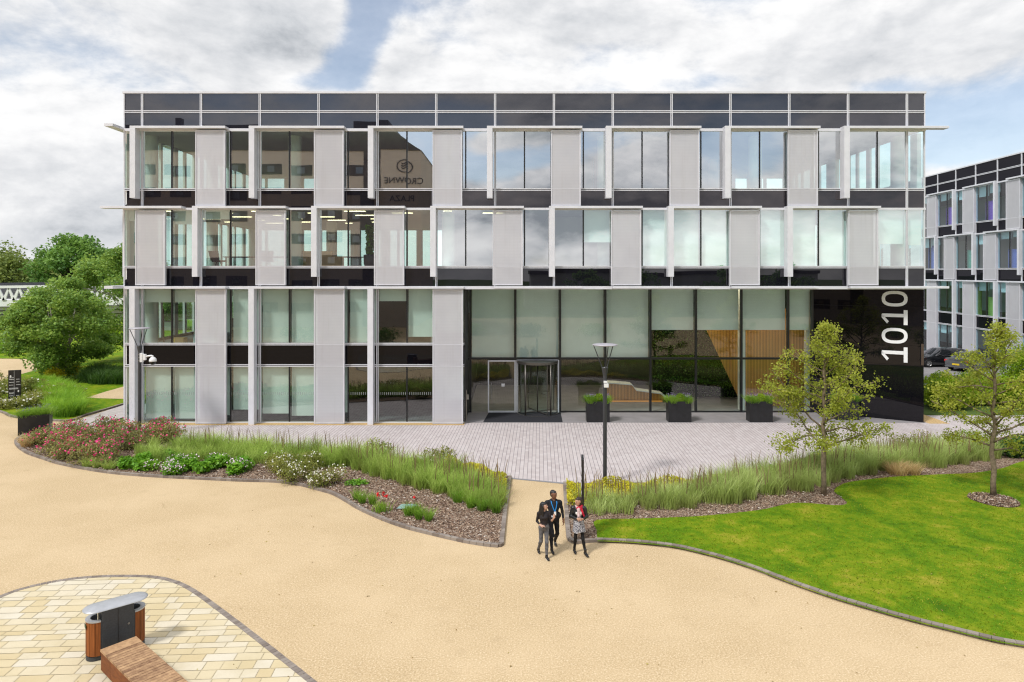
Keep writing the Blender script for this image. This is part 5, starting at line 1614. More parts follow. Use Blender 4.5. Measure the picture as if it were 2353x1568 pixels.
# numbered totem beside the walk, seen nearly edge on
c = G(1341, 1243); ang = math.atan2(c[0], c[1])
t2 = totem((c[0], c[1] + .28), .07, .60, 2.27, -ang + math.radians(1.2), 'slim black totem sign seen edge on beside the gravel walk')
def txt(body, size, extrude, m, name, parent, M):
    cu = bpy.data.curves.new(name, 'FONT'); cu.body = body; cu.size = size; cu.extrude = extrude; cu.align_x = 'CENTER'; cu.align_y = 'CENTER'
    tmp = bpy.data.objects.new(name + '_curve', cu); COL.objects.link(tmp)
    dg = bpy.context.evaluated_depsgraph_get(); me = bpy.data.meshes.new_from_object(tmp.evaluated_get(dg))
    bpy.data.objects.remove(tmp); me.transform(M); me.materials.clear(); me.materials.append(m); me.name = name
    return link(bpy.data.objects.new(name, me), parent)
M = Matrix.Translation((-.037, 0, 1.55)) @ Matrix.Rotation(math.radians(-90), 4, 'Z') @ Matrix.Rotation(math.radians(90), 4, 'X') @ Matrix.Rotation(math.radians(90), 4, 'Z')
txt('1010', .42, .004, WHITE_LETTER, 'lettering', t2, M)

# recycling bin unit and timber bench on the sandstone
def bin_unit():
    A, B = Vector((-8.30, 13.64)), Vector((-7.78, 14.08)); mid = (A + B) / 2; ax = (B - A).normalized(); rz = math.atan2(ax.y, ax.x)
    hl = (B - A).length / 2; R = .215
    t = thing('litter_bin', 'double ended litter bin with timber slats, grey doors and silver lid', 'litter bin', (mid.x, mid.y, .015), rz)
    def stadium(h, r, n=14):
        o = [(h + r * math.cos(a), r * math.sin(a)) for a in np.linspace(-math.pi / 2, math.pi / 2, n)]
        return o + [(-h + r * math.cos(a), r * math.sin(a)) for a in np.linspace(math.pi / 2, 1.5 * math.pi, n)]
    mb = MB(); mb.prism(stadium(hl, R - .03), 0, .08); mb.build('plinth', BINGREY, t)
    mb = MB(); mb.box(-hl + .06, hl - .06, -R - .012, R + .012, .07, .955); mb.build('cabinet', BINGREY, t, bevel=.008)
    mb = MB(); mb.box(-.004, .004, -R - .016, -R - .0122, .1, .94); mb.build('door_gap', DARKFRAME, t)
    mb = MB(); mb.lathe((0, 0), [(.02, 0), (.02, .012), (0, .012)], 14)
    k = mb.build('lock', STEEL, t); k.data.transform(Matrix.Translation((hl * .55, -R - .012, .58)) @ Matrix.Rotation(math.radians(90), 4, 'X'))
    for sgn in (-1, 1):
        mb = MB(); rnd = random.Random(3 + sgn)
        a0 = -math.pi / 2 if sgn > 0 else math.pi / 2
        ns = 7
        for i in range(ns):
            mb.tone = rnd.random()
            b0, b1 = a0 + math.pi * (i + .06) / ns, a0 + math.pi * (i + .94) / ns
            cx_ = sgn * (hl - .04)
            q = [(cx_ + r * math.cos(b), r * math.sin(b)) for r, b in ((R - .015, b0), (R - .015, b1), (R + .012, b1), (R + .012, b0))]
            mb.prism(q, .10, .765)
        mb.build('timber_cladding', BINWOOD, t)
        mb = MB(); cx_ = sgn * (hl - .04)
        aa, bb = a0, a0 + math.pi
        mb.lathe((cx_, 0), [(R + .02, .765), (R + .02, .79), (R - .07, .79), (R - .07, .765), (R - .08, .45)], 20, aa, bb)
        fix_normals(mb.build('rim', BINLID, t, smooth=False))
        mb = MB(); mb.lathe((cx_, 0), [(R - .025, .10), (R - .025, .77)], 20, aa, bb); mb.lathe((cx_, 0), [(0.0, .64), (R - .072, .64)], 20, aa, bb); mb.build('bin_liner', DARKFRAME, t)
        mb = MB(); mb.box(sgn * (hl - .08) - .05, sgn * (hl - .08) + .05, -R - .006, -R + .02, .12, .785); mb.build('side_panel', BINGREY, t)
    mb = MB()
    mb.box(-hl + .04 - R - .02, -hl + .04 - R - .012, -.075, .075, .63, .70); pl = mb.build('badge', simple('dark_green_badge', (.01, .05, .012), .5, 0, .4), t)
    mb = MB(); n = 28; st = stadium(hl + .0, R + .025, 18)
    rings = [(1.0, .962), (1.02, .970), (.99, .982), (.8, .998), (.5, 1.010), (.0, 1.014)]
    vs = []; fs = []; m = len(st)
    for s, z in rings: vs += [((p[0] if abs(p[0]) <= hl else math.copysign(hl, p[0]) + (p[0] - math.copysign(hl, p[0])) * s) if s > 0 else max(-hl, min(hl, p[0])), p[1] * s, z) for p in st]
    for i in range(len(rings) - 1):
        for k in range(m): fs.append((i * m + k, i * m + (k + 1) % m, (i + 1) * m + (k + 1) % m, (i + 1) * m + k))
    fs.append(tuple(reversed(range(m))))
    mb.add(vs, fs); mb.build('lid', BINLID, t, smooth=True).data.set_sharp_from_angle(angle=.7)
bin_unit()
def bench():
    O = Vector((-7.88, 13.09)); W2 = Vector((-7.41, 13.50)); D = Vector((-6.7, 12.07)) - O
    d = D.normalized(); w = (W2 - O); w = (w - d * w.dot(d)); wl = w.length; w.normalize()
    t = thing('timber_bench', 'long slatted timber bench running out of view beside the litter bin', 'bench', (O.x, O.y, .015), 0)
    L = 4.6
    def P(a, b, z): q = d * a + w * b; return (q.x, q.y, z)
    mb = MB(); rnd = random.Random(2); a = .0
    i = 0
    while a < L:
        ww = .30 if i == 0 else .088
        mb.tone = rnd.random()
        mb.box(a, min(L, a + ww - .009), -.012, wl + .012, .405, .445 + rnd.uniform(0, .003), P); a += ww; i += 1
    o = fix_normals(mb.build('seat_slats', BENCHTOP, t)); 
    mb = MB(); mb.tone = .3
    for k in range(int(L / .5) + 1):
        a0, a1 = k * .5 + .002, min(L, k * .5 + .498)
        mb.tone = rnd.random() * .8
        mb.box(a0, a1, 0, .03, .05, .40, P); mb.box(a0, a1, wl - .03, wl, .05, .40, P)
    mb.box(-.002, .03, .031, wl - .031, .05, .40, P)
    fix_normals(mb.build('side_boards', BENCHSIDE, t))
    mb = MB()
    for a in (.3, 1.7, 3.1): mb.box(a, a + .08, .08, wl - .08, 0, .06, P)
    fix_normals(mb.build('feet', DARKFRAME, t))
bench()

# beige card reader post beside the lobby glass
c = ((1069.5 - CX) / FL * 35.6, 35.6)
t = thing('reader_post', 'slim beige steel post at the side of the entrance recess', 'post', (c[0], c[1], 0))
mb = MB(); mb.box(-.07, .07, -.05, .05, 0, 1.55); mb.build('post_body', simple('beige_steel', (.36, .32, .26), .5, .3, .4), t, bevel=.01)
mb = MB(); mb.box(.071, .17, -.04, .04, 1.05, 1.30); mb.build('reader', simple('beige_reader', (.42, .38, .32), .5, 0, .4), t)

# ------------------------------------------------------------------ office things seen through the glass
def table(loc, label, m, w=3.4, d=1.1, h=.74):
    t = thing('office_table', label, 'table', loc)
    mb = MB(); mb.box(-w / 2, w / 2, -d / 2, d / 2, h - .05, h); mb.build('table_top', m, t)
    for sx in (-1, 1):
        for sy in (-1, 1):
            mb = MB(); mb.box(sx * (w / 2 - .15) - .03, sx * (w / 2 - .15) + .03, sy * (d / 2 - .1) - .03, sy * (d / 2 - .1) + .03, 0, h - .05); mb.build('leg', STEEL, t)
def chair(loc, rz, label):
    t = thing('office_chair', label, 'chair', loc, rz)
    mb = MB(); mb.box(-.26, .26, -.25, .25, .42, .52); mb.build('seat', CHAIRBROWN, t, bevel=.02)
    mb = MB(); mb.add([(-.28, .22, .5), (.28, .22, .5), (.34, .34, 1.02), (-.34, .34, 1.02), (-.28, .28, .5), (.28, .28, .5), (.34, .40, 1.02), (-.34, .40, 1.02)], [(0, 1, 2, 3), (7, 6, 5, 4), (0, 4, 5, 1), (1, 5, 6, 2), (2, 6, 7, 3), (3, 7, 4, 0)]); mb.build('backrest', CHAIRBROWN, t)
    for k in range(4):
        a = math.pi / 4 + k * math.pi / 2; mb = MB(); mb.tube([(.08 * math.cos(a), .08 * math.sin(a), .42), (.27 * math.cos(a), .27 * math.sin(a), 0)], .02, 6); mb.build('leg', DARKFRAME, t)
z2 = 7.81
table((-14.0, Y0 + 3.6, z2), 'long brown meeting table on the second floor behind the second bay', CHAIRBROWN, 4.0, 1.3)
table((-9.3, Y0 + 3.4, z2), 'small brown table on the second floor beside the oak cabinet', CHAIRBROWN, 1.8, 1.1)
for i, (x, rz, lab) in enumerate([(-15.9, 1.2, 'brown chair at the window end of the meeting table'), (-13.2, 3.3, 'brown chair at the front of the meeting table'), (-11.8, -1.0, 'brown chair between the meeting table and the oak cabinet')]):
    chair((x, Y0 + 2.2, z2), rz, lab)
t = thing('oak_cabinet', 'pale oak cabinet on the second floor next to the potted plant', 'cabinet', (-10.4, Y0 + 2.1, z2))
mb = MB(); mb.box(-.8, .75, -.3, .3, 0, 1.0); mb.box(.75, 1.25, -.3, .3, 0, .72); mb.build('carcass', OAKTABLE, t, bevel=.01)
t = thing('potted_plant', 'tall green plant in a dark round pot at a second floor window', 'plant', (-7.55, Y0 + 1.5, z2))
mb = MB(); mb.lathe((0, 0), [(.01, 0), (.24, 0), (.33, .35), (.34, .78), (.30, .80), (.29, .74), (.01, .72)], 20); mb.build('pot', LAMPDARK, t, smooth=True)
rng = np.random.default_rng(50); a = rng.random(420) * 6.28; zz = rng.uniform(.8, 2.35, 420)
leaves('foliage', np.stack([np.cos(a) * .22 * rng.random(420), np.sin(a) * .22 * rng.random(420), zz], 1), .24, L_HOSTA, t, rng, .3)
mb = MB(); mb.tube([(0, 0, .7), (.03, 0, 1.5), (0, .02, 2.2)], .025, 6); mb.build('stem', BARK, t)
z1 = 3.86
t = thing('cardboard_box', 'brown cardboard box with a yellow label on the first floor by the corner', 'box', (-17.3, Y0 + .75, z1))
mb = MB(); mb.box(-.3, .3, -.22, .22, 0, .42); mb.build('carton', CARDBOARD, t)
mb = MB(); mb.box(-.3, -.16, -.224, -.2205, .2, .38); mb.build('sticker', YELLOWPLATE, t)
t = thing('easel_post', 'dark leaning stand on the first floor beside the corner column', 'stand', (-18.1, Y0 + .7, z1))
mb = MB(); mb.tube([(0, 0, 0), (-.06, .05, 1.9)], .04, 6); mb.box(-.25, .25, -.05, .05, 0, .04); mb.build('stand_pole', CHAIRBROWN, t)
table((-15.6, Y0 + 3.0, z1), 'white desk on the first floor behind the corner window', PLASTER, 2.2, 1.2)
t = thing('packing_panel', 'stacked white panels leaning on the first floor window', 'panel', (-16.1, Y0 + .8, z1))
mb = MB(); mb.add([(-.55, 0, 0), (.75, 0, 0), (.75, .3, .95), (-.6, .3, .75), (-.55, .08, 0), (.75, .08, 0), (.75, .38, .95), (-.6, .38, .75)], [(0, 1, 2, 3), (7, 6, 5, 4), (0, 4, 5, 1), (1, 5, 6, 2), (2, 6, 7, 3), (3, 7, 4, 0)]); mb.build('panel_sheet', BLIND, t)
t = thing('storage_rack', 'brown stepped storage units on the first floor behind the desk', 'shelf', (-14.4, Y0 + 4.2, z1))
mb = MB(); mb.box(-1.6, -.3, 0, .5, 0, 1.2); mb.box(-.3, 1.2, 0, .5, 0, 1.9); mb.build('carcass', CHAIRBROWN, t)
# ------------------------------------------------------------------ the twin block to the right
def twin_block():
    xa, ya = 39.0 + .0596 * (78.0 - 52.2), 78.0
    L = 44.0
    u = np.array([-.0595, -.9982, 0.0]); nrm = np.array([-.9982, .0595, 0.0])
    end = np.array([xa, ya, 0]) + u * L
    ctr = (np.array([xa, ya, 0]) + end) / 2 - nrm * 8
    root = thing('office_building', 'matching glass office block seen at an angle beyond the car park', 'building', (ctr[0], ctr[1], 0))
    f = Facade(root, (xa, ya, 0), u, nrm)
    B2 = 2.852; M = [.18 + B2 * k for k in range(16)]
    E = [0.0] + M + [L]
    k1 = 6                                     # the mullion surveyed at 2197.6
    f0 = 0
    for i in range(len(E) - 1):
        for z0, z1 in ((ZP0 + .06, ZP1 - .10), (Z3T + .10, ZP0 - .06)):
            f.pane('parapet_panel', E[i], E[i + 1], z0, z1, SPANDREL_TWIN, 0)
        for z0, z1 in ((Z2T, Z3S), (Z1T, Z2S), (ZGT, Z1S)):
            f.pane('spandrel_panel', E[i], E[i + 1], z0, z1, SPANDREL_TWIN, 0)
        for j, (z0, z1) in enumerate(((Z3S, Z3T), (Z2S, Z2T), (Z1S, Z1T), (.06, ZGT))):
            fr = [.28, .2, 0, .3, .22, .3, 0][(i * 3 + j * 2) % 7]
            window(f, E[i], E[i + 1], z0, z1, i > 0, (fr, fr * .8) if i > 0 else (), GLASS_TWIN)
    frames(f, M, (0, L), [ZP0, Z3S, Z2S, Z1S, ZGT], 0, ZP1 - .05)
    mb = MB()
    f.box(mb, -.05, L + .05, -.45, .07, ZP1 - .10, ZP1)
    for z in (Z3T, Z2T, Z1T): f.box(mb, -.02, L + .02, -.1, .06, z - .05, z + .06)
    fix_normals(mb.build('edge_trim', ALU_WHITE, root))
    for k in range(2, 16):
        odd = (k - k1) % 2 == 0
        if odd:                                # rows three and the double height base
            shade(f, M[k] - 4.3, M[k] + .06, Z3T + .05, 11.42, .2, .30, True); shade(f, M[k] - 4.3, M[k] + .06, Z1T - .04, 0, .2, .30, True)
            screen(f, M[k] - 1.6, M[k] + .02, Z1T + .1, Z2T - .1, .08, .17)
        else:
            shade(f, M[k] - 4.3, M[k] + .06, Z2T + .02, 7.45, .2, .30, True)
            screen(f, M[k] - 1.6, M[k] + .02, Z2T + .14, Z3T - .05, .08, .17); screen(f, M[k] - 1.6, M[k] + .02, .03, Z1T - .1, .08, .17)
    def blk(name, s0, s1, d0, d1, z0, z1, m):
        mb = MB(); f.box(mb, s0, s1, d0, d1, z0, z1); return fix_normals(mb.build(name, m, root))
    for z0, z1 in ((ZGT, 3.85), (Z1T, 7.8), (Z2T, 11.78)):
        blk('floor_slab', .1, L - .1, -16, -.16, z0 + .05, z1, CARPET); blk('ceiling', .1, L - .1, -16, -.16, z0 + .02, z0 + .048, CEIL)
    blk('roof', .05, L - .05, -16, -.16, Z3T + .04, 15.9, DARKWALL); blk('ground_floor', .1, L - .1, -16, -.16, -.02, .03, CARPET)
    blk('rear_wall', .05, L - .05, -16.3, -16.05, 0, ZP1 - .1, ALU); blk('end_wall', L - .3, L, -16, -.2, 0, ZP1 - .11, SPANDREL); blk('end_wall', 0, .08, -16, -.2, 0, ZP1 - .11, SPANDREL)
    purple = simple('purple_partition', (.34, .10, .62), .7, 0, .3); blue = simple('blue_partition', (.16, .20, .62), .7, 0, .3); green = simple('green_partition', (.14, .46, .32), .7, 0, .3); lime = simple('lime_partition', (.5, .65, .15), .7, 0, .3)
    for (k, zs, zt, m, off) in ((k1 - 1, 11.78, 13.6, purple, .45), (k1 - 2, 7.8, 10.4, blue, .4), (k1, 7.8, 9.6, green, .5), (k1 + 1, 11.78, 13.6, purple, .5), (k1, 3.85, 6.4, lime, .9), (k1 + 1, 3.85, 5.6, lime, .6), (k1 + 2, 7.8, 9.5, blue, .5), (k1 + 3, 11.78, 13.8, green, .5)):
        blk('partition', M[k] + .5, M[k] + 2.0, -off - .1, -off, zs + .02, zt, m)
    blk('core_wall', 2, L - 2, -7.1, -7, 0.03, Z3T, PLASTER)
    return root
twin_block()

# ------------------------------------------------------------------ the hotel and the shed across the court (mirrored in the glass)
def hotel():
    YH = -25.0
    root = thing('hotel_building', 'beige hotel with dark roof storey across the court, mirrored in the office glass', 'building', (-35, YH - 8, 0))
    o = root.location
    mb = MB(o); mb.box(-75, -13.0, YH - 16, YH, 0, 24.6); wl = mb.build('wall', HOTELWALL, root)
    mb = MB(o); mb.box(-75.2, -17.5, YH - 15.5, YH + .12, 24.6, 27.6); mb.box(-21.5, -17.6, YH - 12, YH + .5, 27.6, 28.7); mb.add([(-17.5, YH + .12, 24.6), (-12.9, YH + .12, 24.6), (-17.5, YH + .12, 27.6), (-17.5, YH - 15.5, 24.6), (-12.9, YH - 15.5, 24.6), (-17.5, YH - 15.5, 27.6)], [(0, 1, 2), (5, 4, 3), (1, 4, 5, 2), (0, 3, 4, 1)])
    mb.box(-20.6, -18.6, YH - .1, YH + .06, 0, 24.6)
    mb.box(-48.4, -47.6, YH - 5, YH - 4, 27.6, 29.6)
    mb.build('roof', HOTELDARK, root)
    for r in range(7):
        z = 2.0 + r * 3.2
        for k in range(13):
            x = -73 + k * 4.2
            mb = MB(o); mb.box(x, x + 2.9, YH - .1, YH + .05, z, z + 1.45); w = mb.build('window', HOTELDARK, root)
            mb = MB(o); mb.box(x + .9, x + 1.9, YH + .052, YH + .08, z + .3, z + 1.2); mb.build('pane', SPANDREL_TOP, w)
    # the sign at the end of the wall: oval emblem with three waves over two words
    X, Zc = -15.2, 22.3
    mb = MB(o)
    n = 40
    for k in range(n):
        a, b = 2 * math.pi * k / n, 2 * math.pi * (k + 1) / n
        pts = [(X - 1.18 * math.cos(t) * s, YH + .1, Zc + .92 * math.sin(t) * s) for t, s in ((a, 1), (b, 1), (b, .86), (a, .86))]
        mb.add(pts, [(0, 1, 2, 3)])
    for j in range(3):
        for k in range(10):
            def wv(i): return X - (-.5 + i / 10.0), Zc + .32 - j * .32 + .11 * math.sin(i * .62 + .3)
            (x0, z0), (x1, z1) = wv(k), wv(k + 1)
            mb.add([(x0, YH + .1, z0), (x1, YH + .1, z1), (x1, YH + .1, z1 + .17), (x0, YH + .1, z0 + .17)], [(0, 1, 2, 3)])
    em = mb.build('emblem', HOTELDARK, root)
    for word, z, size, dx in (('CROWNE', 20.3, 1.24, -.15), ('PLAZA', 18.2, 1.2, .1)):
        M = Matrix.Translation((X + dx - o[0], YH + .1 - o[1], z - o[2])) @ Matrix.Rotation(math.pi, 4, 'Z') @ Matrix.Rotation(math.radians(90), 4, 'X')
        txt(word, size, .03, HOTELDARK, 'lettering', root, M)
hotel()
t = thing('warehouse', 'low pale warehouse across the court, mirrored in the lower glass', 'building', (28, -70, 0))
mb = MB(t.location); mb.box(3, 60, -82, -64, 0, 7.2); mb.build('wall', SHED, t)
mb = MB(t.location); mb.box(2.7, 60.3, -82.3, -63.7, 7.2, 7.9); mb.build('roof', HOTELDARK, t)
t = thing('slatted_fence', 'dark slatted fence before the warehouse, mirrored in the lower glass', 'fence', (26, -44, 0))
mb = MB(t.location)
for k in range(14): mb.box(4, 52, -44.1, -44, .3 + k * .27, .50 + k * .27)
mb.build('slats', DARKWALL, t)
mb = MB(t.location)
for k in range(17): mb.box(4 + k * 3, 4.12 + k * 3, -44.25, -44.11, 0, 4.2)
mb.build('posts', LAMPDARK, t)
for i, (x, y, r) in enumerate([(-14, -6, 2.2), (-6, -9, 2.0), (2, -7, 2.3), (10, -8, 2.2), (18, -5, 2.4), (26, -7, 2.2), (-24, -8, 2.4), (34, -6, 2.4)]):
    bl = [(rr.gauss(0, 1.2), rr.gauss(0, .8), .7, 1.3, 1.1, .8) for _ in range(5)]
    bush('court_shrub', (x, y), bl, 1000, .22, L_HEDGE if i % 2 else L_DGREEN, 'green shrub behind the camera, mirrored in the lobby glass', 260 + i, None, 0, 0, 'shrubs mirrored in the lobby glass')

# ------------------------------------------------------------------ white bridge
def bridge():
    Yb = 88.0
    t = thing('footbridge', 'white bridge with lattice rail and ribbed underside beyond the low tree', 'bridge', (-62, Yb, 0))
    o = t.location
    def z(y, Y=Yb): return CAMH - (y - HY) / FL * Y
    x0, x1 = -98.0, -38.0
    def zz(x): return .012 * (x + 62)
    def bar(mb, xa, xb, y0, y1, za, zb):
        n = 8
        for k in range(n):
            a, b = xa + (xb - xa) * k / n, xa + (xb - xa) * (k + 1) / n
            mb.box(a, b, y0, y1, 0, 1, lambda X, Y, Z: (X, Y, (za if Z == 0 else zb) + zz(X)))
    mb = MB(o); bar(mb, x0, x1, Yb - .3, Yb, z(662), z(656)); mb.build('top_rail', BRIDGEWHITE, t)
    mb = MB(o); bar(mb, x0, x1, Yb - .1, Yb + 5, z(704), z(689)); mb.build('deck', BRIDGEWHITE, t)
    mb = MB(o)
    n = 46
    for k in range(n):
        xa = x0 + (x1 - x0) * k / n; w = (x1 - x0) / n
        for s in (0, 1):
            a, b = (xa, xa + w / 2) if s == 0 else (xa + w, xa + w / 2)
            zb, zt = z(690) + zz(xa), z(661) + zz(xa)
            q = .22 if (k % 1 == 0) else .1
            mb.add([(a - q, Yb - .2, zb), (a + q, Yb - .2, zb), (b + q * .5, Yb - .2, zt), (b - q * .5, Yb - .2, zt), (a - q, Yb - .05, zb), (a + q, Yb - .05, zb), (b + q * .5, Yb - .05, zt), (b - q * .5, Yb - .05, zt)], [(0, 1, 2, 3), (7, 6, 5, 4), (0, 4, 5, 1), (1, 5, 6, 2), (2, 6, 7, 3), (3, 7, 4, 0)])
    fix_normals(mb.build('lattice', BRIDGEWHITE, t))
    mb = MB(o)
    for k in range(5): bar(mb, x0, x1, Yb + .1, Yb + .14, z(667 + k * 4.4), z(665.4 + k * 4.4))
    mb.build('mesh_infill', STEEL, t)
    for k in range(4):
        mb = MB(o); bar(mb, x0, x1 - 2 - k, Yb + .25 + k * .5, Yb + 5, z(713 + k * 9.5), z(705.5 + k * 9.5)); mb.build('soffit_rib', CONCRETE, t)
    mb = MB(o); mb.box(-90, -86, Yb + 1.5, Yb + 4.5, 0, z(742)); mb.box(-48, -44, Yb + 1.5, Yb + 4.5, 0, z(742)); mb.build('pier', CONCRETE, t)
    mb = MB(o); bar(mb, x0, x1, Yb + 4.9, Yb + 5.0, z(690), z(650)); mb.build('far_rail', LAMPDARK, t)
bridge()
sheet('far_road', [[(-140, 66), (-40, 66), (-40, 84), (-140, 84)]], .0, CARPARK)

# ------------------------------------------------------------------ parked cars
def car(loc, rz, paint, label, kind):
    t = thing('parked_car', label, 'car', loc, rz)
    if kind == 'estate':
        S = [(0, .34, .50, .54, .55, .62), (.12, .24, .66, .69, .74, .72), (.55, .2, .78, .81, .86, .80), (1.15, .2, .90, .93, .90, .84), (1.30, .2, .93, .96, .90, .83), (2.05, .2, .97, 1.40, .90, .60), (2.14, .2, .97, 1.43, .90, .60),
             (2.85, .2, .98, 1.47, .90, .61), (2.94, .2, .98, 1.47, .90, .61), (3.72, .2, 1.0, 1.44, .90, .60), (3.82, .2, 1.0, 1.43, .90, .60), (4.30, .22, 1.02, 1.35, .88, .57), (4.42, .24, 1.02, 1.30, .87, .57), (4.66, .3, .95, 1.0, .82, .74), (4.72, .4, .70, .72, .78, .72)]
        glass = {4, 6, 8, 10, 12}
        tailx = 4.6
    else:
        S = [(0, .34, .50, .54, .55, .62), (.12, .24, .66, .69, .74, .72), (.55, .2, .76, .79, .86, .80), (1.2, .2, .88, .91, .90, .84), (1.38, .2, .92, .95, .90, .83), (2.15, .2, .95, 1.38, .90, .58), (2.24, .2, .95, 1.41, .90, .58),
             (2.9, .2, .96, 1.44, .90, .59), (2.99, .2, .96, 1.44, .90, .59), (3.50, .2, .98, 1.38, .90, .57), (3.6, .2, .98, 1.35, .90, .57), (4.25, .22, 1.0, 1.05, .88, .72), (4.4, .24, 1.0, 1.03, .87, .74), (4.74, .3, .97, 1.01, .83, .74), (4.80, .4, .72, .74, .80, .74)]
        glass = {4, 6, 8, 10}
    def ring(s):
        x, zb, zs, zr, w, wr = s
        return [(x, -w * .92, zb), (x, -w * .99, zb + .16), (x, -w, (zb + zs) / 2 + .06), (x, -w * .965, zs), (x, -wr, zr - .03), (x, -wr * .82, zr + .02), (x, 0, zr + .035),
                (x, wr * .82, zr + .02), (x, wr, zr - .03), (x, w * .965, zs), (x, w, (zb + zs) / 2 + .06), (x, w * .99, zb + .16), (x, w * .92, zb)]
    mb = MB(); m = 13; vs = []
    for s in S: vs += ring(s)
    mb.add(vs, []); 
    for i in range(len(S) - 1):
        for k in range(m - 1):
            side = k in (3, 8); top = k in (4, 5, 6, 7)
            isg = (side and i in glass) or (i in (4,) and (top or side)) or (kind == 'estate' and i == 12 and top) or (kind != 'estate' and i == 10 and top)
            mb.f.append([i * m + k, (i + 1) * m + k, (i + 1) * m + k + 1, i * m + k + 1]); mb.m.append(1 if isg else 0)
        mb.f.append([i * m + 12, (i + 1) * m + 12, (i + 1) * m, i * m]); mb.m.append(2)
    mb.f.append(list(range(m))); mb.m.append(0); mb.f.append(list(reversed(range((len(S) - 1) * m, len(S) * m)))); mb.m.append(0)
    b = fix_normals(mb.build('body', [paint, CARGLASS, TYRE], t, smooth=True)); b.data.set_sharp_from_angle(angle=.55)
    Lc = S[-1][0]
    for x in (.88, Lc - .98):
        for sy in (-1, 1):
            mb = MB(); mb.lathe((0, 0), [(.20, -.11), (.30, -.11), (.325, -.07), (.325, .07), (.30, .11), (.20, .11)], 24)
            w = mb.build('wheel', TYRE, t, smooth=True); w.data.transform(Matrix.Translation((x, sy * .82, .325)) @ Matrix.Rotation(math.radians(90), 4, 'X'))
            mb = MB(); mb.lathe((0, 0), [(0, 0), (.20, 0), (.22, .02)], 20)
            for k in range(5):
                a = k * 2 * math.pi / 5; mb.tube([(0, 0, .03), (.2 * math.cos(a), .2 * math.sin(a), .03)], .02, 5)
            rm = mb.build('rim', STEEL, w); rm.data.transform(Matrix.Translation((x, sy * .945, .325)) @ Matrix.Rotation(math.radians(90), 4, 'X'))
    for sy in (-1, 1):
        mb = MB(); mb.box(Lc - .22, Lc - .02, sy * .74 - .13, sy * .74 + .13, .72, .88); mb.build('tail_light', REDLAMP, t, bevel=.03)
        mb = MB(); mb.box(.12, .42, sy * .64 - .12, sy * .64 + .12, .60, .72); mb.build('headlight', WHITEPLASTIC, t, bevel=.03)
        mb = MB(); mb.box(1.72, 1.86, sy * 1.0 - .09, sy * 1.0 + .09, .95, 1.07); mb.build('mirror', paint, t, bevel=.03)
        mb = MB(); mb.box(1.5, Lc - .9, sy * .915 - .012, sy * .915 + .012, .955, .975); mb.build('waist_trim', STEEL, t)
    mb = MB(); mb.box(Lc - .02, Lc + .03, -.26, .26, .50, .62); mb.build('number_plate', YELLOWPLATE, t)
    mb = MB(); mb.box(Lc - .03, Lc + .035, -.8, .8, .30, .42); mb.build('bumper', paint, t, bevel=.03)
    mb = MB(); mb.box(Lc - .10, Lc + .012, -.5, .5, .90, .925); mb.build('boot_trim', STEEL, t)
    return t
car((32.6, 55.8, 0), math.radians(3), CARBLACK, 'black estate car parked side on beyond the hedge', 'estate')
s_ = car((34.15 + 4.2, 52.6 + 2.55, 0), 0, CARGREY, 'dark grey saloon showing its red tail lamps and yellow plate', 'saloon')
s_.rotation_euler = (0, 0, math.radians(180 + 31))
car((31.4, 60.6, 0), math.radians(2), CARBLACK, 'dark car parked behind the black estate, only its roof in view', 'estate')
# ------------------------------------------------------------------ three people, each body one continuous skin grown round its bones
def smin(a, b, k):
    h = np.clip(.5 + .5 * (b - a) / k, 0, 1)
    return b + (a - b) * h - k * h * (1 - h)

def sd_cone(X, a, b, ra, rb):
    a = np.array(a, np.float32); b = np.array(b, np.float32)
    ba = b - a; L2 = float(ba @ ba) + 1e-9
    t = np.clip(((X - a) @ ba) / L2, 0, 1)
    d = X - a - t[..., None] * ba
    return np.sqrt((d * d).sum(-1)) - (ra + (rb - ra) * t)

def sd_ell(X, c, r, R=None):
    p = X - np.array(c, np.float32)
    if R is not None: p = p @ np.array(R, np.float32)
    r = np.array(r, np.float32)
    k0 = np.sqrt(((p / r) ** 2).sum(-1)); k1 = np.sqrt(((p / (r * r)) ** 2).sum(-1)) + 1e-9
    return k0 * (k0 - 1) / k1

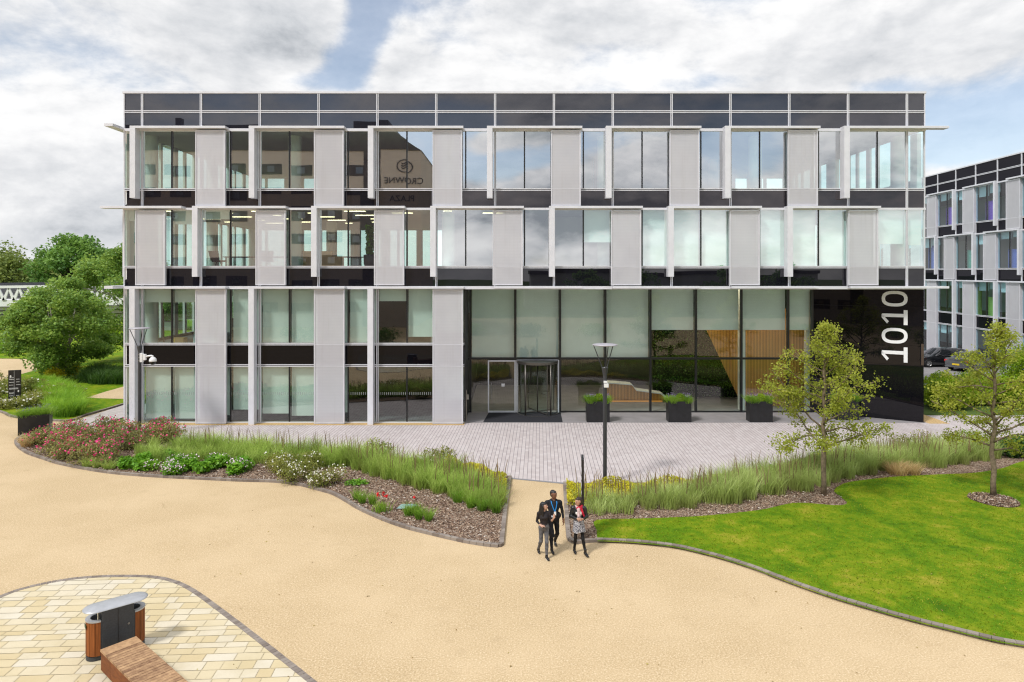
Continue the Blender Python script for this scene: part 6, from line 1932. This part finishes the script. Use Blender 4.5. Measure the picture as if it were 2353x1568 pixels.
def grow(prims, vox, cut=None, wrinkle=None):
    """prims: ('c',a,b,ra,rb,mat,k) or ('e',c,r,R,mat,k) -> surface by naive surface nets"""
    lo = np.array([9.0] * 3); hi = -lo
    for p in prims:
        if p[0] == 'c':
            for q, r in ((p[1], p[3]), (p[2], p[4])): lo = np.minimum(lo, np.array(q) - r); hi = np.maximum(hi, np.array(q) + r)
        else:
            m = max(p[2]); lo = np.minimum(lo, np.array(p[1]) - m); hi = np.maximum(hi, np.array(p[1]) + m)
    lo -= vox * 3; hi += vox * 3
    n = np.ceil((hi - lo) / vox).astype(int) + 1
    D = np.full(n, 1.0, np.float32); B = np.full(n, 9.0, np.float32); Mt = np.zeros(n, np.int8)
    ax = [lo[i] + np.arange(n[i]) * vox for i in range(3)]
    for p in prims:
        if p[0] == 'c':
            l = np.minimum(np.array(p[1]) - p[3], np.array(p[2]) - p[4]); h = np.maximum(np.array(p[1]) + p[3], np.array(p[2]) + p[4]); mat, k = p[5], p[6]
        else:
            m = max(p[2]); l = np.array(p[1]) - m; h = np.array(p[1]) + m; mat, k = p[4], p[5]
        g = .07
        i0 = np.maximum(0, ((l - g - lo) / vox).astype(int)); i1 = np.minimum(n, ((h + g - lo) / vox).astype(int) + 2)
        sl = tuple(slice(a, b) for a, b in zip(i0, i1))
        X = np.stack(np.meshgrid(*[ax[i][i0[i]:i1[i]] for i in range(3)], indexing='ij'), -1).astype(np.float32)
        d = sd_cone(X, *p[1:5]) if p[0] == 'c' else sd_ell(X, p[1], p[2], p[3])
        D[sl] = smin(D[sl], d, k)
        c = d < B[sl]
        B[sl] = np.where(c, d, B[sl]); Mt[sl] = np.where(c, mat, Mt[sl])
    if cut is not None or wrinkle is not None:
        X = np.stack(np.meshgrid(*ax, indexing='ij'), -1).astype(np.float32)
        if wrinkle is not None: D = D + wrinkle(X)
        if cut is not None: D = np.maximum(D, cut(X))
    ins = D < 0
    c8 = [(i, j, k) for i in (0, 1) for j in (0, 1) for k in (0, 1)]
    sh = tuple(n - 1)
    def S(A, o): return A[o[0]:o[0] + sh[0], o[1]:o[1] + sh[1], o[2]:o[2] + sh[2]]
    cnt = sum(S(ins, o).astype(np.int8) for o in c8)
    act = (cnt > 0) & (cnt < 8)
    idx = np.full(sh, -1, np.int64); ids = np.argwhere(act); idx[act] = np.arange(len(ids))
    acc = np.zeros((len(ids), 3)); num = np.zeros(len(ids))
    for a in range(8):
        for b in range(a + 1, 8):
            oa, ob = np.array(c8[a]), np.array(c8[b])
            if np.abs(oa - ob).sum() != 1: continue
            da = D[tuple((ids + oa).T)]; db = D[tuple((ids + ob).T)]
            m = (da < 0) != (db < 0)
            t = np.where(m, da / np.where(np.abs(da - db) < 1e-9, 1, da - db), 0)
            acc += np.where(m[:, None], ids + oa + (ob - oa) * t[:, None], 0); num += m
    V = lo + acc / num[:, None] * vox
    mats = Mt[tuple(ids.T)]
    F = []
    for axis in range(3):
        e = np.zeros(3, int); e[axis] = 1; u, w = [(1, 2), (2, 0), (0, 1)][axis]
        A = ins[tuple(slice(0, n[i] - (1 if i == axis else 0)) for i in range(3))]
        Bn = ins[tuple(slice(1 if i == axis else 0, n[i]) for i in range(3))]
        E = np.argwhere(A != Bn)
        E = E[(E[:, u] > 0) & (E[:, w] > 0) & (E[:, u] < n[u] - 1) & (E[:, w] < n[w] - 1)]
        fl = A[tuple(E.T)]
        du = np.zeros(3, int); du[u] = 1; dw = np.zeros(3, int); dw[w] = 1
        q = [idx[tuple(p.T)] for p in (E - du - dw, E - dw, E, E - du)]
        Q = np.stack(q, 1); Q[~fl] = Q[~fl][:, ::-1]
        F.append(Q)
    F = np.vstack(F); F = F[(F >= 0).all(1)]
    return V, F, mats[F[:, 0]]

def body_mesh(name, prims, vox, mats, parent, cut=None, wrinkle=None):
    V, F, mi = grow(prims, vox, cut, wrinkle)
    o = arr_mesh(name, V, F, mats, parent, None, mi, True)
    return o

SKIN_D = simple('deep_brown_skin', (.19, .088, .05), .5, 0, .4, .06, 20)
SKIN_L = simple('light_skin', (.56, .34, .25), .5, 0, .4, .05, 20)
SKIN_T = simple('tan_skin', (.50, .29, .20), .5, 0, .4, .05, 20)
HAIRB = simple('black_hair', (.010, .008, .008), .4, 0, .5, .3, 40)
HAIRBR = simple('dark_brown_hair', (.030, .015, .011), .45, 0, .5, .3, 40)
CLOTHBLACK = simple('black_shirt_cloth', (.018, .019, .023), .8, 0, .25, .25, 14)
SHEER = simple('sheer_black_blouse', (.022, .018, .020), .7, 0, .3, .3, 14)
DENIM = simple('grey_denim', (.12, .12, .128), .85, 0, .2, .30, 12)
TROUSER = simple('black_trouser_cloth', (.014, .014, .017), .8, 0, .25, .3, 14)
LEATHER = simple('black_leather', (.012, .012, .014), .35, 0, .5, .2, 12)
LEGGING = simple('black_leggings', (.006, .006, .007), .7, 0, .3, .2, 14)
SHOE = simple('black_shoe', (.008, .008, .009), .25, 0, .5, .2, 10)
SOLE = simple('white_shoe_sole', (.62, .62, .60), .6, 0, .3, .05, 10)
WHITECLOTH = simple('white_blouse', (.72, .70, .68), .85, 0, .2, .05, 14)
REDSCARF = simple('red_scarf', (.48, .022, .045), .85, 0, .2, .3, 16)
PALESCARF = simple('pale_scarf', (.66, .50, .50), .85, 0, .2, .2, 16)
LANYARD = simple('blue_lanyard', (.02, .24, .62), .6, 0, .3, .1, 10)
EYEDARK = simple('dark_eyes', (.01, .008, .007), .25, 0, .5, .1, 10)
LIPS = simple('lips', (.32, .10, .09), .5, 0, .4, .05, 10)
JACKETCLOTH = simple('dark_jacket_cloth', (.022, .024, .032), .85, 0, .2, .25, 14)
def pattern_mat():
    m, n, out = newmat('black_white_patterned_dress')
    p = n.obj(); a = n.noise(p, 42, 2, .6, 1.2)
    c = n.ramp(a, [(.42, (.03, .03, .045)), (.47, (.10, .10, .13)), (.53, (.42, .42, .46)), (.60, (.62, .62, .64))])
    principled(n, out, c, .85, 0, .2)
    return m
DRESS = pattern_mat()

def hand(P, wrist, d, palm_n, mat, curl=.5, size=1.0, side=1, thumb=True):
    """palm, four unequal bent fingers, a thumb from the side of the palm"""
    d = Vector(d).normalized(); pn = Vector(palm_n); pn = (pn - d * pn.dot(d)).normalized(); sd = d.cross(pn) * side
    w = Vector(wrist); s = size
    k0 = w + d * .045 * s
    P.append(('c', tuple(w), tuple(k0 + d * .03 * s), .024 * s, .027 * s, mat, .02))
    P.append(('c', tuple(k0 - sd * .018 * s), tuple(w + d * .085 * s - sd * .026 * s), .017 * s, .013 * s, mat, .012))
    P.append(('c', tuple(k0 + sd * .018 * s), tuple(w + d * .085 * s + sd * .026 * s), .017 * s, .013 * s, mat, .012))
    for i, (off, ln) in enumerate(((.031, .070), (.011, .080), (-.010, .075), (-.030, .058))):
        b = w + d * .090 * s + sd * off * s
        c1 = curl * (.8 + .12 * i)
        d1 = (d * math.cos(c1 * .6) + pn * math.sin(c1 * .6) + sd * off * 1.2).normalized(); d2 = (d * math.cos(c1 * 1.5) + pn * math.sin(c1 * 1.5)).normalized()
        m_ = b + d1 * ln * .5 * s
        P.append(('c', tuple(b), tuple(m_), .0098 * s, .0090 * s, mat, .004)); P.append(('c', tuple(m_), tuple(m_ + d2 * ln * .5 * s), .0090 * s, .0072 * s, mat, .004))
    if thumb:
        b = w + d * .030 * s + sd * .028 * s; m_ = b + (d * .6 + sd * .75 + pn * .3).normalized() * .040 * s
        P.append(('c', tuple(b), tuple(m_), .0135 * s, .0110 * s, mat, .008)); P.append(('c', tuple(m_), tuple(m_ + (d * .9 + sd * .25 + pn * .3).normalized() * .032 * s), .0108 * s, .0085 * s, mat, .004))

def head(P, c, f, mat, m_eye, m_lip, w=1.0):
    """c: centre of the skull, f: facing direction (level-ish)"""
    f = Vector(f).normalized(); r = f.cross(Vector((0, 0, 1))).normalized(); u = r.cross(f)
    def at(a, b, z): return tuple(Vector(c) + r * a * w + f * b + u * z)
    P.append(('c', at(0, -.030, .030), at(0, .028, .026), .083 * w, .074 * w, mat, .03))
    P.append(('c', at(0, .035, .000), at(0, .050, -.045), .062 * w, .046 * w, mat, .03))
    P.append(('c', at(-.030, .030, -.060), at(.030, .030, -.060), .038, .038, mat, .03))
    P.append(('c', at(0, .068, -.088), at(0, .055, -.092), .024, .026, mat, .03))          # chin
    P.append(('c', at(0, .092, .012), at(0, .112, -.026), .010, .0155, mat, .012))          # nose
    P.append(('c', at(-.032, .074, .022), at(.032, .074, .022), .017, .017, mat, .012))      # brow
    for s in (-1, 1):
        P.append(('c', at(s * .036, .070, -.025), at(s * .040, .050, -.020), .020, .022, mat, .02))
        P.append(('e', at(s * .078, -.002, .000), (.012, .020, .032), np.array([tuple(r), tuple(f), tuple(u)]).T, mat, .008))
        P.append(('c', at(s * .024, .090, .004), at(s * .038, .084, .004), .0062, .0058, m_eye, .002))
    P.append(('c', at(-.016, .098, -.055), at(.016, .098, -.055), .0072, .0072, m_lip, .003))
    return at

def leg(P, hip, knee, ankle, toe, mt, ms, thick=1.0, shoe_up=.0, msole=None):
    hip, knee, ankle, toe = map(Vector, (hip, knee, ankle, toe))
    P.append(('c', tuple(hip), tuple(knee), .088 * thick, .056 * thick, mt, .04))
    cal = knee.lerp(ankle, .32) + Vector((0, .012, 0))
    P.append(('c', tuple(knee), tuple(cal), .055 * thick, .056 * thick, mt, .03)); P.append(('c', tuple(cal), tuple(ankle), .056 * thick, .038 * thick, mt, .03))
    d = (toe - ankle); d.z = 0; d.normalize()
    heel = ankle - d * .045 + Vector((0, 0, -.040)); ball = toe - d * .06
    P.append(('c', tuple(heel), tuple(ball + Vector((0, 0, .008))), .038, .040, ms, .02)); P.append(('c', tuple(ball), tuple(toe), .038, .028, ms, .02))
    P.append(('c', tuple(ankle + Vector((0, 0, .02 + shoe_up))), tuple(ankle + Vector((0, 0, -.03))), .043, .042, ms, .015))
    if msole is not None:
        P.append(('c', tuple(heel + Vector((0, 0, -.028))), tuple(ball + Vector((0, 0, -.028))), .034, .038, msole, .006))

def arm(P, sh, el, wr, ms, mw, up=1.0, short=1.0):
    """sleeve of ms down to fraction short of the forearm, then skin mw"""
    sh, el, wr = map(Vector, (sh, el, wr))
    P.append(('c', tuple(sh), tuple(el), .055 * up, .043 * up, ms, .035))
    m_ = el.lerp(wr, short)
    P.append(('c', tuple(el), tuple(m_), .043 * up, (.043 * up) * (1 - short) + .030 * up * short, ms, .02))
    if short < 1: P.append(('c', tuple(m_), tuple(wr), .036 * up, .026 * up, mw, .01))

def finish(o, loc, rz, scale, label):
    o.location = loc; o.rotation_euler = (0, 0, rz); o.scale = (scale,) * 3
    tag(o, label, 'person')
    return o
def fold(amp, fx=26, fz=34):
    def w(X): return (amp * np.sin(X[..., 2] * fz + 6 * np.sin(X[..., 0] * 9) + X[..., 1] * 14) * np.cos(X[..., 0] * fx + X[..., 2] * 11)).astype(np.float32)
    return w
VOX = .0085
# ---- man in black with the blue lanyard (x to the picture's right, -y towards the camera; height 1.78)
P = []
P += [('e', (0, 0, .98), (.160, .115, .13), None, 1, .05), ('c', (0, 0, 1.00), (0, .0, 1.18), .132, .138, 0, .05), ('e', (0, .005, 1.30), (.185, .118, .19), None, 0, .05), ('c', (-.15, .01, 1.43), (.15, .01, 1.43), .062, .062, 0, .05),
      ('c', (0, .015, 1.44), (0, .0, 1.56), .066, .056, 2, .025), ('c', (-.06, .01, 1.47), (.06, .01, 1.47), .062, .062, 0, .03), ('c', (-.13, 0, 1.035), (.13, 0, 1.035), .100, .100, 1, .03)]
head(P, (0, -.02, 1.665), (.62, -.78, -.02), 2, 3, 4)
leg(P, (-.085, 0, .93), (-.095, -.13, .50), (-.085, -.20, .095), (-.06, -.38, .035), 1, 5, 1.02)
leg(P, (.085, 0, .93), (.11, -.03, .50), (.10, .30, .175), (.11, .19, .045), 1, 5, 1.02)
arm(P, (.205, .01, 1.425), (.275, .06, 1.13), (.300, -.02, .89), 0, 2, 1.02, .93); hand(P, (.300, -.02, .89), (.05, -.08, -1), (-1, 0, 0), 2, .45, 1.05, 1)
arm(P, (-.205, .01, 1.425), (-.255, .02, 1.13), (-.155, -.20, 1.07), 0, 2, 1.02, .93); hand(P, (-.155, -.20, 1.07), (.75, -.6, .05), (0, .2, -1), 2, .9, 1.05, -1)
man = body_mesh('person', P, VOX, [CLOTHBLACK, TROUSER, SKIN_D, EYEDARK, SKIN_D, SHOE], None, None, fold(.0035))
c = Vector((0, -.02, 1.665)); f = Vector((.62, -.78, 0)).normalized(); r = f.cross(Vector((0, 0, 1)))
Hp = [('c', tuple(c - f * .032 + Vector((0, 0, .040))), tuple(c + f * .018 + Vector((0, 0, .046))), .086, .074, 0, .02), ('c', tuple(c - f * .05 - Vector((0, 0, .02))), tuple(c - f * .04 + Vector((0, 0, .04))), .070, .080, 0, .02)]
def cut_face(c, f, z0, back):
    c = np.array(c); f = np.array(f)
    def k(X):
        q = X - c; a = q @ f.astype(np.float32); z = q[..., 2]
        return np.maximum(np.minimum(a - back, z0 - z), -.11 - z).astype(np.float32)
    return k
body_mesh('hair', Hp, .007, [HAIRB], man, cut_face(c, f, .058, -.012))
def ribbon(mb, pts, w, nrm):
    """flat band through points"""
    for i in range(len(pts) - 1):
        a, b = Vector(pts[i]), Vector(pts[i + 1]); d = (b - a).normalized(); s = d.cross(Vector(nrm)).normalized() * w * .5; th = Vector(nrm).normalized() * .003
        mb.add([a - s, a + s, b + s, b - s, a - s + th, a + s + th, b + s + th, b - s + th], [(0, 1, 2, 3), (7, 6, 5, 4), (0, 4, 5, 1), (1, 5, 6, 2), (2, 6, 7, 3), (3, 7, 4, 0)])
mb = MB()
ribbon(mb, [(-.085, -.035, 1.495), (-.075, -.105, 1.42), (-.035, -.134, 1.30), (.015, -.145, 1.19)], .024, (0, -1, .15))
ribbon(mb, [(.085, -.030, 1.495), (.085, -.100, 1.42), (.055, -.136, 1.30), (.020, -.146, 1.19)], .024, (0, -1, .15))
fix_normals(mb.build('lanyard', LANYARD, man))
mb = MB(); mb.box(-.012, .052, -.157, -.150, 1.085, 1.19); mb.build('badge', WHITE_LETTER, man)
mb = MB(); mb.box(-.03, .03, -.129, -.118, 1.03, 1.065); mb.build('belt_buckle', STEEL, man)
finish(man, (1.15, 18.92, .0), math.radians(6), .925, 'man in black shirt and trousers wearing a blue lanyard, walking between two women')
# jacket folded over his forearm and the phone in his hand: things he holds
Pj = [('c', (-.20, -.10, 1.07), (-.12, -.20, 1.05), .055, .050, 0, .03), ('c', (-.15, -.17, 1.03), (-.12, -.19, .62), .062, .085, 0, .04), ('c', (-.20, -.12, 1.03), (-.18, -.12, .70), .05, .07, 0, .04), ('c', (-.12, -.19, .66), (-.06, -.20, .50), .085, .060, 0, .04)]
jk = body_mesh('folded_jacket', Pj, .009, [JACKETCLOTH], None, None, fold(.010, 46, 12))
jk.location = man.location; jk.rotation_euler = man.rotation_euler; jk.scale = man.scale
tag(jk, 'dark jacket draped over the forearm of the man in black', 'jacket')
mb = MB(); mb.box(-.07, .07, -.036, .036, -.005, .005); ph = mb.build('mobile_phone', [WHITEPLASTIC], None, bevel=.003)
ph.data.transform(Matrix.Translation((-.085, -.262, 1.092)) @ Matrix.Rotation(math.radians(-20), 4, 'Z') @ Matrix.Rotation(math.radians(18), 4, 'X'))
ph.location = man.location; ph.rotation_euler = man.rotation_euler; ph.scale = man.scale
tag(ph, 'white mobile phone in the hand of the man in black', 'phone')

# ---- woman with long black hair, grey jeans, raising her hand
P = []
P += [('e', (0, .0, .93), (.160, .120, .13), None, 1, .05), ('c', (0, 0, .98), (0, .0, 1.10), .112, .110, 0, .05), ('e', (0, .0, 1.23), (.150, .108, .16), None, 0, .05), ('c', (-.11, .01, 1.345), (.11, .01, 1.345), .052, .052, 0, .04), ('c', (-.045, -.075, 1.22), (.05, -.078, 1.22), .062, .062, 0, .04),
      ('c', (0, .015, 1.36), (0, .0, 1.46), .048, .046, 2, .02)]
head(P, (.0, -.01, 1.555), (.93, -.36, .10), 2, 3, 4, .95)
leg(P, (-.08, 0, .89), (-.085, .02, .47), (-.10, .30, .135), (-.10, .20, .045), 1, 5, .96, 0, 6)
leg(P, (.08, 0, .89), (.06, -.14, .48), (.05, -.17, .085), (.075, -.34, .035), 1, 5, .96, 0, 6)
arm(P, (.165, .0, 1.345), (.215, -.05, 1.08), (.255, -.23, 1.24), 0, 2, .86, .22); hand(P, (.255, -.23, 1.24), (.10, -.12, 1), (-.7, -.5, 0), 2, .35, .95, 1)
arm(P, (-.165, .0, 1.345), (-.205, .05, 1.09), (-.12, -.12, 1.00), 0, 2, .86, .8); hand(P, (-.12, -.12, 1.00), (.8, -.55, .1), (0, .1, -1), 2, .7, .95, -1)
w1 = body_mesh('person', P, VOX, [SHEER, DENIM, SKIN_L, EYEDARK, LIPS, SHOE, SOLE], None, None, fold(.003))
c = Vector((0, -.01, 1.555)); f = Vector((.93, -.36, 0)).normalized()
Hp = [('c', tuple(c - f * .030 + Vector((0, 0, .040))), tuple(c + f * .020 + Vector((0, 0, .044))), .090, .078, 0, .03), ('c', tuple(c - f * .05), tuple(c - f * .085 + Vector((0, .0, -.24))), .085, .085, 0, .03), ('c', tuple(c - f * .08 + Vector((0, 0, -.22))), tuple(c - f * .075 + Vector((-.02, .0, -.40))), .082, .045, 0, .03),
      ('c', tuple(c - f * .02 + Vector((-.02, -.072, .0))), tuple(c - f * .045 + Vector((-.01, -.10, -.28))), .040, .034, 0, .03)]
body_mesh('hair', Hp, .0075, [HAIRB], w1, lambda X: (np.minimum((X - np.array(c)) @ np.array(f).astype(np.float32) - .005, .062 - (X[..., 2] - c.z))).astype(np.float32), fold(.003, 60, 8))
finish(w1, (.86, 18.45, 0), math.radians(10), .885, 'woman with long black hair in sheer black top and grey jeans raising one hand')

# ---- woman in leather jacket, red scarf and patterned dress
P = []
P += [('e', (0, .0, .93), (.158, .120, .13), None, 1, .05), ('c', (0, 0, .98), (0, .0, 1.10), .115, .115, 0, .05), ('e', (0, .0, 1.23), (.150, .108, .16), None, 0, .05), ('c', (-.12, .01, 1.345), (.12, .01, 1.345), .050, .050, 0, .04), ('c', (-.045, -.07, 1.22), (.05, -.07, 1.22), .062, .062, 0, .04),
      ('c', (0, .015, 1.36), (0, .0, 1.46), .048, .046, 2, .02)]
head(P, (-.01, -.025, 1.555), (-.80, -.60, -.06), 2, 3, 4, .95)
leg(P, (-.08, 0, .89), (-.10, -.06, .47), (-.13, .02, .085), (-.10, -.15, .035), 1, 5, .84, .05)
leg(P, (.08, 0, .89), (.12, -.14, .47), (.19, -.20, .10), (.26, -.36, .040), 1, 5, .84, .05)
arm(P, (.17, .0, 1.345), (.235, .0, 1.10), (.12, -.22, 1.09), 6, 2, .9, .95); hand(P, (.12, -.22, 1.09), (-.75, -.55, .10), (-.3, .5, .6), 2, .8, .95, 1)
arm(P, (-.17, .0, 1.345), (-.235, -.02, 1.10), (-.05, -.22, 1.10), 6, 2, .9, .95); hand(P, (-.05, -.22, 1.10), (.8, -.5, .05), (.3, .5, -.5), 2, .8, .95, -1)
w2 = body_mesh('person', P, VOX, [WHITECLOTH, LEGGING, SKIN_T, EYEDARK, LIPS, SHOE, LEATHER], None, None, fold(.0022))
# open leather jacket, dress skirt, scarf
Pj = [('e', (0, .005, 1.22), (.172, .128, .19), None, 0, .05), ('c', (0, .01, 1.12), (0, .01, .93), .140, .160, 0, .05), ('c', (-.13, .01, 1.35), (.13, .01, 1.35), .060, .060, 0, .04), ('c', (-.175, .0, 1.345), (-.24, -.02, 1.10), .062, .052, 0, .03), ('c', (.175, .0, 1.345), (.24, .0, 1.10), .062, .052, 0, .03),
      ('c', (-.24, -.02, 1.10), (-.075, -.205, 1.10), .052, .040, 0, .02), ('c', (.24, 0, 1.10), (.135, -.20, 1.09), .052, .040, 0, .02)]
def cut_jacket(X):
    x, y, z = X[..., 0], X[..., 1], X[..., 2]
    gap = .062 + .10 * np.clip(1.05 - z, 0, .3)
    front = np.maximum(np.abs(x - .01) - gap, np.maximum(y + .06, -.165 - y))        # inside the opening
    low = .87 - z
    return np.maximum(-np.where(np.abs(y + .11) < .06, front, 1.0), low).astype(np.float32)
body_mesh('leather_jacket', Pj, .0085, [LEATHER], w2, cut_jacket, fold(.006, 30, 22))
Ps = [('c', (0, 0, 1.13), (0, 0, .98), .118, .150, 0, .04), ('c', (0, -.02, .96), (.01, -.03, .62), .158, .205, 0, .04)]
body_mesh('dress', Ps, .0085, [DRESS], w2, lambda X: (np.maximum(.665 + .02 * np.sin(X[..., 0] * 18) - X[..., 2], np.abs(X[..., 1] + .02) - .165 - .05 * np.abs(np.sin(X[..., 0] * 22)))).astype(np.float32), fold(.007, 34, 6))
Pc = [('c', (-.07, -.02, 1.405), (-.03, -.09, 1.375), .038, .042, 1, .02), ('c', (-.03, -.09, 1.375), (.05, -.085, 1.375), .044, .042, 0, .02), ('c', (.05, -.085, 1.375), (.085, -.01, 1.41), .042, .040, 0, .02), ('c', (.085, 0, 1.41), (.0, .065, 1.42), .04, .04, 0, .02), ('c', (.0, .065, 1.42), (-.07, 0, 1.41), .04, .038, 1, .02),
      ('c', (-.01, -.115, 1.355), (-.005, -.135, 1.15), .040, .044, 1, .02), ('c', (.07, -.08, 1.37), (.115, -.105, 1.23), .036, .034, 0, .02), ('c', (.115, -.105, 1.23), (.16, -.11, 1.13), .032, .018, 0, .02)]
body_mesh('scarf', Pc, .0075, [REDSCARF, PALESCARF], w2, None, fold(.005, 50, 40))
c = Vector((-.01, -.025, 1.555)); f = Vector((-.80, -.60, 0)).normalized()
Hp = [('c', tuple(c - f * .032 + Vector((0, 0, .040))), tuple(c + f * .018 + Vector((0, 0, .046))), .090, .078, 0, .03), ('c', tuple(c - f * .05), tuple(c - f * .055 + Vector((0, 0, -.09))), .078, .062, 0, .03), ('c', tuple(c - f * .09 + Vector((0, 0, .03))), tuple(c - f * .10 + Vector((0, 0, -.04))), .045, .045, 0, .03)]
body_mesh('hair', Hp, .0075, [HAIRBR], w2, lambda X: (np.minimum((X - np.array(c)) @ np.array(f).astype(np.float32) + .008, .060 - (X[..., 2] - c.z))).astype(np.float32), fold(.004, 60, 14))
finish(w2, (1.83, 18.72, 0), math.radians(-4), .91, 'woman in black leather jacket with red scarf and patterned dress beside the slim totem')
